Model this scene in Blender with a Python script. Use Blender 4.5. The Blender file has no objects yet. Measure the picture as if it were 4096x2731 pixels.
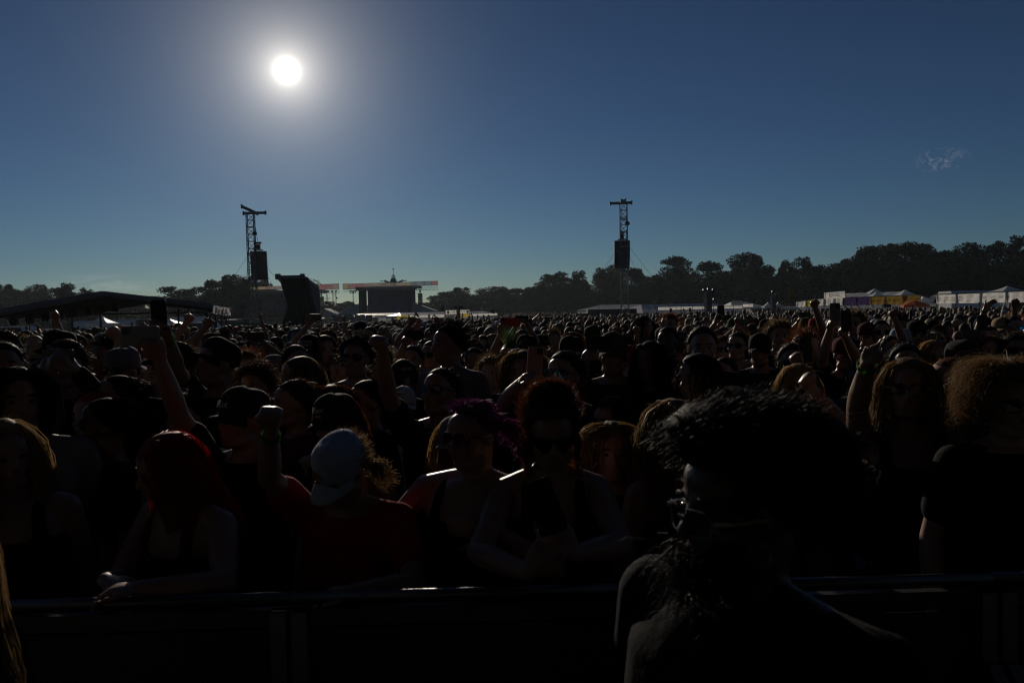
import bpy, bmesh, math, random
import numpy as np
from mathutils import Vector, Matrix, Euler, noise as mnoise

SC = bpy.context.scene
COL = SC.collection
R = math.radians
rng = np.random.default_rng(7)
random.seed(7)

# ------------------------------------------------------------------ camera
CAM_H = 2.0
FPX = 28.0 / 36.0 * 4096.0            # focal length in photo pixels
PITCH = R(2.2)
ROLL = R(-1.2)
cam_d = bpy.data.cameras.new('camera')
cam = bpy.data.objects.new('camera', cam_d)
COL.objects.link(cam)
cam_d.lens = 28.0
cam_d.sensor_width = 36.0
cam_d.sensor_fit = 'HORIZONTAL'
cam_d.clip_start = 0.05
cam_d.clip_end = 9000
CAM_R = (Matrix.Rotation(R(90) - PITCH, 3, 'X') @ Matrix.Rotation(ROLL, 3, 'Z'))
cam.matrix_world = Matrix.Translation((0, 0, CAM_H)) @ CAM_R.to_4x4()
cam_d.dof.use_dof = True
cam_d.dof.focus_distance = 8.0
cam_d.dof.aperture_fstop = 6.3
SC.camera = cam


def ray(px, py):
    return CAM_R @ Vector(((px - 2048.0) / FPX, -(py - 1365.5) / FPX, -1.0))


def P(px, py, D):
    """world point on the photo pixel (px,py) at distance D in front of the camera"""
    v = ray(px, py)
    return Vector((0, 0, CAM_H)) + v * (D / v.y)


# ------------------------------------------------------------------ sun and sky
SUN = ray(1147, 283).normalized()      # towards the sun
SUN_EL = math.asin(SUN.z)
SUN_AZ = math.atan2(SUN.x, SUN.y)      # from +Y towards +X

world = bpy.data.worlds.new('World')
SC.world = world
world.use_nodes = True
nt = world.node_tree
nt.nodes.clear()


def wn(t, **kw):
    n = nt.nodes.new(t)
    for k, v in kw.items():
        setattr(n, k, v)
    return n


def wmath(op, a, b=None, c=None, clamp=False):
    n = nt.nodes.new('ShaderNodeMath')
    n.operation = op
    n.use_clamp = clamp
    for i, v in enumerate((a, b, c)):
        if v is None:
            continue
        if isinstance(v, (int, float)):
            n.inputs[i].default_value = v
        else:
            nt.links.new(v, n.inputs[i])
    return n.outputs[0]


sky = wn('ShaderNodeTexSky', sky_type='NISHITA')
sky.sun_disc = False
sky.sun_elevation = SUN_EL
sky.sun_rotation = SUN_AZ
sky.altitude = 180
sky.air_density = 0.85
sky.dust_density = 0.08
sky.ozone_density = 5.0
bg = wn('ShaderNodeBackground')
bg.inputs['Strength'].default_value = 0.05
gam = wn('ShaderNodeGamma')
gam.inputs['Gamma'].default_value = 1.34
nt.links.new(sky.outputs[0], gam.inputs['Color'])
dim = wn('ShaderNodeVectorMath', operation='MULTIPLY')
dim.inputs[1].default_value = (0.48, 0.515, 0.49)
hsv = wn('ShaderNodeHueSaturation')
hsv.inputs['Saturation'].default_value = 0.92
hsv.inputs['Value'].default_value = 0.97
nt.links.new(gam.outputs[0], hsv.inputs['Color'])
nt.links.new(hsv.outputs[0], dim.inputs[0])
nt.links.new(dim.outputs[0], bg.inputs['Color'])
# the sun itself with its aureole of forward-scattered light
geo = wn('ShaderNodeTexCoord')
dot = wn('ShaderNodeVectorMath', operation='DOT_PRODUCT')
nrm = wn('ShaderNodeVectorMath', operation='NORMALIZE')
nt.links.new(geo.outputs['Generated'], nrm.inputs[0])
nt.links.new(nrm.outputs[0], dot.inputs[0])
dot.inputs[1].default_value = SUN
ang = wmath('MULTIPLY', wmath('ARCCOSINE', wmath('MINIMUM', dot.outputs['Value'], 0.9999999)), 57.29578)
core = wmath('MULTIPLY', wmath('EXPONENT', wmath('MULTIPLY', wmath('POWER', wmath('DIVIDE', ang, 0.50), 2.0), -1.0)), 9.0)
mid = wmath('MULTIPLY', wmath('EXPONENT', wmath('DIVIDE', ang, -0.95)), 2.6)
wide = wmath('MULTIPLY', wmath('EXPONENT', wmath('DIVIDE', ang, -3.2)), 1.25)
glow = wmath('ADD', wmath('ADD', core, mid), wide)
bg2 = wn('ShaderNodeBackground')
bg2.inputs['Color'].default_value = (1.0, 0.92, 0.80, 1)
nt.links.new(glow, bg2.inputs['Strength'])
# thin wisps of cloud low on the left and one small ragged cloud on the right


def cloud(px, py, sx, sy, scale, thr, amp, seed):
    c = ray(px, py).normalized()
    sub = wn('ShaderNodeVectorMath', operation='SUBTRACT')
    nt.links.new(nrm.outputs[0], sub.inputs[0])
    sub.inputs[1].default_value = c
    sep = wn('ShaderNodeSeparateXYZ')
    nt.links.new(sub.outputs[0], sep.inputs[0])
    ex = wmath('POWER', wmath('ABSOLUTE', wmath('DIVIDE', sep.outputs['X'], sx)), 2.0)
    ez = wmath('POWER', wmath('ABSOLUTE', wmath('DIVIDE', sep.outputs['Z'], sy)), 2.0)
    ey = wmath('POWER', wmath('ABSOLUTE', wmath('DIVIDE', sep.outputs['Y'], 0.3)), 4.0)
    m = wmath('SUBTRACT', 1.0, wmath('ADD', wmath('ADD', ex, ez), ey), clamp=True)
    no = wn('ShaderNodeTexNoise')
    mp = wn('ShaderNodeVectorMath', operation='MULTIPLY')
    mp.inputs[1].default_value = (scale, scale, scale * sx / sy * 0.7)
    nt.links.new(sub.outputs[0], mp.inputs[0])
    ad = wn('ShaderNodeVectorMath', operation='ADD')
    ad.inputs[1].default_value = (seed, seed * 1.7, seed * 0.3)
    nt.links.new(mp.outputs[0], ad.inputs[0])
    nt.links.new(ad.outputs[0], no.inputs['Vector'])
    no.inputs['Scale'].default_value = 1.0
    no.inputs['Detail'].default_value = 6
    no.inputs['Distortion'].default_value = 1.2
    d = wmath('MULTIPLY', wmath('SUBTRACT', no.outputs['Fac'], thr), 5.0, clamp=True)
    return wmath('MULTIPLY', wmath('MULTIPLY', d, m), amp)


cl = wmath('ADD', cloud(3765, 640, 0.026, 0.014, 110.0, 0.48, 0.20, 3.1),
           wmath('ADD', cloud(390, 1135, 0.05, 0.012, 34.0, 0.40, 0.10, 11.0),
                 cloud(520, 1150, 0.06, 0.009, 30.0, 0.42, 0.07, 5.0)))
bg3 = wn('ShaderNodeBackground')
bg3.inputs['Color'].default_value = (1.0, 0.86, 0.78, 1)
nt.links.new(cl, bg3.inputs['Strength'])
add1 = wn('ShaderNodeAddShader')
add2 = wn('ShaderNodeAddShader')
nt.links.new(bg.outputs[0], add1.inputs[0])
nt.links.new(bg2.outputs[0], add1.inputs[1])
nt.links.new(add1.outputs[0], add2.inputs[0])
nt.links.new(bg3.outputs[0], add2.inputs[1])
wout = wn('ShaderNodeOutputWorld')
nt.links.new(add2.outputs[0], wout.inputs['Surface'])

sun_d = bpy.data.lights.new('sun', 'SUN')
sun_d.energy = 5.0
sun_d.angle = R(0.53)
sun_d.color = (1.0, 0.88, 0.72)
sun = bpy.data.objects.new('sun', sun_d)
COL.objects.link(sun)
sun.rotation_euler = SUN.to_track_quat('Z', 'Y').to_euler()

SC.render.engine = 'CYCLES'
SC.view_settings.view_transform = 'Standard'
SC.view_settings.look = 'None'
SC.view_settings.gamma = 1.0
SC.view_settings.use_curve_mapping = False
SC.view_settings.exposure = -1.15
SC.cycles.use_denoising = True
SC.cycles.filter_width = 1.15
SC.cycles.max_bounces = 6
SC.cycles.transparent_max_bounces = 12
SC.cycles.volume_bounces = 0
SC.render.resolution_x = 1024
SC.render.resolution_y = 682

# ------------------------------------------------------------------ helpers
WORK = bpy.data.scenes.new('work')      # scratch scene for evaluating modifiers and text, removed at the end
WVL = WORK.view_layers[0]


def evaluated_mesh(o):
    WORK.collection.objects.link(o)
    WVL.update()
    return bpy.data.meshes.new_from_object(o.evaluated_get(WVL.depsgraph))


class MB:
    """collects shapes and links them as one mesh object"""
    def __init__(self):
        self.v = []
        self.f = []

    def add(self, v, f):
        o = len(self.v)
        self.v.extend([tuple(p) for p in v])
        self.f.extend([tuple(i + o for i in q) for q in f])

    def box(self, c, s, rot=None):
        x, y, z = s[0] / 2, s[1] / 2, s[2] / 2
        vs = [Vector((a * x, b * y, d * z)) for d in (-1, 1) for a, b in ((-1, -1), (1, -1), (1, 1), (-1, 1))]
        if rot is not None:
            vs = [rot @ q for q in vs]
        c = Vector(c)
        self.add([q + c for q in vs], [(3, 2, 1, 0), (4, 5, 6, 7), (0, 1, 5, 4), (1, 2, 6, 5), (2, 3, 7, 6), (3, 0, 4, 7)])

    def bar(self, a, b, w, h=None, n=4):
        """a straight bar or tube between two points"""
        a, b = Vector(a), Vector(b)
        d = b - a
        if d.length < 1e-6:
            return
        q = d.to_track_quat('Z', 'Y').to_matrix()
        h = w if h is None else h
        ring = []
        for i in range(n):
            t = 2 * math.pi * (i + .5) / n
            k = 1.0 if n > 4 else 1.41421
            ring.append(Vector((math.cos(t) * w / 2 * k, math.sin(t) * h / 2 * k, 0)))
        vs = [a + q @ r for r in ring] + [b + q @ r for r in ring]
        fs = [(i, (i + 1) % n, n + (i + 1) % n, n + i) for i in range(n)]
        fs += [tuple(reversed(range(n))), tuple(range(n, 2 * n))]
        self.add(vs, fs)

    def loft(self, rings, cap=True):
        n = len(rings[0])
        vs = [p for r in rings for p in r]
        fs = []
        for k in range(len(rings) - 1):
            for i in range(n):
                j = (i + 1) % n
                fs.append((k * n + i, k * n + j, (k + 1) * n + j, (k + 1) * n + i))
        if cap:
            fs.append(tuple(reversed(range(n))))
            fs.append(tuple(range((len(rings) - 1) * n, len(rings) * n)))
        self.add(vs, fs)

    def ball(self, c, r, nu=12, nv=8, rot=None):
        c = Vector(c)
        r = (r, r, r) if isinstance(r, (int, float)) else r
        vs = []
        for k in range(1, nv):
            t = math.pi * k / nv
            for i in range(nu):
                p = 2 * math.pi * i / nu
                q = Vector((math.sin(t) * math.cos(p) * r[0], math.sin(t) * math.sin(p) * r[1], -math.cos(t) * r[2]))
                vs.append(c + (rot @ q if rot is not None else q))
        bot, top = Vector((0, 0, -r[2])), Vector((0, 0, r[2]))
        vs.append(c + (rot @ bot if rot is not None else bot))
        vs.append(c + (rot @ top if rot is not None else top))
        fs = []
        for k in range(nv - 2):
            for i in range(nu):
                j = (i + 1) % nu
                fs.append((k * nu + i, k * nu + j, (k + 1) * nu + j, (k + 1) * nu + i))
        b = (nv - 1) * nu
        for i in range(nu):
            j = (i + 1) % nu
            fs.append((j, i, b))
            fs.append(((nv - 2) * nu + i, (nv - 2) * nu + j, b + 1))
        self.add(vs, fs)

    def mesh(self, name, mat=None, smooth=False):
        m = bpy.data.meshes.new(name)
        m.from_pydata(self.v, [], self.f)
        m.update()
        if mat is not None:
            m.materials.append(mat)
        if smooth:
            m.shade_smooth()
        return m

    def build(self, name, mat, parent=None, smooth=False, loc=None):
        return obj(name, self.mesh(name, mat, smooth), parent, loc)


def obj(name, data, parent=None, loc=None):
    o = bpy.data.objects.new(name, data)
    COL.objects.link(o)
    if parent is not None:
        o.parent = parent
    if loc is not None:
        o.location = loc
    return o


def tag(o, label, cat, group=None):
    o['label'] = label
    o['category'] = cat
    if group:
        o['group'] = group
    return o


def thing(name, label, cat, loc=(0, 0, 0), rotz=0.0, group=None):
    o = bpy.data.objects.new(name, None)
    o.empty_display_size = 0.2
    COL.objects.link(o)
    o.location = loc
    o.rotation_euler = (0, 0, rotz)
    return tag(o, label, cat, group)


# ------------------------------------------------------------------ materials
MATS = {}


def mat(name, col, rough=0.6, metal=0.0, spec=0.4, vary=0.15, scale=8.0, bump=0.0, trans=0.0, sheen=0.0, coat=0.0):
    if name in MATS:
        return MATS[name]
    m = bpy.data.materials.new(name)
    m.use_nodes = True
    t = m.node_tree
    b = t.nodes['Principled BSDF']
    b.inputs['Roughness'].default_value = rough
    b.inputs['Metallic'].default_value = metal
    b.inputs['Specular IOR Level'].default_value = spec
    if sheen:
        b.inputs['Sheen Weight'].default_value = sheen
        b.inputs['Sheen Roughness'].default_value = 0.4
    if coat:
        b.inputs['Coat Weight'].default_value = coat
    co = t.nodes.new('ShaderNodeTexCoord')
    no = t.nodes.new('ShaderNodeTexNoise')
    no.inputs['Scale'].default_value = scale
    no.inputs['Detail'].default_value = 5
    t.links.new(co.outputs['Object'], no.inputs['Vector'])
    mx = t.nodes.new('ShaderNodeMix')
    mx.data_type = 'RGBA'
    c = Vector(col)
    mx.inputs[6].default_value = (*(c * (1 - vary)), 1)
    mx.inputs[7].default_value = (*(c * (1 + vary)), 1)
    t.links.new(no.outputs['Fac'], mx.inputs[0])
    t.links.new(mx.outputs[2], b.inputs['Base Color'])
    if bump:
        bp = t.nodes.new('ShaderNodeBump')
        bp.inputs['Strength'].default_value = bump
        bp.inputs['Distance'].default_value = 0.02
        t.links.new(no.outputs['Fac'], bp.inputs['Height'])
        t.links.new(bp.outputs[0], b.inputs['Normal'])
    if trans:
        tr = t.nodes.new('ShaderNodeBsdfTranslucent')
        t.links.new(mx.outputs[2], tr.inputs['Color'])
        ms = t.nodes.new('ShaderNodeMixShader')
        ms.inputs[0].default_value = trans
        t.links.new(b.outputs[0], ms.inputs[1])
        t.links.new(tr.outputs[0], ms.inputs[2])
        t.links.new(ms.outputs[0], t.nodes['Material Output'].inputs['Surface'])
    MATS[name] = m
    return m


M_ALU = mat('truss_aluminium', (0.09, 0.092, 0.10), 0.38, 0.85, vary=0.1)
M_STEEL = mat('galvanised_steel', (0.22, 0.225, 0.24), 0.38, 1.0, vary=0.2, scale=20)
M_BLACK = mat('black_paint', (0.012, 0.012, 0.013), 0.5, vary=0.3)
M_BLACKCLOTH = mat('black_cloth', (0.008, 0.008, 0.009), 0.95, spec=0.1, vary=0.3, bump=0.4)
M_GREYCLOTH = mat('grey_mesh_cloth', (0.10, 0.115, 0.13), 0.9, spec=0.2, vary=0.4, scale=3, bump=0.6, trans=0.15)
M_VINYL = mat('white_tent_vinyl', (0.74, 0.74, 0.74), 0.45, spec=0.4, vary=0.06, scale=2, trans=0.36)
M_VINYLGREY = mat('grey_tent_vinyl', (0.30, 0.31, 0.33), 0.5, vary=0.1, scale=2, trans=0.10)
M_BANNER = mat('white_banner_vinyl', (0.78, 0.77, 0.74), 0.4, vary=0.08, scale=3, trans=0.55)
M_GOLD = mat('gold_banner_vinyl', (0.55, 0.33, 0.05), 0.4, vary=0.1, scale=3, trans=0.25)
M_YELLOW = mat('yellow_banner_vinyl', (0.62, 0.52, 0.05), 0.4, vary=0.1, scale=3, trans=0.4)
M_PURPLE = mat('purple_banner_vinyl', (0.10, 0.05, 0.18), 0.35, vary=0.15, scale=3, trans=0.3)
M_ORANGE = mat('orange_canvas', (0.70, 0.15, 0.02), 0.6, vary=0.1, trans=0.3)
M_RED = mat('red_plastic', (0.6, 0.05, 0.03), 0.5, vary=0.1)
M_INK = mat('black_print', (0.015, 0.015, 0.016), 0.5, vary=0.1)
M_REDINK = mat('red_print', (0.45, 0.03, 0.02), 0.5, vary=0.1)
M_WHITEINK = mat('white_print', (0.7, 0.7, 0.72), 0.5, vary=0.05, trans=0.3)
M_WHITEPAINT = mat('white_trailer_paint', (0.62, 0.63, 0.66), 0.3, vary=0.08, scale=3, coat=0.3)
M_SILVER = mat('polished_aluminium_skin', (0.30, 0.31, 0.33), 0.6, 0.6, vary=0.1, scale=5)
M_DARKMETAL = mat('dark_steel', (0.06, 0.06, 0.065), 0.45, 0.7, vary=0.25)
M_GREEN = mat('dark_green_panel', (0.01, 0.06, 0.035), 0.6, vary=0.25)
M_DRAPEGREY = mat('dark_grey_drape', (0.045, 0.045, 0.05), 0.9, vary=0.3, scale=4)
M_ROOFGREY = mat('weathered_grey_roof_sheet', (0.14, 0.135, 0.15), 0.5, vary=0.25, scale=2)
M_BARK = mat('tree_bark', (0.05, 0.038, 0.028), 0.9, vary=0.3, bump=0.3)
M_GLASSDARK = mat('dark_window_glass', (0.02, 0.024, 0.03), 0.08, spec=0.6, vary=0.2)
M_WIRE = mat('dark_wire', (0.02, 0.02, 0.022), 0.9, spec=0.05, vary=0.1)
M_TARP = mat('clear_plastic_tarp', (0.5, 0.5, 0.52), 0.18, spec=0.8, vary=0.2, scale=5, bump=0.5, trans=0.35)


def leaf_mat(name, c1, c2):
    m = bpy.data.materials.new(name)
    m.use_nodes = True
    t = m.node_tree
    b = t.nodes['Principled BSDF']
    b.inputs['Roughness'].default_value = 0.8
    b.inputs['Specular IOR Level'].default_value = 0.1
    gi = t.nodes.new('ShaderNodeNewGeometry')
    mx = t.nodes.new('ShaderNodeMix')
    mx.data_type = 'RGBA'
    mx.inputs[6].default_value = (*c1, 1)
    mx.inputs[7].default_value = (*c2, 1)
    t.links.new(gi.outputs['Random Per Island'], mx.inputs[0])
    t.links.new(mx.outputs[2], b.inputs['Base Color'])
    tr = t.nodes.new('ShaderNodeBsdfTranslucent')
    t.links.new(mx.outputs[2], tr.inputs['Color'])
    ms = t.nodes.new('ShaderNodeMixShader')
    ms.inputs[0].default_value = 0.06
    t.links.new(b.outputs[0], ms.inputs[1])
    t.links.new(tr.outputs[0], ms.inputs[2])
    t.links.new(ms.outputs[0], t.nodes['Material Output'].inputs['Surface'])
    return m


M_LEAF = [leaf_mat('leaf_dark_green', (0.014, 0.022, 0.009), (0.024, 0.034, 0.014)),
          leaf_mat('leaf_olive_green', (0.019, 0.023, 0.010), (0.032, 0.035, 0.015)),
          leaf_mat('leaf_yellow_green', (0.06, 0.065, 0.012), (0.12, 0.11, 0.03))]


def text(name, s, size, m, parent, loc, rot=(R(90), 0, 0), width=None, shear=0.0, extrude=0.01, bold=0.0):
    c = bpy.data.curves.new(name, 'FONT')
    c.body = s
    c.size = size
    c.align_x = 'CENTER'
    c.align_y = 'CENTER'
    c.extrude = extrude
    c.shear = shear
    c.offset = bold
    c.resolution_u = 2
    tmp = bpy.data.objects.new('tmp', c)
    me = evaluated_mesh(tmp)
    me.name = name
    bpy.data.objects.remove(tmp)
    bpy.data.curves.remove(c)
    me.materials.clear()
    me.materials.append(m)
    o = obj(name, me, parent, loc)
    o.rotation_euler = rot
    if width:
        xs = [v.co.x for v in me.vertices]
        w = max(xs) - min(xs)
        if w > 0:
            o.scale = (width / w, 1, 1)
    return o


def hor(px):
    """photo row of the horizon at column px"""
    return 1365.5 - math.tan(PITCH) * FPX - (px - 2048) * math.tan(-ROLL)


# ------------------------------------------------------------------ the ground
mg = bpy.data.materials.new('trampled_grass_and_dirt')
mg.use_nodes = True
t = mg.node_tree
b = t.nodes['Principled BSDF']
b.inputs['Roughness'].default_value = 0.95
co = t.nodes.new('ShaderNodeTexCoord')
n1 = t.nodes.new('ShaderNodeTexNoise')
n1.inputs['Scale'].default_value = 0.35
n1.inputs['Detail'].default_value = 8
t.links.new(co.outputs['Object'], n1.inputs['Vector'])
mx = t.nodes.new('ShaderNodeValToRGB')
mx.color_ramp.elements[0].position = 0.35
mx.color_ramp.elements[0].color = (0.035, 0.045, 0.016, 1)
mx.color_ramp.elements[1].position = 0.65
mx.color_ramp.elements[1].color = (0.09, 0.07, 0.042, 1)
t.links.new(n1.outputs['Fac'], mx.inputs[0])
t.links.new(mx.outputs[0], b.inputs['Base Color'])
g = MB()
NG = 24
for i in range(NG + 1):
    for j in range(NG + 1):
        x = (i / NG * 2 - 1)
        y = (j / NG * 2 - 1)
        g.v.append((math.copysign(abs(x) ** 3, x) * 4000, math.copysign(abs(y) ** 3, y) * 4000, 0.0))
for i in range(NG):
    for j in range(NG):
        a = i * (NG + 1) + j
        g.f.append((a, a + NG + 1, a + NG + 2, a + 1))
ground = g.build('ground', mg)
ground['kind'] = 'structure'
ground['label'] = 'trampled grass field'

# ------------------------------------------------------------------ delay towers


def truss(mb, base, top, w, step, chord=0.06, brace=0.032):
    """square lattice mast from base to top"""
    h = top - base
    n = max(1, int(round(h / step)))
    c = [(-w / 2, -w / 2), (w / 2, -w / 2), (w / 2, w / 2), (-w / 2, w / 2)]
    for x, y in c:
        mb.bar((x, y, base), (x, y, top), chord, n=6)
    for k in range(n):
        z0, z1 = base + h * k / n, base + h * (k + 1) / n
        for q in range(4):
            a, b_ = c[q], c[(q + 1) % 4]
            mb.bar((*a, z0), (*b_, z0), brace)
            if (k + q) % 2:
                mb.bar((*a, z0), (*b_, z1), brace)
            else:
                mb.bar((*b_, z0), (*a, z1), brace)
    for q in range(4):
        mb.bar((*c[q], top), (*c[(q + 1) % 4], top), brace)


def delay_tower(px, py, D, side, label, rotz, arr_px, arr_top, arr_bot, beam):
    p = P(px, py, D)
    H = p.z
    root = thing('delay_tower', label, 'speaker tower', (p.x, D, 0), rotz, 'delay towers on the field')
    m = MB()
    truss(m, 0.05, H, 0.80, 0.8, .10, .055)
    for k in range(1, int(H / 3) + 1):
        m.box((0, 0, k * 3.0), (0.86, 0.86, 0.09))
    m.box((0, 0, 0.04), (2.2, 2.2, 0.08))
    m.build('mast', M_ALU, root)
    ca = math.cos(-rotz), math.sin(-rotz)
    for i, (x0, z0, y0, x1, z1, y1) in enumerate(beam):
        b_ = MB()
        b_.bar((x0, y0, H + z0), (x1, y1, H + z1), 0.2, 0.28)
        b_.box((x0, y0, H + z0), (0.16, 0.34, 0.42))
        b_.box((x1, y1, H + z1), (0.16, 0.34, 0.42))
        b_.build('top_beam', M_DARKMETAL, root)
    s = D / FPX
    ax = (arr_px - px) * s
    zt, zb = P(arr_px, arr_top, D).z, P(arr_px, arr_bot, D).z
    n = 12
    hh = (zt - zb) / n
    for k in range(n):
        c_ = MB()
        z = zt - hh * (k + .5)
        off = 0.30 * ((k / n) ** 2) * side
        tilt = Matrix.Rotation(R(-k * 0.9), 3, 'X')
        c_.box((ax + off * 0.3, 0.95, z), (1.75, 0.62, hh * 0.93), tilt)
        c_.box((ax + off * 0.3, 0.62, z), (1.6, 0.06, hh * 0.78), tilt)
        cab = c_.build('speaker_cabinet', M_BLACK, root)
    f = MB()
    f.box((ax, 0.95, zt + 0.12), (1.0, 0.5, 0.12))
    f.box((ax, 0.95, zt + 0.5), (0.42, 0.4, 0.55))
    f.box((ax + 0.02, 0.95, zt + 0.95), (0.6, 0.5, 0.22))
    f.build('rigging_frame', M_BLACK, root)
    w = MB()
    w.bar((ax, 0.95, zt + 0.9), (0.1 * side, 0.95, H + 0.1), 0.045, n=6)
    w.build('hoist_chain', M_WIRE, root)
    l = MB()
    l.ball((0.42, -0.1, H - 2.3), (0.28, 0.28, 0.26), 10, 6)
    l.bar((0.3, 0, H - 2.3), (0.3, 0, H - 1.2), 0.05)
    l.build('floodlight', M_BLACK, root)
    for gx, gy in ((-6.6, 1.5), (7.3, 1.5), (-3.4, 7.5), (4.0, 7.5)):
        w = MB()
        w.bar((math.copysign(0.4, gx), 0.3, H - 5.0 if gy > 5 else H - 4.6), (gx, gy, 0.05), 0.028, n=5)
        w.bar((math.copysign(0.4, gx), 0.3, H - 4.6), (math.copysign(0.33, gx), 0.2, H - 3.0), 0.11, n=5)
        w.build('guy_wire', M_WIRE, root)
    return root


delay_tower(1001, 852, 90, 1, 'lattice speaker tower standing beside the black draped tower', R(6), 1021, 1003, 1117,
            ((-0.72, 0.62, -0.8, 0.62, 0.02, 0.8), (-0.80, 0.0, 0.3, 1.62, 0.05, 0.3)))
delay_tower(2493, 812, 90, -1, 'lattice speaker tower rising from behind the low black container', R(-4), 2488, 960, 1072,
            ((0.35, 0.5, 1.5, -0.3, 0.05, -1.4), (-1.45, 0.0, 0.2, 0.95, 0.03, 0.2)))

# ------------------------------------------------------------------ black draped tower
D = 60.0
root = thing('camera_tower', 'tall black draped tower with a grey cloth side and flat roof', 'tower', (P(1180, 1300, D).x, D, 0))
rx = root.location.x


def cloth_outline(left, right, D, n=28, depth=0.5, wav=0.05):
    """thick hanging cloth whose left and right edges follow photo outlines"""
    def ed(tab, y):
        for (xa, ya), (xb, yb) in zip(tab, tab[1:]):
            if ya <= y <= yb:
                return xa + (xb - xa) * (y - ya) / max(1e-6, yb - ya)
        return tab[-1][0]
    y0, y1 = left[0][1], left[-1][1]
    front, back = [], []
    m = 16
    for k in range(n + 1):
        y = y0 + (y1 - y0) * k / n
        l, r = ed(left, y), ed(right, y)
        for i in range(m + 1):
            u = i / m
            q = P(l + (r - l) * u, y, D)
            wv = wav * math.sin(u * 31 + k * .1) + wav * .6 * math.sin(u * 57 + 2)
            front.append((q.x - rx, wv, max(0.03, q.z)))
            back.append((q.x - rx, wv + depth, max(0.03, q.z)))
    mb = MB()
    N = len(front)
    vs = front + back
    fs = []
    w = m + 1
    for k in range(n):
        for i in range(m):
            a = k * w + i
            fs.append((a, a + w, a + w + 1, a + 1))
            fs.append((N + a, N + a + 1, N + a + w + 1, N + a + w))
        fs.append((k * w, N + k * w, N + (k + 1) * w, (k + 1) * w))
        fs.append((k * w + m, (k + 1) * w + m, N + (k + 1) * w + m, N + k * w + m))
    for i in range(m):
        fs.append((i, i + 1, N + i + 1, N + i))
        fs.append((n * w + i, N + n * w + i, N + n * w + i + 1, n * w + i + 1))
    mb.add(vs, fs)
    return mb


left = [(1119, 1108), (1124, 1140), (1133, 1170), (1144, 1200), (1150, 1218), (1148, 1235), (1140, 1262), (1130, 1285), (1123, 1330), (1118, 1366)]
right = [(1228, 1108), (1232, 1130), (1238, 1150), (1245, 1185), (1252, 1213), (1260, 1230), (1259, 1255), (1254, 1280), (1248, 1330), (1244, 1366)]
cloth_outline(left, right, D, depth=0.35).build('black_drape', M_BLACKCLOTH, root)
s = D / FPX
xl, xr, zt = P(1109, 1104, D).x - rx, P(1217, 1100, D).x - rx, P(1180, 1103, D).z
m = MB()
D2 = 66.0
xr2, zb2 = P(1277, 1150, D2).x - rx, P(1277, 1150, D2).z
m.add([(xl, -.1, zt - .18), (xr, -.1, zt - .18), (xr2, 6, zb2 - .12), (xl - 1.0, 6, zb2 - .12),
       (xl, -.1, zt + .04), (xr, -.1, zt + .04), (xr2, 6, zb2 + .08), (xl - 1.0, 6, zb2 + .08)],
      [(3, 2, 1, 0), (4, 5, 6, 7), (0, 1, 5, 4), (1, 2, 6, 5), (2, 3, 7, 6), (3, 0, 4, 7)])
m.box((xl + .1, -.15, zt - .05), (.35, .3, .42))
m.box((xr - .1, -.15, zt + .02), (.3, .3, .22))
m.build('roof', M_DARKMETAL, root)
m = MB()
nn = 22
rows = []
for k in range(nn + 1):
    u = k / nn
    x = (xr + .12) + (xr2 - xr - .12) * u
    y = 0.1 + 5.9 * u
    ztop = zt - .2 + (zb2 - zt + .05) * u
    off = 0.16 * math.sin(u * 40) + 0.1 * math.sin(u * 17 + 1)
    rows.append([(x + off * (1 - j / 6) * .5 + (0.35 * (j == 0)), y, 0.04 + (ztop - .04) * j / 6) for j in range(7)])
vs = [q for r in rows for q in r] + [(q[0] - .05, q[1], q[2]) for r in rows for q in r]
N = 7 * (nn + 1)
fs = []
for k in range(nn):
    for j in range(6):
        a = k * 7 + j
        fs.append((a, a + 7, a + 8, a + 1))
        fs.append((N + a, N + a + 1, N + a + 8, N + a + 7))
m.add(vs, fs)
m.build('side_drape', M_GREYCLOTH, root, smooth=True)
for x, y in ((xl + .5, .6), (xr - .2, .6), (xr2 - .2, 5.7), (xl - .3, 5.7)):
    m = MB()
    m.bar((x, y, 0), (x, y, (zt if y < 3 else zb2) - .2), 0.12)
    m.build('corner_post', M_DARKMETAL, root)

# ------------------------------------------------------------------ the two far stages
SCREEN_ART = bpy.data.materials.new('printed_stage_backdrop')
SCREEN_ART.use_nodes = True
t = SCREEN_ART.node_tree
b = t.nodes['Principled BSDF']
b.inputs['Roughness'].default_value = 0.7
co = t.nodes.new('ShaderNodeTexCoord')
v = t.nodes.new('ShaderNodeTexNoise')
v.inputs['Scale'].default_value = 0.55
v.inputs['Detail'].default_value = 6
v.inputs['Distortion'].default_value = 2.5
t.links.new(co.outputs['Object'], v.inputs['Vector'])
cr = t.nodes.new('ShaderNodeValToRGB')
els = cr.color_ramp.elements
els[0].position = 0.30
els[0].color = (0.02, 0.04, 0.12, 1)
els[1].position = 0.75
els[1].color = (0.02, 0.12, 0.16, 1)
for p_, c_ in ((0.42, (0.04, 0.10, 0.22, 1)), (0.49, (0.16, 0.07, 0.05, 1)), (0.54, (0.05, 0.04, 0.13, 1)), (0.61, (0.18, 0.13, 0.04, 1)), (0.67, (0.06, 0.14, 0.24, 1))):
    e = els.new(p_)
    e.color = c_
t.links.new(v.outputs['Fac'], cr.inputs[0])
t.links.new(cr.outputs[0], b.inputs['Base Color'])


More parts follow.
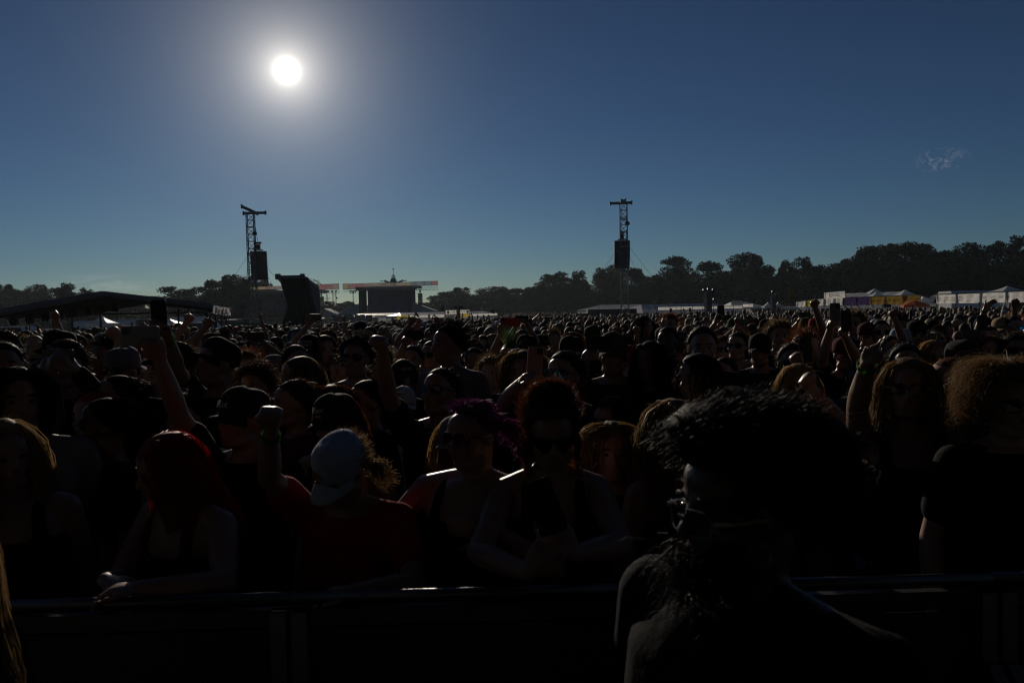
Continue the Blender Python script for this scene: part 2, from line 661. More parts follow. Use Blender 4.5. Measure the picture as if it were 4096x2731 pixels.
def banner_mat(name, cols, scale):
    m = bpy.data.materials.new(name)
    m.use_nodes = True
    t = m.node_tree
    b = t.nodes['Principled BSDF']
    b.inputs['Roughness'].default_value = 0.6
    co = t.nodes.new('ShaderNodeTexCoord')
    v = t.nodes.new('ShaderNodeTexNoise')
    v.inputs['Scale'].default_value = scale
    v.inputs['Detail'].default_value = 7
    v.inputs['Distortion'].default_value = 1.5
    t.links.new(co.outputs['Object'], v.inputs['Vector'])
    cr = t.nodes.new('ShaderNodeValToRGB')
    els = cr.color_ramp.elements
    els[0].position, els[0].color = 0.33, (*cols[0], 1)
    els[1].position, els[1].color = 0.68, (*cols[-1], 1)
    for i, c in enumerate(cols[1:-1]):
        els.new(0.33 + 0.35 * (i + 1) / (len(cols) - 1)).color = (*c, 1)
    t.links.new(v.outputs['Fac'], cr.inputs[0])
    t.links.new(cr.outputs[0], b.inputs['Base Color'])
    tr = t.nodes.new('ShaderNodeBsdfTranslucent')
    t.links.new(cr.outputs[0], tr.inputs['Color'])
    ms = t.nodes.new('ShaderNodeMixShader')
    ms.inputs[0].default_value = 0.45
    t.links.new(b.outputs[0], ms.inputs[1])
    t.links.new(tr.outputs[0], ms.inputs[2])
    t.links.new(ms.outputs[0], t.nodes['Material Output'].inputs['Surface'])
    return m


BAN = {'red': banner_mat('mesh_banner_red', ((0.30, 0.15, 0.16), (0.36, 0.20, 0.21), (0.26, 0.25, 0.30)), 0.5),
       'yellow': banner_mat('mesh_banner_yellow', ((0.36, 0.29, 0.13), (0.38, 0.33, 0.2), (0.3, 0.3, 0.24)), 0.5),
       'blue': banner_mat('mesh_banner_blue', ((0.16, 0.22, 0.28), (0.22, 0.28, 0.33), (0.3, 0.3, 0.34)), 0.5),
       'mixed': banner_mat('mesh_banner_mixed', ((0.28, 0.29, 0.27), (0.36, 0.34, 0.28), (0.3, 0.25, 0.25), (0.24, 0.28, 0.3)), 0.8)}


def stage(label, D, roof, art, wings, banner, text_at, pa, tents, base_y):
    """roof=(x0,x1,ytop) art=(x0,x1,y0,y1) in photo pixels at distance D"""
    xm = (roof[0] + roof[1]) / 2
    X = P(xm, 1250, D).x
    root = thing('festival_stage', label, 'stage', (X, D, 0), 0, 'far stages')

    def q(px, py, dy=0.0):
        a = P(px, py, D + dy)
        return Vector((a.x - X, dy, a.z))
    zr = q(xm, roof[2]).z
    x0, x1 = q(roof[0], roof[2]).x, q(roof[1], roof[2]).x
    m = MB()
    m.box(((x0 + x1) / 2, 4.0, zr - .3), (x1 - x0 + .8, 9.6, .55))
    m.build('roof', M_SILVER, root)
    m = MB()
    m.box(((x0 + x1) / 2, -1.0, zr - .75), (x1 - x0 + .5, .3, .45))
    m.build('roof_fascia', M_ROOFGREY, root)
    za, zb = q(xm, art[2]).z, q(xm, art[3]).z
    ax0, ax1 = q(art[0], 1200).x, q(art[1], 1200).x
    m = MB()
    m.box(((ax0 + ax1) / 2, 1.6, (za + zb) / 2 - .1), (ax1 - ax0, .12, za - zb - .1))
    m.build('backdrop', SCREEN_ART, root)
    for w0, w1 in wings:
        a0, a1 = q(w0, 1200).x, q(w1, 1200).x
        m = MB()
        for k in range(9):
            u = k / 9
            m.box((a0 + (a1 - a0) * (u + .055), 1.0 + .06 * (k % 2), (zr - .6) / 2), ((a1 - a0) / 9 * .98, .2, zr - 1.1))
        m.build('wing_drape', M_DRAPEGREY, root)
    m = MB()
    m.box(((x0 + x1) / 2, 4.0, .75), (x1 - x0, 8.0, 1.5))
    m.build('stage_deck', M_DRAPEGREY, root)
    # printed banners on a truss
    for (b0, b1, yt, yb, key) in banner:
        a0, a1 = q(b0, (yt + yb) / 2).x, q(b1, (yt + yb) / 2).x
        t1, t0 = q((b0 + b1) / 2, yt).z, q((b0 + b1) / 2, yb).z
        m = MB()
        m.add([(a0 + .03, -1.35, t0), (a1 - .03, -1.35, t0), (a1 - .03, -1.35, t1), (a0 + .03, -1.35, t1)], [(0, 1, 2, 3)])
        pn = m.build('banner_panel', BAN[key], root)
        m = MB()
        for xx in (a0, a1):
            m.bar((xx, -1.3, t0), (xx, -1.3, t1), .06)
        m.bar((a0, -1.3, t1), (a1, -1.3, t1), .06)
        m.bar((a0, -1.3, t0), (a1, -1.3, t0), .06)
        m.build('banner_frame', M_DARKMETAL, pn)
    bx0 = q(banner[0][0], banner[0][3]).x
    bx1 = q(banner[-1][1], banner[-1][3]).x
    zt = min(q((b_[0] + b_[1]) / 2, b_[3]).z for b_ in banner)
    m = MB()
    nseg = int((bx1 - bx0) / .8)
    for k in range(nseg):
        a, c = bx0 + (bx1 - bx0) * k / nseg, bx0 + (bx1 - bx0) * (k + 1) / nseg
        m.bar((a, -1.2, zt - .05), (c, -1.2, zt - .6), .05)
        m.bar((c, -1.2, zt - .6), (c, -1.2, zt - .05), .04)
    m.bar((bx0, -1.2, zt - .05), (bx1, -1.2, zt - .05), .08)
    m.bar((bx0, -1.2, zt - .6), (bx1, -1.2, zt - .6), .08)
    m.build('banner_truss', M_ALU, root)
    for (tx, ty, s_, size, mm) in text_at:
        c = q(tx, ty)
        text('lettering', s_, size, mm, root, (c.x, 1.45 if ty > roof[2] + 8 else -1.45, c.z))
    for (c0, c1, y0, y1) in pa:
        a0, a1 = q(c0, y0).x, q(c1, y0).x
        zt_, zb_ = q(c0, y0).z, q(c0, y1).z
        for k in range(8):
            m = MB()
            h = (zt_ - zb_) / 8
            m.box(((a0 + a1) / 2, -.5 + .02 * k, zt_ - h * (k + .5)), (a1 - a0, .8, h * .92))
            m.build('speaker_cabinet', M_BLACK, root)
        m = MB()
        m.box(((a0 + a1) / 2, -.5, zt_ + .35), (.35, .35, .5))
        m.box(((a0 + a1) / 2, -.5, zt_ + .75), (.7, .3, .18))
        m.bar(((a0 + a1) / 2, -.5, zt_), ((a0 + a1) / 2, -.5, zr), .05)
        m.build('hoist_motor', M_BLACK, root)
    for (pts, nm) in tents:
        m = MB()
        v0 = [q(px, py, .4) for px, py in pts]
        v1 = [q(px, py, 7.) for px, py in pts]
        for q_ in v0 + v1:
            q_.z = max(.05, q_.z)
        v1 = [Vector((a.x, 7.0, a.z)) for a in v0]
        n = len(pts)
        m.add(v0 + v1, [tuple(range(n)), tuple(reversed(range(n, 2 * n)))] + [(i, n + i, n + (i + 1) % n, (i + 1) % n) for i in range(n)])
        m.build('side_canopy', M_VINYLGREY, root)
    return root


stage('far stage with a wide colourful banner and printed backdrop in full view', 185, (1430, 1664, 1143),
      (1466, 1628, 1153, 1253), ((1432, 1464), (1629, 1660)),
      ((1376, 1398, 1136, 1156, 'yellow'), (1398, 1429, 1136, 1155, 'red'), (1429, 1460, 1135, 1152, 'red'), (1460, 1482, 1134, 1149, 'mixed'),
       (1482, 1520, 1133, 1146, 'mixed'), (1520, 1543, 1132, 1146, 'mixed'), (1543, 1582, 1131, 1145, 'mixed'), (1582, 1627, 1130, 1144, 'mixed'),
       (1627, 1645, 1129, 1143, 'yellow'), (1645, 1666, 1128, 1143, 'blue'), (1666, 1698, 1127, 1144, 'blue'), (1698, 1729, 1126, 1143, 'blue'), (1729, 1753, 1125, 1142, 'red')),
      ((1541, 1190, 'RIOT', 1.7, M_INK), (1541, 1213, 'FEST', 1.7, M_INK), (1541, 1170, 'RIOT FEST', .5, M_REDINK), (1545, 1221.5, '2023', .5, M_REDINK),
       (1560, 1138, 'RIOT FEST', .75, M_INK)),
      ((1673, 1690, 1173, 1221),),
      (([(1646, 1207), (1742, 1243), (1742, 1300), (1646, 1300)], 0), ([(1431, 1215), (1431, 1300), (1350, 1300), (1350, 1256)], 0)), 1290)
stage('far stage half hidden behind the black draped tower', 188, (1010, 1275, 1160),
      (1030, 1262, 1166, 1245), ((1000, 1028), (1262, 1277)),
      ((984, 1004, 1149, 1168, 'yellow'), (1004, 1038, 1148, 1160, 'yellow'), (1038, 1070, 1147, 1159, 'yellow'), (1070, 1086, 1146, 1158, 'red'), (1086, 1107, 1146, 1158, 'mixed'),
       (1107, 1240, 1144, 1157, 'mixed'), (1240, 1275, 1140, 1160, 'red'), (1275, 1307, 1138, 1159, 'red'), (1307, 1337, 1137, 1158, 'red'), (1337, 1361, 1136, 1157, 'mixed')),
      ((1115, 1200, 'RIOT', 1.7, M_INK), (1115, 1216, 'FEST', 1.4, M_INK)),
      ((1279, 1296, 1186, 1240),),
      (([(1296, 1234), (1346, 1256), (1346, 1300), (1296, 1300)], 0),), 1290)

# ------------------------------------------------------------------ fairground rides and masts behind
D = 235
c = P(1574, 1130, D)
ro = thing('swing_ride', 'fairground swing ride tower with a lantern finial rising behind the far stage', 'ride', (c.x, D, 0))
m = MB()
m.bar((0, 0, 0), (0, 0, c.z), 1.2, n=8)
m.box((0, 0, c.z - .2), (1.7, 1.7, 1.9))
m.build('column', M_DARKMETAL, ro)
zz = lambda y: P(1574, y, D).z
m = MB()
m.bar((0, 0, zz(1118)), (0, 0, zz(1072)), .16, n=6)
m.box((0, 0, zz(1076)), (.35, .3, .3))
m.box((0, 0, zz(1119)), (1.3, 1.3, .9))
m.build('spire', M_DARKMETAL, ro)
m = MB()
for k in range(8):
    a = k * math.pi / 4
    p0, p1, p2 = (0, 0, zz(1097)), (math.cos(a) * .62, math.sin(a) * .62, zz(1106)), (0, 0, zz(1115))
    m.bar(p0, p1, .07)
    m.bar(p1, p2, .07)
m.build('lantern', M_DARKMETAL, ro)
for k in range(8):
    a = k * math.pi / 4 + .2
    m = MB()
    m.bar((0, 0, zz(1134)), (math.cos(a) * 3.6, math.sin(a) * 3.6, zz(1123)), .2)
    m.box((math.cos(a) * 3.6, math.sin(a) * 3.6, zz(1123)), (.35, .35, .3))
    m.build('arm', M_DARKMETAL, ro)

D = 215
cx, cy = 1225, 1197
c = P(cx, cy, D)
rad = 84 * D / FPX
ro = thing('ferris_wheel', 'ferris wheel with open gondolas partly hidden behind the black draped tower', 'ride', (c.x, D, 0))
m = MB()
for k in range(48):
    a0, a1 = 2 * math.pi * k / 48, 2 * math.pi * (k + 1) / 48
    for yy in (-.5, .5):
        m.bar((math.cos(a0) * rad, yy, c.z + math.sin(a0) * rad), (math.cos(a1) * rad, yy, c.z + math.sin(a1) * rad), .1)
m.build('rim', M_DARKMETAL, ro)
m = MB()
for k in range(12):
    a = 2 * math.pi * k / 12 + .02
    m.bar((0, 0, c.z), (math.cos(a) * rad, 0, c.z + math.sin(a) * rad), .07)
m.build('spokes', M_DARKMETAL, ro)
m = MB()
for sx in (-1, 1):
    for yy in (-.9, .9):
        m.bar((0, yy, c.z), (sx * 2.6, yy * 1.5, 0), .25)
m.build('support_legs', M_DARKMETAL, ro)
for k in range(12):
    a = 2 * math.pi * k / 12 + .02
    gx, gz = math.cos(a) * rad, c.z + math.sin(a) * rad
    m = MB()
    m.loft([[(gx + math.cos(i * math.pi / 3) * r, math.sin(i * math.pi / 3) * r, gz + z) for i in range(6)] for r, z in ((.45, -1.45), (.6, -1.2), (.72, -.85))])
    m.bar((gx - .5, 0, gz - .9), (gx - .3, 0, gz), .05)
    m.bar((gx + .5, 0, gz - .9), (gx + .3, 0, gz), .05)
    m.bar((gx - .9, 0, gz), (gx + .9, 0, gz + .05), .1)
    m.build('gondola', M_DARKMETAL, ro)

for px, py, D, hw, lab in ((1412, 1166, 240, 13, 'floodlight mast with a cluster of lamps standing left of the far stage'),
                           (1868, 1170, 260, 11, 'floodlight mast standing among the far trees')):
    c = P(px, py, D)
    ro = thing('floodlight_mast', lab, 'light mast', (c.x, D, 0), 0, 'floodlight masts')
    s = D / FPX
    m = MB()
    m.bar((0, 0, 0), (0, 0, c.z + .3), .22, n=8)
    for z in (c.z + .2, c.z - .3):
        m.bar((-hw * s, 0, z), (hw * s, 0, z), .1)
    m.build('pole', M_DARKMETAL, ro)
    for k in range(5):
        for r_, z in ((0, c.z + .2), (1, c.z - .3)):
            if r_ and k == 4:
                continue
            x = (-1 + k * .5 + r_ * .25) * hw * s
            m = MB()
            m.ball((x, -.15, z), (.2, .3, .24), 8, 6)
            m.build('lamp', M_BLACK, ro)
D = 200
c = P(1337, 1166, D)
ro = thing('truss_tower', 'short lattice truss tower with spotlights between the two far stages', 'light tower', (c.x, D, 0))
m = MB()
truss(m, 0, c.z, .8, .9)
m.build('mast', M_DARKMETAL, ro)
for x, z in ((-.5, .1), (.5, .1), (.62, -1.6), (-.6, -3.2), (.8, -3.1)):
    m = MB()
    m.ball((x, -.2, c.z + z), (.25, .3, .22), 8, 6)
    m.build('spotlight', M_BLACK, ro)

# ------------------------------------------------------------------ trees
def make_crown_mesh(seed, n_leaf, tall):
    """unit crown (about 1 wide, 1 high) of leaf sprays on branching clumps, with the branch skeleton"""
    r = np.random.default_rng(seed)
    nc = 34
    cl = []
    for k in range(nc):
        a = r.uniform(0, 2 * math.pi)
        z = r.uniform(0.0, 1.0) ** (1.0 if tall else 1.25)
        prof = math.sin(math.pi * min(1, (z * 0.66 + (0.26 if tall else 0.40)))) ** 0.6
        rad = 0.44 * prof * math.sqrt(r.uniform(0.12, 1))
        z0 = -0.10 if tall else -0.30
        cl.append((math.cos(a) * rad, math.sin(a) * rad, z0 + (0.92 - z0) * z, r.uniform(0.10, 0.19)))
    for k in range(5):
        a = r.uniform(0, 2 * math.pi)
        cl.append((math.cos(a) * .16, math.sin(a) * .16, r.uniform(.82, .97), r.uniform(.05, .1)))
    cl = np.array(cl)
    wts = cl[:, 3] ** 2
    idx = r.choice(len(cl), n_leaf, p=wts / wts.sum())
    d = r.normal(size=(n_leaf, 3))
    d /= np.linalg.norm(d, axis=1)[:, None]
    rr = cl[idx, 3:4] * (r.uniform(0.25, 1.12, (n_leaf, 1)) ** 0.55)
    cpos = cl[idx, :3] + d * rr * np.array([1.15, 1.15, 0.8])
    # each leaf spray: a small folded diamond with a random attitude
    L = r.uniform(0.014, 0.034, n_leaf)
    u = r.normal(size=(n_leaf, 3))
    u[:, 2] *= 0.6
    u /= np.linalg.norm(u, axis=1)[:, None]
    w = np.cross(u, r.normal(size=(n_leaf, 3)))
    w /= np.linalg.norm(w, axis=1)[:, None]
    v = np.stack([cpos - u * L[:, None], cpos + w * L[:, None] * .55, cpos + u * L[:, None] * 1.1, cpos - w * L[:, None] * .55], 1).reshape(-1, 3)
    f = np.arange(n_leaf * 4).reshape(-1, 4)
    me = bpy.data.meshes.new('crown')
    me.from_pydata(v.tolist(), [], f.tolist())
    me.update()
    tm = MB()
    base = Vector((0, 0, -0.35))
    fork = Vector((r.uniform(-.02, .02), 0, 0.12))
    tm.loft([[(p.x + math.cos(i * math.pi / 4) * q, p.y + math.sin(i * math.pi / 4) * q, p.z) for i in range(8)] for p, q in
             ((base, .035), (base.lerp(fork, .15), .024), (base.lerp(fork, .6), .02), (fork, .017))])
    lead = fork
    for k in range(4):
        nx = lead + Vector((r.uniform(-.05, .05), r.uniform(-.05, .05), .19))
        tm.bar(lead, nx, .022 - .004 * k, n=6)
        lead = nx
    for k in range(len(cl)):
        c = Vector(cl[k, :3])
        s = fork.lerp(Vector((0, 0, c.z)), .75)
        mid = s.lerp(c, .5) + Vector((r.uniform(-.03, .03), r.uniform(-.03, .03), -.02))
        tm.bar(s, mid, .011, n=5)
        tm.bar(mid, c, .007, n=5)
    return me, tm.mesh('trunk', M_BARK)


CROWNS = [make_crown_mesh(100 + i, 11000, i < 7) for i in range(11)]
TREES = [  # photo x, photo y of the top, half width in photo pixels
    (18, 1142, 42), (80, 1168, 45), (155, 1143, 50), (235, 1146, 55), (268, 1140, 45), (350, 1156, 34), (430, 1195, 50), (520, 1200, 50),
    (610, 1190, 50), (692, 1150, 62), (752, 1163, 40), (812, 1150, 44), (852, 1128, 48), (925, 1103, 66), (985, 1110, 55), (1050, 1120, 40), (1085, 1150, 40),
    (1320, 1208, 40), (1370, 1215, 40), (1400, 1208, 30), (1735, 1186, 32), (1790, 1172, 45), (1845, 1153, 48), (1895, 1190, 32),
    (1985, 1150, 80), (2075, 1158, 55), (2125, 1150, 48), (2208, 1092, 72), (2310, 1090, 46), (2285, 1120, 60), (2415, 1080, 60), (2465, 1070, 45), (2545, 1080, 50),
    (2605, 1108, 62), (2690, 1036, 74), (2760, 1100, 50), (2845, 1056, 80), (2925, 1100, 60), (2995, 1014, 84), (3060, 1070, 70), (3145, 1047, 40), (3210, 1037, 52), (3270, 1070, 55),
    (3345, 1062, 60), (3410, 1040, 62), (3462, 998, 62), (3540, 984, 70), (3625, 983, 70), (3712, 981, 72), (3775, 1010, 60), (3872, 979, 62), (3965, 973, 74), (4080, 956, 70), (4180, 960, 80),
    (-60, 1150, 60), (3165, 1155, 34)]
kinds = ('rounded', 'open branched', 'dense', 'ragged topped', 'broad', 'slender', 'loose leafed')
made = []


def plant_tree(px, py, hw, D, k, label, leaf):
    top = P(px, py, D)
    H = top.z
    w = hw * 2.25 * D / FPX
    ro = thing('tree', label, 'tree', (top.x, D, 0), random.uniform(0, 6.28), 'trees along the edge of the field')
    cm, tm = CROWNS[k]
    zs = H / 1.32
    for nm, me, mm in (('crown', cm, leaf), ('trunk', tm, M_BARK)):
        if not me.materials:
            me.materials.append(leaf)
        o = obj(nm, me, ro)
        o.material_slots[0].link = 'OBJECT'
        o.material_slots[0].material = mm
        o.location = (0, 0, .35 * zs)
        o.scale = (w, w, zs)
    return ro


def tree_dist(px):
    if px < 1200:
        return 195 + 25 * math.sin(px * .013)
    if px < 1800:
        return 300
    return float(np.interp(px, [1800, 2300, 2700, 3400, 4200], [285, 255, 215, 168, 150]))


def tree_where(px):
    return ('beyond the low canopy roof' if px < 900 else 'behind the left speaker tower' if px < 1200 else 'seen between the two far stages' if px < 1420
            else 'right of the far stage' if px < 1920 else 'beyond the low black container' if px < 2580 else 'behind the white merchandise tents' if px < 3120
            else 'behind the booth with the gold banners' if px < 3740 else 'behind the white drinks banners')


for i, (px, py, hw) in enumerate(TREES):
    D = tree_dist(px) + random.uniform(-5, 5)
    if (px, py) == (3165, 1155):
        plant_tree(px, py, hw, 120, 8, 'small yellowing green tree behind the festival tents', M_LEAF[2])
        continue
    where = tree_where(px)
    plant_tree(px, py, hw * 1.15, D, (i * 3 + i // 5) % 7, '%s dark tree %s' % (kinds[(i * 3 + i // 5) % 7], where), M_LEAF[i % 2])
# lower trees that close the gaps beneath the tall ones
fill = []
x = -700
while x < 4800:
    if not (1290 < x < 1400):
        fill.append(x)
    x += random.uniform(34, 52)
for i, px in enumerate(fill):
    D = tree_dist(px) - 12 + random.uniform(-4, 4)
    ys = [t_[1] for t_ in TREES if abs(t_[0] - px) < 90]
    top = min(ys) if ys else (1200 if 0 < px < 4096 else 1100 if px <= 0 else 900)
    h = hor(px)
    py = h - (h - top) * random.uniform(.40, .70)
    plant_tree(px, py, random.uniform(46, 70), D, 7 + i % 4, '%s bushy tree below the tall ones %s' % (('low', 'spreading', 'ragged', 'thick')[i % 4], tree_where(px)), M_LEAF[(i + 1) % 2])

# ------------------------------------------------------------------ tents, booths, signs


def frame_at(pa, pb):
    """local frame of a row of stalls that runs from ground point pa to pb"""
    d = (pb - pa)
    return math.atan2(d.y, d.x), d.length


def hip_tent(name, label, x0, x1, yeave, yridge, D0, D1, depth, group=None, ridge=(0.25, 0.75), mat_=None, wall=True, seams=6):
    """a long tent: eave and ridge heights from photo rows, front edge from (x0,D0) to (x1,D1)"""
    mat_ = mat_ or M_VINYL
    a, b = P(x0, yeave, D0), P(x1, yeave, D1)
    rz = math.atan2(D1 - D0, b.x - a.x)
    L = math.hypot(D1 - D0, b.x - a.x)
    root = thing(name, label, 'tent', (a.x, D0, 0), rz, group)
    ze = (a.z + b.z) / 2
    Dm = (D0 + D1) / 2
    zr = P((x0 + x1) / 2, yridge, Dm + depth / 2).z
    m = MB()
    r0, r1 = L * ridge[0], L * ridge[1]
    n = max(2, seams)
    rows = []
    for k in range(n + 1):
        u = k / n
        x = L * u
        xr = r0 + (r1 - r0) * u
        sag = -.06 * (zr - ze) * math.sin(math.pi * ((k * 1.0) % 1)) if 0 else 0
        rows.append([(x, 0, ze), (x * .5 + xr * .5, depth * .25, ze + (zr - ze) * .46), (xr, depth / 2, zr), (x * .5 + xr * .5, depth * .75, ze + (zr - ze) * .46), (x, depth, ze)])
    # scalloped ridge: lower between the poles
    vs = []
    for k, rw in enumerate(rows):
        vs += rw
    fs = []
    for k in range(n):
        for j in range(4):
            a_ = k * 5 + j
            fs.append((a_, a_ + 5, a_ + 6, a_ + 1))
    fs.append((0, 1, 2, 3, 4))
    fs.append(tuple(n * 5 + j for j in (4, 3, 2, 1, 0)))
    m.add(vs, fs)
    m.build('roof', mat_, root)
    m = MB()
    for yy in (0, depth):
        m.box((L / 2, yy, ze - .16), (L, .03, .34))
    for xx in (0, L):
        m.box((xx, depth / 2, ze - .16), (.03, depth - .06, .34))
    m.build('valance', mat_, root)
    np_ = max(2, int(L / 4) + 1)
    for k in range(np_):
        for yy in (.08, depth - .08):
            m = MB()
            m.bar((.05 + (L - .1) * k / (np_ - 1), yy, 0), (.05 + (L - .1) * k / (np_ - 1), yy, ze), .08, n=6)
            m.build('pole', M_STEEL, root)
    if wall:
        m = MB()
        m.box((L / 2, depth - .12, ze / 2), (L - .2, .03, ze - .1))
        m.build('back_wall', mat_, root)
    for k in range(1, n):
        m = MB()
        for j in range(2):
            p0, p1 = Vector(rows[k][j]), Vector(rows[k][j + 1])
            m.bar(p0 + Vector((0, 0, .012)), p1 + Vector((0, 0, .012)), .04, .02)
        m.build('seam', M_VINYLGREY, root)
    root['L'] = L
    return root


def banner(parent_name, label, x0, x1, yt0, yb0, yt1, yb1, D0, D1, m_, cat='banner', group=None, waves=0.04, texts=(), mount=None, seg=10, posts=True):
    """a hanging printed sheet between two photo columns (top/bottom rows at each end)"""
    a, b = P(x0, yt0, D0), P(x1, yt1, D1)
    c, d = P(x0, yb0, D0), P(x1, yb1, D1)
    rz = math.atan2(D1 - D0, b.x - a.x)
    L = math.hypot(D1 - D0, b.x - a.x)
    root = thing(parent_name, label, cat, (a.x, D0, 0), rz, group)
    m = MB()
    nz = 6
    ph = random.uniform(0, 6)
    F, B = [], []
    for k in range(seg + 1):
        u = k / seg
        zt, zb = a.z + (b.z - a.z) * u, c.z + (d.z - c.z) * u
        for j in range(nz + 1):
            w = j / nz
            wv = waves * (math.sin(u * 14 + w * 3 + ph) + .6 * math.sin(u * 25 - w * 5 + ph * 2)) * (.3 + w)
            sag = -.10 * waves / .04 * math.sin(math.pi * u) * (1 - w) * .4
            F.append((L * u, wv, zt + (zb - zt) * w + sag))
            B.append((L * u, wv + .012, zt + (zb - zt) * w + sag))
    N = len(F)
    fs = []
    for k in range(seg):
        for j in range(nz):
            q = k * (nz + 1) + j
            fs.append((q, q + 1, q + nz + 2, q + nz + 1))
    m.add(F, fs)
    m.build('sheet', m_, root, smooth=True)
    if posts:
        for xx, zt in ((0, a.z), (L, b.z)):
            m = MB()
            m.bar((xx, .09, 0), (xx, .09, zt + .02), .06, n=6)
            m.build('post', M_STEEL, root)
        m = MB()
        m.bar((0, .05, a.z + .01), (L, .05, b.z + .01), .05, n=6)
        m.build('top_rail', M_STEEL, root)
    hh = (a.z - c.z + b.z - d.z) / 2
    zm = (a.z + b.z + c.z + d.z) / 4
    slope = math.atan2(b.z - a.z, L)
    for (s_, u, w, size, wd, mm, sh) in texts:
        o = text('lettering', s_, size * hh, mm, root, (L * u, -waves * 1.7 - .03, zm + (.5 - w) * hh + (u - .5) * (b.z - a.z)), (R(90), -slope, 0), width=wd * L if wd else None, shear=sh)
    return root


# trailer bar with the brewery lettering
D = 112
a, b = P(1285, 1270, D), P(1503, 1268, D)
ro = thing('trailer_bar', 'long polished metal trailer bar with brewery lettering along its roof edge', 'trailer', (a.x, D, 0))
L = b.x - a.x
zt = P(1390, 1268, D).z
m = MB()
prof = [(0, .45), (-.05, 1.2), (0, zt - .5), (.25, zt - .12), (.7, zt), (1.6, zt), (2.05, zt - .12), (2.3, zt - .5), (2.35, 1.2), (2.3, .45)]
m.loft([[(x, y + (.12 if k in (0, 3) else 0) * (1 if y < 1 else -1), z - (.05 if k in (0, 3) else 0)) for y, z in prof] for k, x in enumerate((0, .25, L - .25, L))])
m.build('body', M_SILVER, ro, smooth=False)
m = MB()
m.bar((0, -.1, zt - .42), (L, -.1, zt - .42), .14, n=8)
m.build('awning_roll', M_SILVER, ro)
for k in range(7):
    x = .8 + k * (L * .62) / 6
    m = MB()
    m.box((x, 1.1, zt + .13), (.7 - .2 * (k % 2), .6, .26))
    m.box((x, 1.1, zt + .29), (.5, .45, .06))
    m.build('roof_vent', M_DARKMETAL, ro)
text('lettering', 'GOOSE ISLAND BEER CO.', .36, M_INK, ro, (L * .46, -.22, zt - .18), width=L * .47)
for k in range(5):
    m = MB()
    m.box((L * (.12 + .19 * k), -.06, 1.45), (L * .12, .06, .75))
    m.build('window', M_GLASSDARK, ro)
for x in (L * .3, L * .36):
    for y in (.25, 2.05):
        m = MB()
        m.bar((x, y - .12, .36), (x, y + .12, .36), .72, n=14)
        m.build('wheel', M_BLACK, ro)

hip_tent('marquee', 'plain white marquee beside the metal trailer bar', 1408, 1600, 1262, 1253, 125, 125, 6, 'white tents around the field', ridge=(.06, .94))
hip_tent('marquee', 'long white marquee carrying the lounge sign', 1605, 1990, 1259, 1247, 118, 128, 5, 'white tents around the field', ridge=(.06, .94))
banner('banner', 'yellow and orange banner at the end of the lounge marquee', 1588, 1636, 1263, 1277, 1261, 1275, 117, 118, M_YELLOW, texts=(('RIOT FEST', .4, .5, .4, .6, M_REDINK, 0),))
banner('banner', 'pale printed banner strip along the lounge marquee', 1638, 1780, 1260, 1276, 1257, 1273, 117.6, 121, M_BANNER, texts=(('RIOT FEST  RIOT FEST  RIOT FEST', .5, .4, .22, .7, mat('blue_print', (.1, .2, .4)), 0),))
banner('banner', 'pale printed banner strip to the right of the lounge sign', 1882, 1990, 1255, 1270, 1252, 1268, 123.7, 127, M_BANNER)
b_ = banner('sign', 'white sign with black COBRA LOUNGE lettering and two round emblems', 1783, 1878, 1241, 1256, 1239, 1254, 121, 123.4, M_BANNER, 'sign', waves=.0,
            texts=(('COBRA LOUNGE', .5, .5, .62, .66, M_INK, 0),))
Lb = math.hypot(P(1878, 1239, 123.4).x - P(1783, 1241, 121).x, 2.4)
zc = P(1830, 1248, 122).z
for u in (.09, .91):
    m = MB()
    m.bar((Lb * u, -.06, zc), (Lb * u, -.03, zc), .46, n=16)
    e_ = m.build('emblem', M_VINYLGREY, b_)
    m = MB()
    for q in (-1, 1):
        m.bar((Lb * u, -.075, zc - .15), (Lb * u + q * .14, -.075, zc + .12), .05, .02)
    m.bar((Lb * u, -.078, zc - .16), (Lb * u, -.078, zc + .16), .07, .02)
    m.build('emblem_print', M_INK, e_)
banner('banner', 'yellow banner hanging below the lounge sign', 1838, 1878, 1256, 1268, 1254, 1267, 122.3, 123.4, M_YELLOW)
for px, py, D, lab in ((1778, 1226, 119, 'dark pennant on a pole left of the lounge sign'), (1977, 1238, 126, 'dark pennant on a pole at the right end of the lounge marquee')):
    c = P(px, py, D)
    ro = thing('pennant', lab, 'flag', (c.x, D - .6, 0))
    m = MB()
    m.bar((0, 0, 0), (0, 0, c.z + .2), .05, n=6)
    m.build('pole', M_STEEL, ro)
    m = MB()
    m.add([(0, -.01, c.z + .1), (0, -.01, c.z - .75), (-.65, -.01, c.z - .35), (0, .01, c.z + .1), (0, .01, c.z - .75), (-.65, .01, c.z - .35)],
          [(0, 1, 2), (5, 4, 3), (0, 2, 5, 3), (2, 1, 4, 5), (1, 0, 3, 4)])
    m.build('cloth', M_BLACKCLOTH, ro)


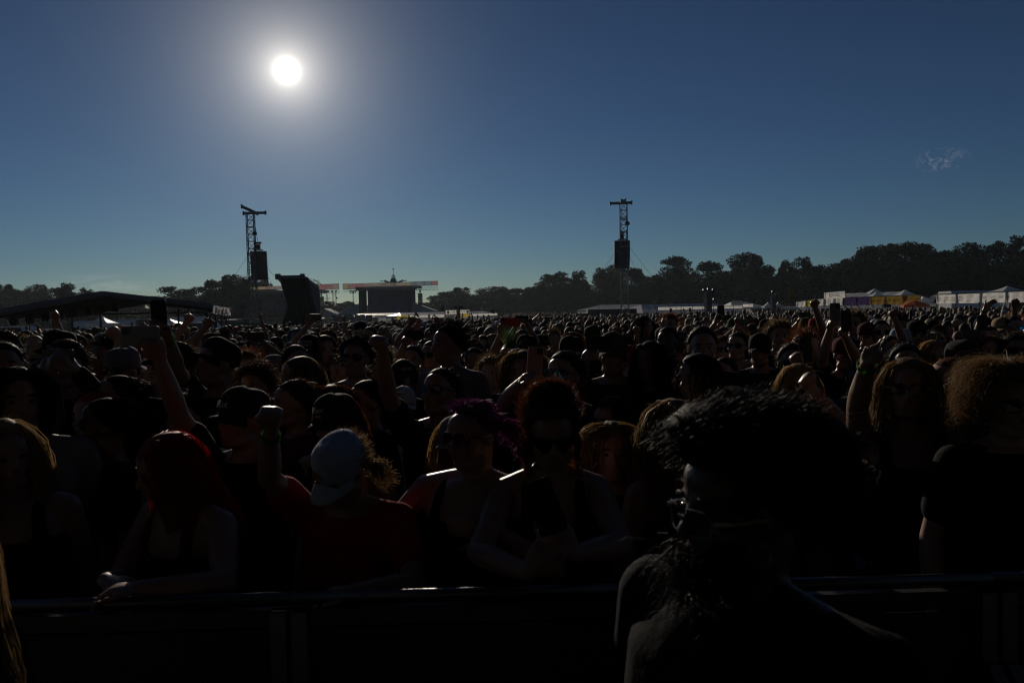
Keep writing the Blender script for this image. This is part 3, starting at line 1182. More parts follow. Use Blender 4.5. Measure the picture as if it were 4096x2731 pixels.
def light_post(px, py, D, w, lab, lamps):
    c = P(px, py, D)
    ro = thing('light_post', lab, 'light tower', (c.x, D, 0), R(8), 'square cloth wrapped light posts')
    s = D / FPX
    hw = w * s / 2
    m = MB()
    n = 18
    for k in range(n):
        z0, z1 = c.z * k / n, c.z * (k + 1) / n
        off = .012 * math.sin(k * 2.3)
        m.box((off, 0, (z0 + z1) / 2), (hw * 2, hw * 2, (z1 - z0) * .97))
    m.build('column', M_GREYCLOTH, ro)
    m = MB()
    truss(m, 0, c.z + .05, hw * 2.1, .6, .04, .025)
    m.bar((-hw * 2.2, 0, c.z + .08), (hw * 2.4, 0, c.z + .08), .06)
    m.build('frame', M_ALU, ro)
    for x, z in lamps:
        m = MB()
        m.loft([[(x * hw + math.cos(i * math.pi / 4) * r_, -.1 + y, c.z + z + math.sin(i * math.pi / 4) * r_) for i in range(8)] for r_, y in ((.05, .12), (.11, .05), (.13, -.12))])
        m.bar((x * hw, -.05, c.z + z), (x * hw * .6, 0, c.z + .08), .03)
        m.build('lamp', M_BLACK, ro)
    return ro


light_post(1833, 1229, 70, 12, 'square light post standing in front of the lounge sign', ((-2.1, 0), (2.1, 0)))
light_post(2832, 1164, 60, 21, 'square light post standing in front of the row of merchandise banners', ((-1.8, .06), (0, .12), (1.9, .06), (2.2, -.65), (1.6, -.12)))
light_post(3093, 1178, 75, 15, 'square light post standing between the small tents and the gold banner booth', ((-.6, .25), (1.6, -.02)))

# low black container with a string of lights
D = 96
a, b = P(2352, 1240, D), P(2547, 1236, D)
ro = thing('black_container', 'low long black container with a bright dashed light strip along its top', 'container', (a.x, D, 0), 0)
L = b.x - a.x
zt = P(2450, 1236, D).z
m = MB()
m.box((L / 2, 1.2, zt / 2), (L, 2.4, zt))
nr = 24
for k in range(nr):
    m.box((L * (k + .5) / nr, -.03, zt / 2), (L / nr * .45, .06, zt - .2))
m.build('body', M_BLACK, ro)
m = MB()
m.box((-.75, 1.0, (zt - .45) / 2), (1.5, 2, zt - .45))
m.build('end_crate', M_BLACK, ro)
m = MB()
m.box((L + .45, 1.0, (zt - .75) / 2), (.9, 2, zt - .75))
m.build('end_crate', M_BLACK, ro)
m = MB()
m.box((L * .47, -.09, zt - .06), (L * .94, .05, .1))
strip = m.build('light_strip', M_BLACK, ro)
mb_ = bpy.data.materials.new('reflective_strip')
mb_.use_nodes = True
mb_.node_tree.nodes['Principled BSDF'].inputs['Base Color'].default_value = (.8, .8, .8, 1)
mb_.node_tree.nodes['Principled BSDF'].inputs['Roughness'].default_value = .2
mb_.node_tree.nodes['Principled BSDF'].inputs['Metallic'].default_value = .8
for k in range(26):
    m = MB()
    m.box((L * (.02 + .93 * k / 26 + .012), .1, zt + .04), (L * .021, .22, .05))
    m.build('dash', mb_, strip)

# merchandise tents with their row of banners (the row runs away to the right)
hip_tent('marquee', 'plain white marquee behind the low black container', 2450, 2640, 1236, 1217, 150, 158, 10, 'white tents around the field', ridge=(.12, .95))
hip_tent('marquee', 'long white merchandise marquee with a row of black lettered banners', 2572, 2985, 1247, 1214, 113, 121, 9, 'white tents around the field', ridge=(.15, .88), seams=8)
xs = [2631, 2680, 2725, 2770, 2812, 2855, 2897, 2935, 2971]
for k in range(8):
    u0, u1 = (xs[k] - 2600) / 385, (xs[k + 1] - 2600) / 385
    D0, D1 = 112.0 + 7 * u0, 112.0 + 7 * u1
    f = lambda u: (1228.5 - 6.5 * u, 1240.5 - 8.5 * u)
    which = ('hanging at the open left end of the row', 'second from the left end of the row', 'just left of the middle of the row', 'directly left of the light post', 'partly behind the light post',
             'directly right of the light post', 'second from the right end of the row', 'at the far right end of the row')[k]
    banner('banner', 'pale RIOT MERCH banner ' + which, xs[k] + 1, xs[k + 1] - 1, f(u0)[0], f(u0)[1], f(u1)[0], f(u1)[1], D0 - .5, D1 - .5, M_BANNER,
           group='merchandise banners', waves=.015, texts=(('RIOT MERCH', .5, .5, .55, .84, M_INK, .1),), posts=True, seg=6)
hip_tent('marquee', 'white marquee beside the sign reading BEULAHS', 2925, 3068, 1228, 1206, 135, 135, 9, 'white tents around the field', ridge=(.2, .6))
banner('sign', 'pale sign with dark BEULAHS lettering above a white marquee', 2931, 2969, 1203, 1217, 1203, 1216, 133, 133, M_VINYLGREY, 'sign', waves=0,
       texts=(('BEULAHS', .5, .5, .6, .8, M_INK, 0),))
banner('banner', 'white banner below the BEULAHS sign with small dark print', 2970, 3012, 1216, 1228, 1215, 1227, 133, 133, M_BANNER, texts=(('FOOD', .7, .5, .5, .3, M_INK, 0),))


def peak_tent(name, label, x0, x1, yeave, ypeak, D, group='white tents around the field', m_=None, xpk=None):
    m_ = m_ or M_VINYL
    a, b = P(x0, yeave, D), P(x1, yeave, D)
    L = b.x - a.x
    ro = thing(name, label, 'tent', ((a.x + b.x) / 2, D + L / 2, 0), 0, group)
    ze = a.z / 2 + b.z / 2
    zp = P((x0 + x1) / 2, ypeak, D + L / 2).z
    m = MB()
    rings = []
    for k in range(9):
        u = k / 8
        h = L / 2 * (1 - u) ** 1.0
        z = ze + (zp - ze) * (u ** 1.55)
        h = max(h, .05)
        ring = []
        for q in range(4):
            c0 = ((-1, -1), (1, -1), (1, 1), (-1, 1))[q]
            c1 = ((1, -1), (1, 1), (-1, 1), (-1, -1))[q]
            for e in range(3):
                w = e / 3
                ring.append(((c0[0] + (c1[0] - c0[0]) * w) * h, (c0[1] + (c1[1] - c0[1]) * w) * h, z))
        rings.append(ring)
    m.loft(rings)
    m.build('roof', m_, ro)
    m = MB()
    for q in range(4):
        ang_ = q * math.pi / 2
        m.box((math.cos(ang_) * L / 2, math.sin(ang_) * L / 2, ze - .14), (.03 if q % 2 == 0 else L, L if q % 2 == 0 else .03, .28))
    m.build('valance', m_, ro)
    for x, y in ((-1, -1), (1, -1), (1, 1), (-1, 1)):
        m = MB()
        m.bar((x * (L / 2 - .06), y * (L / 2 - .06), 0), (x * (L / 2 - .06), y * (L / 2 - .06), ze), .08, n=6)
        m.build('pole', M_STEEL, ro)
    return ro


peak_tent('canopy_tent', 'small white peaked canopy left of the light post near the gold banners', 3058, 3096, 1224, 1210, 125)
peak_tent('canopy_tent', 'small white peaked canopy right of the light post near the gold banners', 3098, 3140, 1224, 1209, 122)
hip_tent('marquee', 'low white marquee left of the REGGIES booth', 3128, 3198, 1228, 1217, 108, 106, 6, 'white tents around the field')
banner('sign', 'dark board hanging on the low white marquee', 3155, 3186, 1213, 1225, 1213, 1225, 105, 105, M_DRAPEGREY, 'sign', waves=0)

# the drinks booth with REGGIES sign, purple and gold banners: row runs from far left to near right


def rowD(x):
    return 82 - (x - 3182) / (3690 - 3182) * 8


def row_top(x):
    return float(np.interp(x, [3182, 3258, 3295, 3370, 3480, 3607, 3690], [1207, 1197, 1194, 1190, 1187, 1182, 1180]))


def row_bot(x):
    return float(np.interp(x, [3182, 3295, 3370, 3480, 3607, 3690], [1229, 1222, 1221, 1219, 1216, 1207]))


menu = lambda: (('MENU', .5, .15, .12, .3, M_REDINK, 0),) + tuple((s_, .5, .3 + .13 * i, .08, .62, M_INK, 0) for i, s_ in enumerate(('BEER  SELTZER', 'COCKTAILS  WINE', 'WATER  SODA', 'CASH  CARD')))
BO = [(3184, 3221, M_BANNER, 'white menu banner at the far left end of the booth row', menu()),
      (3223, 3257, M_YELLOW, 'yellow banner between two white menu banners', (('BEER', .5, .5, .3, .6, M_REDINK, 0),)),
      (3259, 3294, M_BANNER, 'creased white menu banner right of the yellow one', menu()),
      (3296, 3333, M_BANNER, 'white menu banner hanging under the left half of the REGGIES sign', menu()),
      (3335, 3370, M_BANNER, 'white menu banner hanging under the right half of the REGGIES sign', menu()),
      (3372, 3420, M_PURPLE, 'purple banner with white lettering right of the menus', (('WYNK', .72, .62, .38, .45, M_WHITEINK, 0), ('THC', .25, .5, .3, .25, M_GOLD, 0))),
      (3422, 3478, M_PURPLE, 'purple banner reading Seltzer WYNK', (('Seltzer with', .55, .3, .26, .6, M_WHITEINK, 0), ('WYNK of THC', .5, .72, .3, .75, M_WHITEINK, 0))),
      (3480, 3535, M_GOLD, 'gold banner with red lettering next to the purple ones', (('MALÖRT', .45, .55, .42, .75, M_REDINK, 0),)),
      (3537, 3606, M_GOLD, 'gold banner repeating its red lettering twice', (('MALÖRT', .22, .55, .42, .40, M_REDINK, 0), ('MALÖRT', .74, .55, .42, .46, M_REDINK, 0))),
      (3608, 3681, M_GOLD, 'gold banner with a red shield at the right end of the booth', (('MALÖRT', .62, .3, .16, .3, M_INK, 0), ('NEAT  SHOT', .62, .5, .16, .36, M_INK, 0), ('MALÖRT', .9, .5, .3, .2, M_REDINK, 0)))]
for x0, x1, m_, lab, tx in BO:
    b_ = banner('banner', lab, x0, x1, row_top(x0), row_bot(x0), row_top(x1), row_bot(x1), rowD(x0), rowD(x1), m_, group='banners on the drinks booths', waves=.022, texts=tx, seg=12)
    if 'shield' in lab:
        Lb = (P(x1, 1190, rowD(x1)) - P(x0, 1190, rowD(x0))).length
        zc = P((x0 + x1) / 2, 1194, rowD(3640)).z
        m = MB()
        m.loft([[(Lb * .2 + x_ * .22, yy, zc + z_ * .26) for x_, z_ in ((-1, .9), (1, .9), (1, 0), (0, -1.1), (-1, 0))] for yy in (-.13, -.1)])
        m.build('shield', M_REDINK, b_)
# crumpled reflective fringe under the booth banners
x = 3190
fr = 0
while x < 3600:
    w = random.uniform(34, 58)
    x1 = min(x + w, 3604)
    a, b = P(x, row_bot(x), rowD(x)), P(x1, row_bot(x1), rowD(x1))
    m = MB()
    n = 7
    vs = []
    for k in range(n + 1):
        u = k / n
        p = a.lerp(b, u)
        for j in range(3):
            vs.append((p.x + random.uniform(-.02, .02), p.y - .06 - .10 * j + random.uniform(-.05, .05), p.z - .02 - j * .13 + random.uniform(-.04, .04)))
    m.add(vs, [(k * 3 + j, k * 3 + j + 1, k * 3 + j + 4, k * 3 + j + 3) for k in range(n) for j in range(2)])
    o = m.build('awning_fringe', M_TARP, None, smooth=True)
    tag(o, 'crumpled shiny plastic fringe hanging under the booth banners', 'awning', 'shiny fringes under the booth banners')
    x = x1 + 3
b_ = banner('sign', 'white sign with tall black REGGIES lettering above the booth', 3296, 3379, 1170, 1196, 1163, 1191, 79.6, 78.6, M_BANNER, 'sign', waves=.02,
            texts=(('REGGIES', .5, .5, .8, .5, M_INK, 0), ('* * *', .12, .35, .3, .14, M_INK, 0), ('* * *', .9, .35, .3, .14, M_INK, 0)))
hip_tent('marquee', 'white marquee behind the REGGIES sign', 3275, 3560, 1198, 1172, 104, 96, 9, 'white tents around the field', ridge=(.12, .95))
peak_tent('marquee', 'tall white tent with a dark seam behind the gold banners', 3450, 3625, 1192, 1154, 100)
peak_tent('marquee', 'small white peaked tent right behind the purple banners', 3478, 3580, 1192, 1167, 92)
peak_tent('marquee', 'broad white peaked tent behind the right end of the gold banners', 3580, 3735, 1198, 1158, 88)
peak_tent('marquee', 'white tent behind the orange umbrella', 3672, 3752, 1215, 1186, 80)


def umbrella(px, py_top, py_edge, hw, D, m_, label):
    top = P(px, py_top, D)
    ze = P(px, py_edge, D).z
    r_ = hw * D / FPX
    ro = thing('umbrella', label, 'umbrella', (top.x, D, 0))
    m = MB()
    n = 8
    vs = [(0, 0, top.z)]
    for q in range(1, 4):
        for i in range(n):
            a = 2 * math.pi * (i + .5) / n
            u = q / 3
            vs.append((math.cos(a) * r_ * u, math.sin(a) * r_ * u, top.z - (top.z - ze) * u ** 1.25))
    fs = [(0, 1 + i, 1 + (i + 1) % n) for i in range(n)]
    for q in range(2):
        for i in range(n):
            j = (i + 1) % n
            fs.append((1 + q * n + i, 1 + (q + 1) * n + i, 1 + (q + 1) * n + j, 1 + q * n + j))
    m.add(vs, fs)
    m.build('canopy', m_, ro)
    m = MB()
    for i in range(n):
        a, a2 = 2 * math.pi * (i + .5) / n, 2 * math.pi * (i + 1.5) / n
        p0 = Vector((math.cos(a) * r_, math.sin(a) * r_, ze))
        p1 = Vector((math.cos(a2) * r_, math.sin(a2) * r_, ze))
        m.add([p0, p1, p1 - Vector((0, 0, .12)), p0.lerp(p1, .5) - Vector((0, 0, .17)), p0 - Vector((0, 0, .12))], [(0, 1, 2, 3, 4)])
    m.build('valance', m_, ro)
    m = MB()
    m.bar((0, 0, 0), (0, 0, top.z), .05, n=6)
    m.build('pole', M_STEEL, ro)
    for i in range(n):
        a = 2 * math.pi * (i + .5) / n
        m = MB()
        m.bar((0, 0, ze + .1), (math.cos(a) * r_ * .95, math.sin(a) * r_ * .95, ze + .03), .025)
        m.build('rib', M_DARKMETAL, ro)


umbrella(3657, 1201, 1221, 56, 62, M_ORANGE, 'orange market umbrella in front of the gold banners')
umbrella(3547, 1214, 1221, 17, 60, M_BLACKCLOTH, 'small black umbrella open in front of the gold banners')

# drinks booth on the right: white APEROL and GHOST banners


def rowD2(x):
    return 58 - (x - 3745) / 350 * 2.5


AP = [(3746, 3822, 1178, 1214, 1175, 1213, 'white banner repeating red APEROL SPRITZ lettering three times',
       tuple((s_, u, w, .26, .24, M_REDINK, .25) for u in (.19, .52, .84) for s_, w in (('APEROL', .42), ('SPRITZ', .68)))),
      (3825, 3918, 1175, 1213, 1171.5, 1212, 'white banner with red APEROL SPRITZ and black drink prices',
       (('APEROL', .17, .38, .34, .3, M_REDINK, .25), ('SPRITZ', .17, .68, .32, .24, M_REDINK, .25), ('APEROL', .6, .22, .15, .3, M_INK, 0), ('SPRITZ', .57, .42, .15, .26, M_INK, 0), ('WATER', .56, .75, .15, .26, M_INK, 0))),
      (3922, 4021, 1171, 1212, 1167, 1210, 'white banner repeating black GHOST lettering three times',
       tuple(('GHOST', u, .48, .36, .2, M_INK, .3) for u in (.16, .5, .83))),
      (4025, 4110, 1167, 1210, 1164, 1209, 'white banner with rows of small black print at the right end',
       (('GHOST', .1, .5, .3, .16, M_INK, .3),) + tuple((s_, .62, .14 + .13 * i, .09, .66, M_INK, 0) for i, s_ in enumerate(('VODKA  LEMONADE', 'WHISKEY  COLA', 'TEQUILA  SODA', 'RUM  PUNCH', 'BEER'))))]
for x0, x1, a0, c0, a1, c1, lab, tx in AP:
    banner('banner', lab, x0, x1, a0, c0, a1, c1, rowD2(x0), rowD2(x1), M_BANNER, group='banners on the drinks booths', waves=.024, texts=tx, seg=14)
hip_tent('marquee', 'white marquee behind the APEROL banners', 3722, 4010, 1182, 1164, 86, 82, 8, 'white tents around the field', ridge=(.12, .95))
peak_tent('marquee', 'tall white peaked tent at the far right behind the printed banner', 4002, 4150, 1168, 1143, 66)
c = P(3915, 1218, 56.4)
ro = thing('flood_lamp', 'shiny round lamp hanging between the APEROL and GHOST banners', 'lamp', (c.x, 56.5, 0))
m = MB()
m.ball((0, -.25, c.z), (.09, .09, .1), 12, 8)
m.build('bowl', M_SILVER, ro, smooth=True)
m = MB()
m.bar((0, -.1, 0), (0, -.1, c.z + .2), .04, n=6)
m.bar((0, -.1, c.z + .15), (0, -.25, c.z + .1), .03, n=6)
m.build('stand', M_BLACK, ro)
# service trailer roof behind those banners
a, b = P(3806, 1164, 74), P(4008, 1160, 74)
ro = thing('service_trailer', 'pale blue and white service trailer behind the APEROL banners', 'trailer', (a.x, 74, 0))
L = b.x - a.x
zt = (a.z + b.z) / 2
m = MB()
m.loft([[(x, y, z) for y, z in ((0, .5), (0, zt - .15), (.15, zt), (2.2, zt), (2.4, zt - .15), (2.4, .5))] for x in (0, L)])
m.build('body', M_WHITEPAINT, ro)
m = MB()
m.box((L * .5, -.02, zt - .22), (L, .03, .1))
m.build('trim_stripe', M_DARKMETAL, ro)
for x in (L * .4, L * .48):
    for y in (.15, 2.25):
        m = MB()
        m.bar((x, y - .1, .34), (x, y + .1, .34), .68, n=12)
        m.build('wheel', M_BLACK, ro)

# ------------------------------------------------------------------ low canopy on the left with what stands beyond it
AZ = R(16)
D = 28.0
ap = P(411, 1170, D)
le, re_ = P(0, 1252, D), P(826, 1219, D)
ro = thing('open_canopy', 'large low open sided canopy with a shallow gable roof and thin posts', 'canopy', (ap.x, D, 0), AZ)
# local x runs along the front, local y runs back
wl, wr = (ap.x - le.x) * 1.0, (re_.x - ap.x) * 1.0
DEP = 11.0
za, zl, zr = ap.z, le.z, re_.z
th = .13
m = MB()
pr = [(-wl, zl), (0, za), (wr, zr)]
vs = []
for y in (0, DEP):
    for x, z in pr:
        vs.append((x, y, z))
    for x, z in pr:
        vs.append((x, y, z - th))
m.add(vs, [(0, 1, 7, 6), (1, 2, 8, 7), (4, 3, 9, 10), (5, 4, 10, 11), (0, 3, 4, 1), (1, 4, 5, 2), (7, 10, 9, 6), (8, 11, 10, 7), (0, 6, 9, 3), (2, 5, 11, 8)])
m.build('roof', M_ROOFGREY, ro)
m = MB()
m.bar((-wl, -.06, zl - .03), (0, -.06, za - .03), .10, .17)
m.bar((0, -.06, za - .03), (wr, -.06, zr - .03), .10, .17)
m.build('fascia', M_ROOFGREY, ro)
for k in range(9):
    m = MB()
    u = (k + .5) / 9
    m.bar((-wl * .98, DEP * u, zl - th - .05), (0, DEP * u, za - th - .05), .07, .1)
    m.bar((0, DEP * u, za - th - .05), (wr * .98, DEP * u, zr - th - .05), .07, .1)
    m.build('rafter', M_DARKMETAL, ro)
for x, y in ((-wl + .2, .3), (-wl + .2, 4), (-wl + .2, 7.5), (-wl + .2, 10.7), (wr - .25, .3), (wr - .25, 4), (wr - .25, 7.5), (wr - .25, 10.7), (0, 10.7), (-1.3, 6), (1.5, 8)):
    z = za + (zl - za) * (-x / wl) if x < 0 else za + (zr - za) * (x / wr)
    m = MB()
    m.bar((x, y, 0), (x, y, z - th - .02), .09, n=6)
    m.build('post', M_DARKMETAL, ro)
m = MB()
m.bar((-wl + .2, 10.7, 2.25), (wr - .25, 10.7, 2.25), .07, n=6)
m.bar((wr - .25, .3, 2.15), (wr - .25, 10.7, 2.2), .06, n=6)
m.build('cross_rail', M_DARKMETAL, ro)
for k in range(8):
    m = MB()
    x = -wl + .5 + k * .38
    zz_ = za + (zl - za) * (-x / wl) - th - .25
    m.box((x, 1.2 + k * .5, zz_), (.22, .28, .24), Matrix.Rotation(R(20), 3, 'X'))
    m.bar((x, 1.2 + k * .5, zz_), (x, 1.2 + k * .5, zz_ + .25), .03)
    m.build('hung_light', M_BLACK, ro)
# shiny plastic tarp bundled at the right eave with cables
for k in range(5):
    m = MB()
    vs = []
    n = 6
    for i in range(n + 1):
        for j in range(4):
            vs.append((wr - .05 + k * .10 + .03 * i + random.uniform(-.03, .03), .1 + k * .15 + random.uniform(-.06, .06) + .12 * math.sin(i * 1.7 + j), zr - .02 - .02 * k - j * .09 - .03 * random.random()))
    m.add(vs, [(i * 4 + j, i * 4 + j + 1, i * 4 + j + 5, i * 4 + j + 4) for i in range(n) for j in range(3)])
    m.build('tarp_fold', M_TARP, ro, smooth=True)
for k in range(7):
    m = MB()
    x = wr - .15 + .1 * k
    p0 = Vector((x, .2 + .1 * k, zr - .25))
    for q in range(6):
        p1 = p0 + Vector((random.uniform(-.04, .04), 0, -.14))
        m.bar(p0, p1, .03, n=5)
        p0 = p1
    m.build('cable', M_BLACK, ro)


def block(name, label, cat, x0, x1, y0, D, depth, m_, group=None, roof=True):
    a, b = P(x0, y0, D), P(x1, y0, D)
    zt = (a.z + b.z) / 2
    r_ = thing(name, label, cat, (a.x, D, 0), 0, group)
    L = b.x - a.x
    m = MB()
    m.loft([[(x, y, z) for y, z in ((0, .45), (0, zt - .12), (.12, zt), (depth - .12, zt), (depth, zt - .12), (depth, .45))] for x in (0, L)])
    m.build('body', m_, r_)
    m = MB()
    m.box((L * .5, depth / 2, zt + .03), (L * .98, depth * .9, .05))
    m.build('roof_skin', M_SILVER, r_)
    for x in (L * .25, L * .75):
        for y in (.15, depth - .15):
            m = MB()
            m.bar((x, y - .12, .4), (x, y + .12, .4), .8, n=12)
            m.build('wheel', M_BLACK, r_)
    m = MB()
    m.box((L * .3, -.02, zt * .62), (L * .12, .04, zt * .3))
    m.build('window', M_GLASSDARK, r_)
    return r_


block('box_trailer', 'white box trailer seen under the low canopy left of the peaked tent', 'trailer', 292, 360, 1285, 74, 2.4, M_WHITEPAINT, 'trailers parked beyond the canopy')
block('box_trailer', 'white box trailer seen under the low canopy right of the peaked tent', 'trailer', 425, 540, 1280, 86, 2.4, M_WHITEPAINT, 'trailers parked beyond the canopy')
block('box_trailer', 'dark box trailer between the white trailer and the blue tent', 'trailer', 543, 598, 1279, 80, 2.4, M_DARKMETAL, 'trailers parked beyond the canopy')
block('box_trailer', 'long pale grey box trailer behind the right canopy post', 'trailer', 680, 812, 1267, 92, 2.5, M_WHITEPAINT, 'trailers parked beyond the canopy')
block('box_trailer', 'low dark trailer just right of the canopy', 'trailer', 870, 945, 1281, 70, 2.2, M_DARKMETAL, 'trailers parked beyond the canopy')
peak_tent('pagoda_tent', 'white pagoda tent with a sunlit swept peak under the low canopy', 338, 433, 1294, 1264, 66)
peak_tent('pagoda_tent', 'bluish white tent behind the raised phone', 575, 720, 1300, 1276, 68)
umbrella(592, 1302, 1308, 16, 55, M_ORANGE, 'small bright orange umbrella seen under the canopy')
umbrella(490, 1300, 1306, 22, 62, M_ORANGE, 'flat orange umbrella beside the white trailer')
umbrella(690, 1296, 1303, 18, 58, M_ORANGE, 'dull orange umbrella right of the bluish tent')


def car(x0, x1, ytop, D, m_, label):
    a, b = P(x0, ytop, D), P(x1, ytop, D)
    L = max(3.9, b.x - a.x)
    zt = 1.62
    ro = thing('parked_van', label, 'van', ((a.x + b.x) / 2, D, 0), 0, 'vehicles parked beyond the canopy')
    m = MB()
    prof = [(-L / 2, .35), (-L / 2, .95), (-L / 2 + .9, 1.05), (-L / 2 + 1.5, zt - .05), (-L / 2 + 2.0, zt), (L / 2 - .5, zt), (L / 2 - .1, 1.1), (L / 2, .9), (L / 2, .35)]
    m.loft([[(x, y, z) for x, z in prof] for y in (-.85, .85)])
    m.build('body', m_, ro)
    m = MB()
    m.add([(-L / 2 + 1.0, -.86, 1.08), (L / 2 - .35, -.86, 1.08), (L / 2 - .6, -.86, zt - .1), (-L / 2 + 1.6, -.86, zt - .1)], [(0, 1, 2, 3)])
    m.build('side_window', M_GLASSDARK, ro)
    for x in (-L / 2 + .85, L / 2 - .85):
        for y in (-.8, .8):
            m = MB()
            m.bar((x, y - .1, .33), (x, y + .1, .33), .66, n=14)
            m.build('wheel', M_BLACK, ro)


car(10, 62, 1308, 60, M_WHITEPAINT, 'white van parked beyond the left end of the canopy')
car(752, 812, 1292, 64, M_WHITEPAINT, 'white car parked beyond the right canopy posts')
# green site fence
a, b = P(893, 1291, 62), P(1058, 1288, 62)
ro = thing('site_fence', 'dark green solid site fence left of the black draped tower', 'fence', (a.x, 62, 0))
L = b.x - a.x
n = 6
for k in range(n):
    m = MB()
    m.box((L * (k + .5) / n, 0, .05 + (a.z - .05) / 2), (L / n - .03, .05, a.z - .05))
    m.build('panel', M_GREEN, ro)
for k in range(n + 1):
    m = MB()
    m.bar((L * k / n, .06, 0), (L * k / n, .06, a.z + .02), .06, n=6)
    m.build('post', M_DARKMETAL, ro)
a, b = P(905, 1276, 75), P(1135, 1272, 75)
ro = thing('railed_platform', 'steel railed platform behind the green site fence', 'platform', (a.x, 75, 0))
L = b.x - a.x
m = MB()
m.box((L / 2, 1.2, .45), (L, 2.4, .9))
m.build('deck', M_DRAPEGREY, ro)
for z in (1.15, 1.4, a.z):
    m = MB()
    m.bar((0, 0, z), (L, 0, z), .04, n=6)
    m.build('rail', M_STEEL, ro)
for k in range(8):
    m = MB()
    m.bar((L * k / 7, 0, .9), (L * k / 7, 0, a.z), .045, n=6)
    m.build('post', M_STEEL, ro)

# ------------------------------------------------------------------ the stage the crowd is facing, unseen behind the camera, added to shade them
ro = thing('unseen_shade_stage', 'large unseen black concert stage with a high roof that the crowd faces, added for shade', 'stage', (0, -6, 0))
m = MB()
m.box((0, -4, .8), (26, 12, 1.6))
m.build('stage_deck', M_BLACK, ro)
m = MB()
m.box((0, -2.5, 12.2), (28, 17, .5))
m.build('roof', M_BLACKCLOTH, ro)
m = MB()
for k in range(26):
    m.box((-12.5 + k, -10 + .12 * (k % 2), 6.8), (1.0, .15, 10.6))
m.build('backdrop', M_BLACKCLOTH, ro)
for s_ in (-1, 1):
    m = MB()
    for k in range(12):
        m.box((s_ * 14.2 + .1 * (k % 2), -9.5 + 1.2 * k, 6.2), (.15, 1.2, 12))
    m.build('wing_drape', M_BLACKCLOTH, ro)
    m = MB()
    m.box((s_ * 10.7, 2.5, 5.5), (10.5, .4, 11))
    m.build('side_screen', M_BLACK, ro)
    for yy_ in (-9.5, 5.6):
        m = MB()
        truss(m, 0, 12.2, .6, 1.0)
        o_ = m.build('tower', M_ALU, ro)
        o_.location = (s_ * 13.4, yy_, 0)
    m = MB()
    m.box((s_ * 10.5, 5.2, .9), (3.5, 1.2, 1.8))
    m.build('subwoofer_stack', M_BLACK, ro)

# ------------------------------------------------------------------ people: shapes
def superring(c, rx, ry, n=16, p=2.3, rot=None):
    out = []
    for i in range(n):
        t_ = 2 * math.pi * i / n
        x = math.copysign(abs(math.cos(t_)) ** (2 / p), math.cos(t_)) * rx
        y = math.copysign(abs(math.sin(t_)) ** (2 / p), math.sin(t_)) * ry
        q = Vector((x, y, 0))
        if rot is not None:
            q = rot @ q
        out.append(Vector(c) + q)
    return out


def capsule(mb, a, b, ra, rb, n=10):
    a, b = Vector(a), Vector(b)
    d = b - a
    q = d.to_track_quat('Z', 'Y').to_matrix()
    L = d.length
    rings = []
    for k in range(3):
        t_ = math.pi / 2 * (k + .35) / 3
        rings.append([a + q @ Vector((math.cos(2 * math.pi * i / n) * ra * math.sin(t_), math.sin(2 * math.pi * i / n) * ra * math.sin(t_), -ra * math.cos(t_))) for i in range(n)])
    for k in range(5):
        u = k / 4
        r_ = ra + (rb - ra) * u
        rings.append([a + q @ Vector((math.cos(2 * math.pi * i / n) * r_, math.sin(2 * math.pi * i / n) * r_, L * u)) for i in range(n)])
    for k in range(3):
        t_ = math.pi / 2 * (k + .65) / 3
        rings.append([b + q @ Vector((math.cos(2 * math.pi * i / n) * rb * math.cos(t_), math.sin(2 * math.pi * i / n) * rb * math.cos(t_), rb * math.sin(t_))) for i in range(n)])
    mb.loft(rings)


def limb(mb, pts, radii, n=10):
    """a tapering limb through several points"""
    for k in range(len(pts) - 1):
        capsule(mb, pts[k], pts[k + 1], radii[k], radii[k + 1], n)


def remesh(mb, name, voxel, smooth=2, adapt=0.0, factor=0.5, dec=1.0):
    me = mb.mesh(name)
    o = bpy.data.objects.new('tmp', me)
    r_ = o.modifiers.new('r', 'REMESH')
    r_.mode = 'VOXEL'
    r_.voxel_size = voxel
    r_.adaptivity = adapt
    r_.use_smooth_shade = True
    if smooth:
        s_ = o.modifiers.new('s', 'SMOOTH')
        s_.iterations = smooth
        s_.factor = factor
    if dec < 1:
        d_ = o.modifiers.new('d', 'DECIMATE')
        d_.ratio = dec
    out = evaluated_mesh(o)
    out.name = name
    bpy.data.objects.remove(o)
    bpy.data.meshes.remove(me)
    out.materials.clear()
    return out


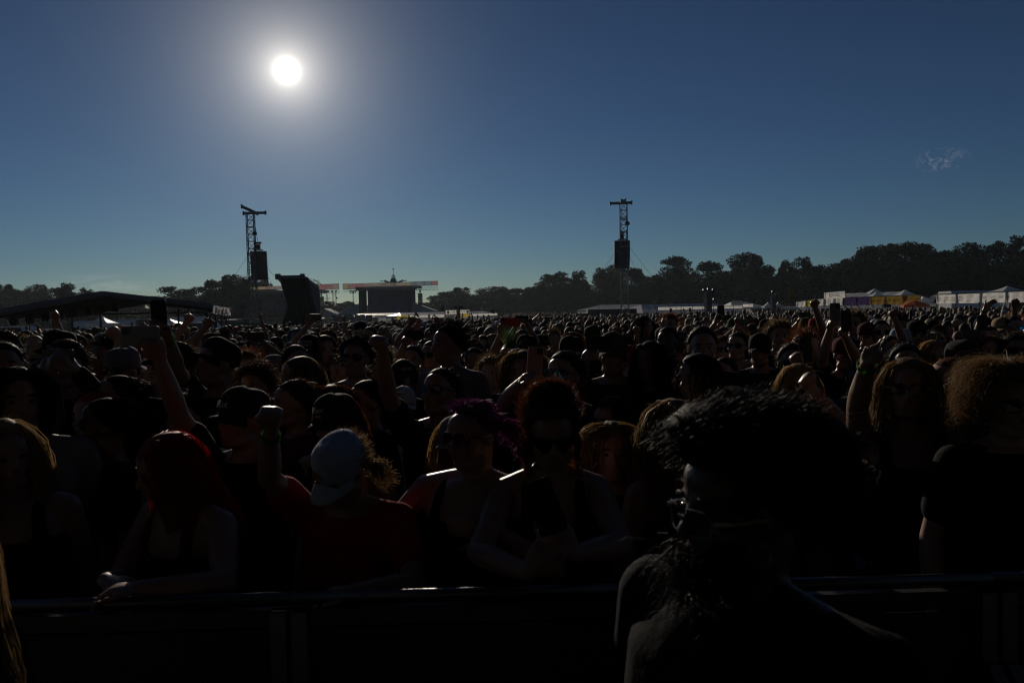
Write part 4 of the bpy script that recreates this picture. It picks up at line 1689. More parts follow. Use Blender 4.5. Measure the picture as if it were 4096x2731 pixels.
def head_shape(mb, M, beard=False):
    """head in its own frame: origin between the ears, face towards -Y; M maps to the body"""
    def bl(c, r_, rot=None, nu=14, nv=10):
        t_ = MB()
        t_.ball(c, r_, nu, nv, rot)
        mb.add([M @ Vector(p) for p in t_.v], t_.f)

    def cp(a, b, ra, rb):
        t_ = MB()
        capsule(t_, a, b, ra, rb, 8)
        mb.add([M @ Vector(p) for p in t_.v], t_.f)
    bl((0, .012, .032), (.076, .097, .088), None, 20, 14)      # skull
    bl((0, -.052, .055), (.058, .045, .045))                   # forehead
    bl((0, -.030, -.025), (.061, .066, .072))                  # face
    bl((0, -.045, -.072), (.042, .045, .038))                  # jaw
    bl((0, -.072, -.092), (.022, .020, .017))                  # chin
    for s_ in (-1, 1):
        bl((s_ * .045, -.060, -.022), (.022, .026, .022))      # cheekbones
        bl((s_ * .031, -.080, .012), (.013, .011, .011))       # eyes
        cp((s_ * .012, -.092, .030), (s_ * .050, -.076, .030), .009, .008)   # brow
        bl((s_ * .079, .004, -.004), (.010, .020, .031), Matrix.Rotation(s_ * R(14), 3, 'Z'))   # ears
        bl((s_ * .009, -.107, -.026), (.009, .010, .008))      # nostrils
        cp((s_ * .052, -.010, -.075), (s_ * .025, -.062, -.088), .022, .020)  # jaw line
    cp((0, -.093, .020), (0, -.113, -.018), .009, .0125)       # nose
    cp((-.020, -.094, -.050), (.020, -.094, -.050), .0072, .0072)   # upper lip
    cp((-.017, -.092, -.061), (.017, -.092, -.061), .0080, .0080)   # lower lip
    cp((0, .035, -.05), (0, .012, -.14), .052, .053)           # neck top


def hand_shape(mb, wrist, fore, palm_n, kind, k, side):
    """palm and five fingers; fore = direction of the forearm, palm_n = direction the palm faces"""
    d = fore.normalized()
    n = (palm_n - d * palm_n.dot(d)).normalized()
    x = d.cross(n) * side
    W = Vector(wrist)
    rot = Matrix((x, n, d)).transposed()
    pl = MB()
    pl.loft([superring((0, 0, z * k), w * k, t_ * k, 12, 2.6) for z, w, t_ in ((-.012, .024, .020), (.012, .030, .019), (.040, .038, .018), (.070, .041, .016), (.088, .038, .013))])
    mb.add([W + rot @ Vector(p) for p in pl.v], pl.f)
    curl = {'fist': (78, 95, 60), 'open': (10, 12, 8), 'relaxed': (28, 32, 20), 'grip': (48, 62, 40)}
    lens = ((.040, .026, .021), (.044, .029, .023), (.041, .027, .022), (.032, .020, .018))
    for i in range(4):
        style = kind
        if kind == 'point':
            style = 'open' if i == 0 else 'fist'
        if kind == 'horns':
            style = 'open' if i in (0, 3) else 'fist'
        c = curl[style]
        base = Vector(((.030 - .020 * i) * k, 0, .083 * k))
        spread = (.5 - i / 3) * (.34 if style == 'open' else .06)
        a = 0.0
        p = base
        r0 = (.0095 if i < 3 else .0082) * k
        for s_ in range(3):
            a += R(c[s_])
            dirv = Vector((math.sin(spread), math.sin(a), math.cos(a)))
            q = p + dirv.normalized() * lens[i][s_] * k
            capsule(mb, W + rot @ p, W + rot @ q, r0 * (1 - .1 * s_), r0 * (.92 - .1 * s_), 8)
            p = q
    tb = Vector((.030 * k, .004 * k, .022 * k))
    if kind in ('fist', 'horns', 'point'):
        pts = [tb, Vector((.046, .020, .052)) * k, Vector((.034, .042, .078)) * k, Vector((.010, .050, .080)) * k]
    elif kind == 'grip':
        pts = [tb, Vector((.052, .018, .05)) * k, Vector((.058, .032, .082)) * k, Vector((.052, .040, .105)) * k]
    else:
        pts = [tb, Vector((.058, .006, .052)) * k, Vector((.074, .010, .080)) * k, Vector((.080, .012, .102)) * k]
    for s_ in range(3):
        capsule(mb, W + rot @ pts[s_], W + rot @ pts[s_ + 1], (.0125 - .0012 * s_) * k, (.0115 - .0014 * s_) * k, 8)
    return rot


def ik(S, T, a, b, pole):
    d = T - S
    L = d.length
    if L > (a + b) * .995:
        f = min(1.12, L / (a + b) / .995)
        a, b = a * f, b * f
        if L > (a + b) * .995:
            T = S + d.normalized() * (a + b) * .995
            d = T - S
            L = d.length
    L = max(L, abs(a - b) + .02)
    u = d.normalized()
    ca = (a * a + L * L - b * b) / (2 * a * L)
    h = a * math.sqrt(max(0, 1 - ca * ca))
    pv = pole - u * pole.dot(u)
    if pv.length < 1e-4:
        pv = Vector((1, 0, 0))
    return S + u * a * ca + pv.normalized() * h, T


def figure(k=1.0, w=1.0, lean=0.0, head=(0, 0, 0), arms=None, voxel=.014, sleeve='short', female=False, top='shirt', adapt=.0, leg_spread=1.0, neck=0.0):
    """Builds body, shirt and trousers meshes (feet at origin, facing -Y, height 1.75*k).
    arms: {-1: spec, 1: spec}; spec = None (hanging) or dict(wrist=Vector, hand=kind, palm=Vector, pole=Vector)"""
    Lm = Matrix.Translation((0, 0, .95)) @ Matrix.Rotation(lean, 4, 'X') @ Matrix.Translation((0, 0, -.95))

    def up(p):
        return (Lm @ Vector(p)) * k
    lr = Lm.to_3x3()
    arms = arms or {}
    body, shirt, trs = MB(), MB(), MB()
    sw = .178 * w if not female else .160 * w
    hipw = 1.0 if not female else 1.05
    TR = [(.86, .150 * hipw, .112, .01), (.96, .160 * hipw, .115, .01), (1.06, .138 if female else .148, .103, .0), (1.17, .150, .112, -.005), (1.28, .168, .122, -.01),
          (1.37, .172 if not female else .158, .112, 0.0), (1.43, .140, .090, .01), (1.475, .085, .072, .015)]
    body.loft([superring(up((0, cy, z)), rx * w * k * .96, ry * (.6 + .4 * w) * k * .96, 18, 2.4, lr) for z, rx, ry, cy in TR])
    capsule(body, up((0, .02, 1.44)), up((0, .008, 1.55 + neck)), .062 * k * (.7 + .3 * w), .055 * k, 12)
    sh = {}
    for s_ in (-1, 1):
        sh[s_] = Vector((s_ * sw, .012, 1.415))
        capsule(body, up((s_ * .045, .018, 1.475)), up((s_ * sw * .95, .012, 1.42)), .040 * k, .052 * k * (.7 + .3 * w), 10)
        if female:
            t_ = MB()
            t_.ball(up((s_ * .075 * w, -.085 - .02 * w, 1.27)), (.062 * k * w, .055 * k * w, .062 * k * w), 12, 8)
            body.add(t_.v, t_.f)
            shirt.add([Vector(q) + Vector((0, -.012 * k, 0)) for q in t_.v], t_.f)
    # head
    hm = Matrix.Translation(up((0, -.012, 1.628 + neck))) @ Lm.to_3x3().to_4x4() @ Euler((R(head[1]), R(head[2]), R(head[0])), 'XYZ').to_matrix().to_4x4() @ Matrix.Scale(k, 4)
    head_shape(body, hm)
    # arms
    hands = {}
    ra = (.6 + .4 * w)
    for s_ in (-1, 1):
        S = up(sh[s_])
        sp = arms.get(s_)
        if sp is None:
            T = up((s_ * (sw + .075 + .02 * w), -.05, .90))
            sp = dict(wrist=T, hand='relaxed', palm=Vector((-s_, 0, 0)), pole=Vector((s_ * .3, .9, -.1)))
        E, T = ik(S, Vector(sp['wrist']), .285 * k, .255 * k, sp.get('pole', Vector((s_ * .9, .1, -.6))))
        limb(body, [S, S.lerp(E, .35), E], [.054 * k * ra, .050 * k * ra, .039 * k * ra])
        limb(body, [E, E.lerp(T, .30), T], [.040 * k * ra, .042 * k * ra, .0265 * k])
        fd = (T - E).normalized()
        hd = Vector(sp['dir']).normalized() if 'dir' in sp else fd
        rot = hand_shape(body, T, hd, Vector(sp.get('palm', (0, -1, 0))), sp.get('hand', 'fist'), k, s_)
        hands[s_] = (T, rot, E, S)
        if sleeve == 'short':
            capsule(shirt, S + (S - E).normalized() * .0, S.lerp(E, .62), .066 * k * ra, .064 * k * ra, 12)
        elif sleeve == 'long':
            limb(shirt, [S, E, E.lerp(T, .9)], [.064 * k * ra, .054 * k * ra, .040 * k], 12)
    # shirt
    STR = [(.845, .172 * hipw, .136, .008), (.96, .168 * hipw, .128, .008), (1.06, .156 if female else .162, .118, 0.0), (1.17, .162, .126, -.005), (1.28, .180, .137, -.01),
           (1.37, .184 if not female else .170, .126, 0.0), (1.425, .152, .102, .01), (1.462, .098, .085, .014)]
    if top == 'tank':
        STR = STR[:5] + [(1.335, .165, .128, -.005)]
        for s_ in (-1, 1):
            pts = [up((s_ * .095 * w, -.118, 1.31)), up((s_ * .088 * w, -.07, 1.42)), up((s_ * .085 * w, .02, 1.468)), up((s_ * .095 * w, .10, 1.40)), up((s_ * .10 * w, .118, 1.31))]
            limb(shirt, pts, [.026 * k] * 5, 8)
    elif top != 'none':
        for s_ in (-1, 1):
            capsule(shirt, up((s_ * .06, .016, 1.455)), up((s_ * sw * .93, .012, 1.42)), .048 * k, .062 * k * (.7 + .3 * w), 10)
    if top != 'none':
        shirt.loft([superring(up((0, cy, z)), rx * w * k, ry * (.6 + .4 * w) * k, 20, 2.4, lr) for z, rx, ry, cy in STR])
    # legs: feet stay under the hips
    for s_ in (-1, 1):
        hip, knee, ank = Vector((s_ * .088 * w, .012, .90)) * k, Vector((s_ * .095 * leg_spread, -.015, .49)) * k, Vector((s_ * .105 * leg_spread, .02, .085)) * k
        limb(body, [hip, hip.lerp(knee, .5), knee], [.085 * k * ra, .075 * k * ra, .052 * k * ra])
        limb(body, [knee, knee.lerp(ank, .35), ank], [.052 * k * ra, .052 * k * ra, .034 * k])
        capsule(body, ank + Vector((0, .02, -.045)) * k, ank + Vector((s_ * .02, -.14, -.052)) * k, .036 * k, .030 * k, 8)
        trs.loft([superring(p, r_ * k * ra, r_ * k * ra * 1.08, 12) for p, r_ in ((hip + Vector((0, 0, .05)) * k, .100), (hip.lerp(knee, .5), .088), (knee, .068), (knee.lerp(ank, .4), .066), (ank + Vector((0, 0, .01)), .058))])
        trs.loft([superring(Vector((p[0], p[1], p[2])), p[3] * k, p[4] * k, 10) for p in
                  [(ank.x + s_ * .01 * k, ank.y - .03 * k, z * k, rx, ry) for z, rx, ry in ((.004, .045, .130), (.03, .047, .135), (.06, .042, .10), (.10, .040, .055))]])
    trs.loft([superring((0, .01 * k, z * k), rx * w * hipw * k, ry * (.6 + .4 * w) * k, 18, 2.4) for z, rx, ry in ((.80, .150, .115), (.88, .168, .125), (.97, .166, .122))])
    bm_ = remesh(body, 'person', voxel, 2, 0, dec=.33)
    sm = remesh(shirt, 'shirt', max(voxel, .013), 2, 0, dec=.25) if top != 'none' else None
    tm = trs.mesh('trousers')
    tm.shade_smooth()
    return dict(body=bm_, shirt=sm, trousers=tm, head=hm, hands=hands, k=k)


# ------------------------------------------------------------------ hair, hats, glasses (head frame, face towards -Y)
def ribbons(pts, wid, r):
    """pts (N,n,3): strands as tapered ribbons -> verts, faces"""
    N, n, _ = pts.shape
    T = np.gradient(pts, axis=1)
    ref = r.normal(size=(N, 1, 3))
    S = np.cross(T, ref)
    S /= (np.linalg.norm(S, axis=2, keepdims=True) + 1e-9)
    tap = np.linspace(1, .25, n)[None, :, None] * wid[:, None, None] * .5
    V = np.stack([pts - S * tap, pts + S * tap], 2).reshape(-1, 3)
    idx = np.arange(N * n * 2).reshape(N, n, 2)
    F = np.stack([idx[:, :-1, 0], idx[:, :-1, 1], idx[:, 1:, 1], idx[:, 1:, 0]], -1).reshape(-1, 4)
    return V, F


def hairline(d):
    fw = -d[..., 1]
    return np.interp(fw, [-1, -.3, 0.15, .55, 1], [-.62, -.55, -.12, .50, .62])


SK_C = np.array([0, .012, .034])
SK_R = np.array([.079, .100, .091])


def hair_mesh(style, seed=0, dens=1.0):
    r = np.random.default_rng(seed)
    st = dict(short=dict(t=.07, n=900, L=(.03, .055), out=.42, droop=.25, wid=.0035, back=.55),
              crop=dict(t=.03, n=520, L=(.010, .020), out=.7, droop=.0, wid=.0025, back=.3),
              quiff=dict(t=.12, n=900, L=(.04, .07), out=.75, droop=-.30, wid=.004, back=.5),
              curly=dict(t=.24, n=1100, L=(.04, .07), out=.70, droop=.1, wid=.0035, curl=.012, turns=2.4),
              afro=dict(t=.70, n=2600, L=(.05, .08), out=.38, droop=.0, wid=.0026, curl=.014, turns=2.4),
              frizzy=dict(t=.34, n=1500, L=(.06, .11), out=.70, droop=.40, wid=.0034, curl=.015, turns=2.6),
              bigfrizz=dict(t=.30, n=2000, L=(.10, .17), out=.58, droop=.70, wid=.0022, curl=.016, turns=2.8),
              long=dict(t=.12, n=1200, L=(.30, .46), out=.10, droop=.95, wid=.0045, curl=.004, turns=1.0),
              wavy=dict(t=.16, n=950, L=(.26, .42), out=.18, droop=.9, wid=.005, curl=.014, turns=2.6),
              bob=dict(t=.16, n=800, L=(.14, .20), out=.20, droop=.85, wid=.0055, curl=.005, turns=1.0),
              slick=dict(t=.06, n=800, L=(.05, .085), out=.12, droop=.1, wid=.004, back=1.3),
              updo=dict(t=.14, n=1000, L=(.05, .10), out=.35, droop=-.2, wid=.004, curl=.006, turns=1.4, back=.7),
              mohawk=dict(t=.02, n=260, L=(.008, .014), out=.9, droop=0, wid=.0025),
              strip=dict(t=.02, n=260, L=(.006, .010), out=.9, droop=0, wid=.0025),
              bald=dict(t=.010, n=60, L=(.003, .006), out=1, droop=0, wid=.002))[style]
    V, F = [], []
    # base shell
    nu, nv = 28, 20
    sh = MB()
    sh.ball((0, 0, 0), 1.0, nu, nv)
    d = np.array(sh.v)
    hl = hairline(d)
    mask = np.clip((d[:, 2] - hl) / .12, 0, 1)
    lump = np.array([mnoise.noise(Vector(q) * 4 + Vector((seed, 0, 0))) for q in d])
    rad = np.where(mask > 0, .97 + (.05 + st['t'] * (1 + .35 * lump)) * mask ** .5, .86)
    if style in ('mohawk', 'strip'):
        rad = np.where(mask > 0, .97 + .04 * mask, .86)
    V.append(SK_C + d * SK_R * rad[:, None])
    F += [tuple(f) for f in sh.f]
    off = len(d)

    def addrib(pts, wid):
        nonlocal off
        v_, f_ = ribbons(pts, wid, r)
        V.append(v_)
        F.extend((f_ + off).tolist())
        off += len(v_)

    def roots(n):
        out = []
        while len(out) < n:
            q = r.normal(size=(n * 3, 3))
            q /= np.linalg.norm(q, axis=1)[:, None]
            q = q[q[:, 2] > hairline(q)]
            out.extend(q.tolist())
        return np.array(out[:n])
    n = int(st['n'] * dens)
    seg = 8 if st['L'][1] > .12 else (6 if 'curl' in st else 3)
    q = roots(n)
    if style == 'mohawk':
        pass
    L = r.uniform(*st['L'], n)
    tt = np.linspace(0, 1, seg)
    root = SK_C + q * SK_R * (1 + st['t'] * .75)
    nrm_ = q / SK_R
    nrm_ /= np.linalg.norm(nrm_, axis=1)[:, None]
    nrm_ = nrm_ + r.normal(size=(n, 3)) * .25
    P_ = root[:, None, :] + nrm_[:, None, :] * (L * st['out'])[:, None, None] * tt[None, :, None]
    if st['L'][1] > .12:
        # falling hair: leaves the scalp, then hangs outside the head and over the shoulders
        lat = q.copy()
        lat[:, 2] = 0
        lat /= (np.linalg.norm(lat, axis=1)[:, None] + 1e-6)
        front = np.clip(-lat[:, 1], 0, 1)
        lat[:, 0] += np.sign(lat[:, 0] + 1e-9) * front * 1.5
        lat[:, 1] = np.where(lat[:, 1] < 0, lat[:, 1] * .15, lat[:, 1])
        lat /= (np.linalg.norm(lat, axis=1)[:, None] + 1e-6)
        bulge = np.sin(np.clip(tt * 1.25, 0, 1) * math.pi / 2)
        P_ = root[:, None, :] + lat[:, None, :] * bulge[None, :, None] * (.012 + .55 * (1 - np.linalg.norm(q[:, :2], axis=1)) * .10)[:, None, None]
        hz = np.clip((q[:, 2] + .2), 0, 1.2) * .06
        spread = np.linalg.norm(q[:, :2], axis=1)
        need = (1.05 - spread)[:, None, None] * np.minimum(1, tt * 2.6)[None, :, None]
        P_ += lat[:, None, :] * need * .085
        fall = (np.maximum(0, tt - .08) ** 1.15)[None, :] * (L + hz)[:, None]
        P_[:, :, 2] -= fall
        P_ += nrm_[:, None, :] * (st['out'] * .1) * np.sin(tt * math.pi)[None, :, None]
        low = np.clip((-.14 - P_[:, :, 2]) / .1, 0, 1)
        P_[:, :, 0] += np.sign(P_[:, :, 0]) * low * .03
        P_[:, :, 1] += np.where(P_[:, :, 1] > 0.02, .035, -.01) * low
    else:
        P_[:, :, 2] -= (tt ** 1.5)[None, :] * (L * st['droop'])[:, None]
        P_[:, :, 1] += (tt)[None, :] * (L * st.get('back', 0))[:, None]
    if 'curl' in st:
        ph = r.uniform(0, 6.28, n)
        a = tt[None, :] * 6.28 * st['turns'] + ph[:, None]
        c = st['curl'] * np.minimum(1, tt * 2)[None, :]
        P_[:, :, 0] += np.cos(a) * c
        P_[:, :, 1] += np.sin(a) * c * .8
        P_[:, :, 2] += np.sin(a + 1) * c * .5
    if st['L'][1] > .12:
        cw = np.sin(q[:, 0] * 9 + q[:, 2] * 7 + seed)[:, None] * np.sin(tt * 5 + 1)[None, :] * .010
        P_[:, :, 0] += cw
        P_[:, :, 1] += cw * .6
    P_ += r.normal(size=P_.shape) * .0015
    addrib(P_, r.uniform(.6, 1.3, n) * st['wid'] / max(.6, dens) ** .5)
    if style in ('mohawk', 'strip'):
        m_ = int((420 if style == 'mohawk' else 900) * dens)
        a = r.uniform(-.6, 1.0, m_)
        root = np.stack([r.normal(size=m_) * (.012 if style == 'mohawk' else .020), SK_C[1] + np.sin(a * 1.3) * SK_R[1] * .95, SK_C[2] + np.cos(a * 1.3) * SK_R[2] * .98], 1)
        dr = np.stack([r.normal(size=m_) * .25, np.sin(a) * .6, np.cos(a * .8)], 1)
        t2 = np.linspace(0, 1, 5)
        LL = r.uniform(.07, .15, m_) if style == 'mohawk' else r.uniform(.008, .020, m_)
        pt = root[:, None, :] + dr[:, None, :] * LL[:, None, None] * t2[None, :, None]
        pt[:, :, 0] += (r.normal(size=m_) * .03)[:, None] * t2[None, :] ** 2
        addrib(pt, np.full(m_, .004))
    if style == 'updo':
        # messy knot on top and loose strands beside the face
        m_ = int(900 * dens)
        dd = r.normal(size=(m_, 3))
        dd /= np.linalg.norm(dd, axis=1)[:, None]
        cen = np.array([.0, .03, .135])
        t2 = np.linspace(0, 1, 6)
        pt = cen + dd[:, None, :] * np.array([.055, .05, .035]) * (1 + .35 * t2[None, :, None])
        a = t2[None, :] * 4 + r.uniform(0, 6, m_)[:, None]
        pt[:, :, 0] += np.cos(a) * .016
        pt[:, :, 2] += np.sin(a) * .012
        addrib(pt, np.full(m_, .0035))
        for s_ in (-1, 1):
            m2 = int(90 * dens)
            rt = np.stack([s_ * (.080 + r.normal(size=m2) * .006), r.uniform(-.045, .03, m2), r.uniform(-.02, .05, m2)], 1)
            LL = r.uniform(.12, .26, m2)
            t3 = np.linspace(0, 1, 9)
            pt = np.repeat(rt[:, None, :], 9, 1)
            pt[:, :, 2] -= LL[:, None] * t3[None, :]
            a = t3[None, :] * 14 + r.uniform(0, 6, m2)[:, None]
            pt[:, :, 0] += np.cos(a) * .012 + s_ * .012 * t3[None, :]
            pt[:, :, 1] += np.sin(a) * .012
            addrib(pt, np.full(m2, .003))
    if style in ('long', 'wavy', 'bob'):
        # the closed mass of the falling hair behind the strands
        na, nz2 = 22, 12
        Lc = st['L'][1] * .86
        g_ = np.zeros((na, nz2, 3))
        for i_ in range(na):
            a_ = R(-118 + 236 * i_ / (na - 1))
            for j_ in range(nz2):
                w_ = j_ / (nz2 - 1)
                rad_ = .98 + .08 * math.sin(min(1, w_ * 2) * 1.57)
                x_ = math.sin(a_) * SK_R[0] * rad_
                y_ = SK_C[1] + math.cos(a_) * SK_R[1] * rad_
                lowz = max(0., w_ - .35)
                x_ += math.copysign(.035, x_) * lowz * min(1, abs(x_) / .03)
                y_ += .045 * lowz if y_ > .02 else -.03 * lowz
                nn_ = mnoise.noise(Vector((x_ * 40, y_ * 40, w_ * 2 + seed)))
                g_[i_, j_] = (x_ * (1 + .05 * nn_), y_ * (1 + .05 * nn_), .05 - (Lc + .02 * nn_ + .03 * mnoise.noise(Vector((a_ * 6, seed, 0)))) * w_)
        V.append(g_.reshape(-1, 3))
        F.extend([(off + i_ * nz2 + j_, off + i_ * nz2 + j_ + 1, off + (i_ + 1) * nz2 + j_ + 1, off + (i_ + 1) * nz2 + j_) for i_ in range(na - 1) for j_ in range(nz2 - 1)])
        off += na * nz2
    # stray hairs catching the light
    m_ = int(34 * dens)
    if style not in ('bald', 'crop', 'mohawk', 'strip') and m_:
        q = roots(m_)
        t2 = np.linspace(0, 1, 5)
        rt = SK_C + q * SK_R * (1.02 + st['t'])
        dr = q + r.normal(size=(m_, 3)) * .9
        pt = rt[:, None, :] + dr[:, None, :] * (r.uniform(.012, .034, m_))[:, None, None] * t2[None, :, None]
        pt[:, :, 2] -= .02 * t2[None, :] ** 2
        addrib(pt, np.full(m_, .0014))
    Vs = np.concatenate(V)
    me = bpy.data.meshes.new('hair')
    me.from_pydata(Vs.tolist(), [], F)
    me.update()
    me.shade_smooth()
    return me


def tail_mesh(seed, knot, L, curl, n=260, out=(0, 1, 0)):
    """pony tail or bun strands hanging from a knot"""
    r = np.random.default_rng(seed)
    tt = np.linspace(0, 1, 9)
    o_ = np.array(out, float)
    rt = np.array(knot) + r.normal(size=(n, 3)) * .012
    LL = L * r.uniform(.6, 1.1, n)
    pt = rt[:, None, :] + (o_ + r.normal(size=(n, 3)) * .35)[:, None, :] * (.05 * np.sin(tt * 1.57))[None, :, None]
    pt[:, :, 2] -= LL[:, None] * tt[None, :] ** 1.4
    a = tt[None, :] * 9 + r.uniform(0, 6, n)[:, None]
    pt[:, :, 0] += np.cos(a) * curl * tt[None, :]
    pt[:, :, 1] += np.sin(a) * curl * tt[None, :]
    V, F = ribbons(pt, np.full(n, .006), r)
    me = bpy.data.meshes.new('pony_tail')
    me.from_pydata(V.tolist(), [], F.tolist())
    me.update()
    return me


def cap_meshes(kind):
    """baseball cap / bucket hat / beanie: list of (name, mesh)"""
    out = []
    cr = MB()
    base = .022 if kind != 'beanie' else .0
    n = 24
    rings = []
    prof = {'cap': ((1.06, 0), (1.07, .25), (1.05, .5), (.95, .74), (.72, .90), (.40, .985), (.06, 1.0)),
            'bucket': ((1.08, 0), (1.04, .4), (.98, .75), (.86, .95), (.5, 1.0), (.06, 1.0)),
            'beanie': ((1.05, -.2), (1.09, .1), (1.07, .45), (.92, .75), (.62, .97), (.3, 1.05), (.06, 1.07))}[kind]
    H = .118 if kind == 'cap' else .112
    for rr, zz_ in prof:
        ring = []
        for i in range(n):
            t_ = 2 * math.pi * i / n
            x = math.cos(t_) * SK_R[0] * rr * 1.04
            y = SK_C[1] + math.sin(t_) * SK_R[1] * rr * 1.04
            fr_ = .012 * max(0, -math.sin(t_)) * zz_ if kind == 'cap' else 0
            ring.append((x, y, base + zz_ * H + fr_))
        rings.append(ring)
    cr.loft(rings)
    out.append(('crown', cr.mesh('cap')))
    br = MB()
    if kind == 'cap':
        top, bot = [], []
        m = 15
        for i in range(m):
            u = -1 + 2 * i / (m - 1)
            a = u * 1.12
            xi, yi = math.sin(a) * SK_R[0] * 1.08, SK_C[1] - math.cos(a) * SK_R[1] * 1.08
            reach = .078 * (1 - abs(u) ** 2.6)
            xo, yo = xi * 1.02, yi - reach
            zd = -.022 * (u * u) * 1.4
            top.append(((xi, yi, base + .012 + zd * .4), (xo, (yi + yo) / 2, base + .008 + zd * .9), (xo, yo, base - .002 + zd * 1.2)))
        vs = [p for r3 in top for p in r3] + [(p[0], p[1], p[2] - .004) for r3 in top for p in r3]
        N = 3 * m
        fs = []
        for i in range(m - 1):
            for j in range(2):
                a_ = i * 3 + j
                fs.append((a_, a_ + 1, a_ + 4, a_ + 3))
                fs.append((N + a_, N + a_ + 3, N + a_ + 4, N + a_ + 1))
            fs.append((i * 3 + 2, N + i * 3 + 2, N + i * 3 + 5, i * 3 + 5))
        br.add(vs, fs)
        out.append(('brim', br.mesh('brim')))
        bt = MB()
        bt.ball((0, SK_C[1], base + H + .002), (.010, .010, .006), 10, 6)
        out.append(('button', bt.mesh('button')))
    elif kind == 'bucket':
        rings = []
        for rr, z in ((1.08, .0), (1.32, -.018), (1.55, -.042), (1.55, -.047), (1.30, -.024), (1.06, -.006)):
            rings.append([(math.cos(2 * math.pi * i / n) * SK_R[0] * rr * 1.04, SK_C[1] + math.sin(2 * math.pi * i / n) * SK_R[1] * rr, base + z + .01) for i in range(n)])
        br.loft(rings, cap=False)
        out.append(('brim', br.mesh('brim')))
    else:
        rings = []
        for rr, z in ((1.07, -.035), (1.13, -.03), (1.13, .015), (1.07, .02)):
            rings.append([(math.cos(2 * math.pi * i / n) * SK_R[0] * rr * 1.04, SK_C[1] + math.sin(2 * math.pi * i / n) * SK_R[1] * rr, base + z) for i in range(n)])
        br.loft(rings, cap=False)
        out.append(('cuff', br.mesh('cuff')))
    for _, me in out:
        me.shade_smooth()
    return out


def glasses_meshes(kind='sun'):
    fr = MB()
    lenses = []
    for s_ in (-1, 1):
        c = Vector((s_ * .034, -.099, .012))
        w, h = .029, .022
        pts = []
        if kind == 'heart':
            for i in range(20):
                a = 2 * math.pi * i / 20
                x = 16 * math.sin(a) ** 3 / 17
                z = (13 * math.cos(a) - 5 * math.cos(2 * a) - 2 * math.cos(3 * a) - math.cos(4 * a)) / 17
                pts.append((x * .036, z * .034))
        elif kind == 'visor':
            pts = [(x * .036, z * .030) for x, z in ((-1, .8), (-.3, 1), (.6, .95), (1, .6), (1.0, -.2), (.7, -.8), (0, -1), (-.6, -.7), (-1, -.1))]
        else:
            for i in range(16):
                a = 2 * math.pi * i / 16
                pts.append((math.copysign(abs(math.cos(a)) ** .6, math.cos(a)) * w, math.copysign(abs(math.sin(a)) ** .7, math.sin(a)) * h))
        wrap = .25
        L_ = MB()
        f = [(c.x + x, c.y + abs(x * s_ + .0) * 0 + (s_ * (c.x + x) - .01) ** 2 * 5.0, c.z + z) for x, z in pts]
        L_.loft([f, [(p[0], p[1] - .003, p[2]) for p in f]])
        lenses.append(L_.mesh('lens'))
        bw_ = .0020 if kind == 'thin' else .0045
        for i in range(len(f)):
            fr.bar(Vector(f[i]) + Vector((0, -.0015, 0)), Vector(f[(i + 1) % len(f)]) + Vector((0, -.0015, 0)), bw_)
        ox = s_ * (.034 + (.036 if kind != 'sun' else .029))
        fr.bar((ox, -.088, .020), (s_ * .083, -.062, .018), .006)
        fr.bar((s_ * .083, -.062, .018), (s_ * .084, .012, .014), .005)
    fr.bar((-.010, -.102, .018), (.010, -.102, .018), .005)
    return fr.mesh('sunglasses'), lenses


# ------------------------------------------------------------------ people: materials
def skin(name, c):
    return mat(name, c, .42, spec=.45, vary=.12, scale=14, bump=.08)


SKIN = [skin('skin_pale', (.34, .21, .155)), skin('skin_tan', (.25, .145, .10)), skin('skin_brown', (.14, .075, .047)), skin('skin_deep', (.065, .035, .023)), skin('skin_rosy', (.32, .18, .135))]
SKN = ['pale', 'tan', 'brown', 'dark brown', 'rosy']


def hair_mat(name, c, tr=.34):
    m = bpy.data.materials.new('hair_' + name)
    m.use_nodes = True
    t_ = m.node_tree
    b_ = t_.nodes['Principled BSDF']
    b_.inputs['Roughness'].default_value = .6
    b_.inputs['Specular IOR Level'].default_value = .15 if name == 'black' else .25
    gi = t_.nodes.new('ShaderNodeNewGeometry')
    mx_ = t_.nodes.new('ShaderNodeMix')
    mx_.data_type = 'RGBA'
    c = Vector(c)
    mx_.inputs[6].default_value = (*(c * .6), 1)
    mx_.inputs[7].default_value = (*(c * 1.5), 1)
    t_.links.new(gi.outputs['Random Per Island'], mx_.inputs[0])
    t_.links.new(mx_.outputs[2], b_.inputs['Base Color'])
    tl = t_.nodes.new('ShaderNodeBsdfTranslucent')
    t_.links.new(mx_.outputs[2], tl.inputs['Color'])
    ms_ = t_.nodes.new('ShaderNodeMixShader')
    ms_.inputs[0].default_value = tr
    t_.links.new(b_.outputs[0], ms_.inputs[1])
    t_.links.new(tl.outputs[0], ms_.inputs[2])
    t_.links.new(ms_.outputs[0], t_.nodes['Material Output'].inputs['Surface'])
    return m


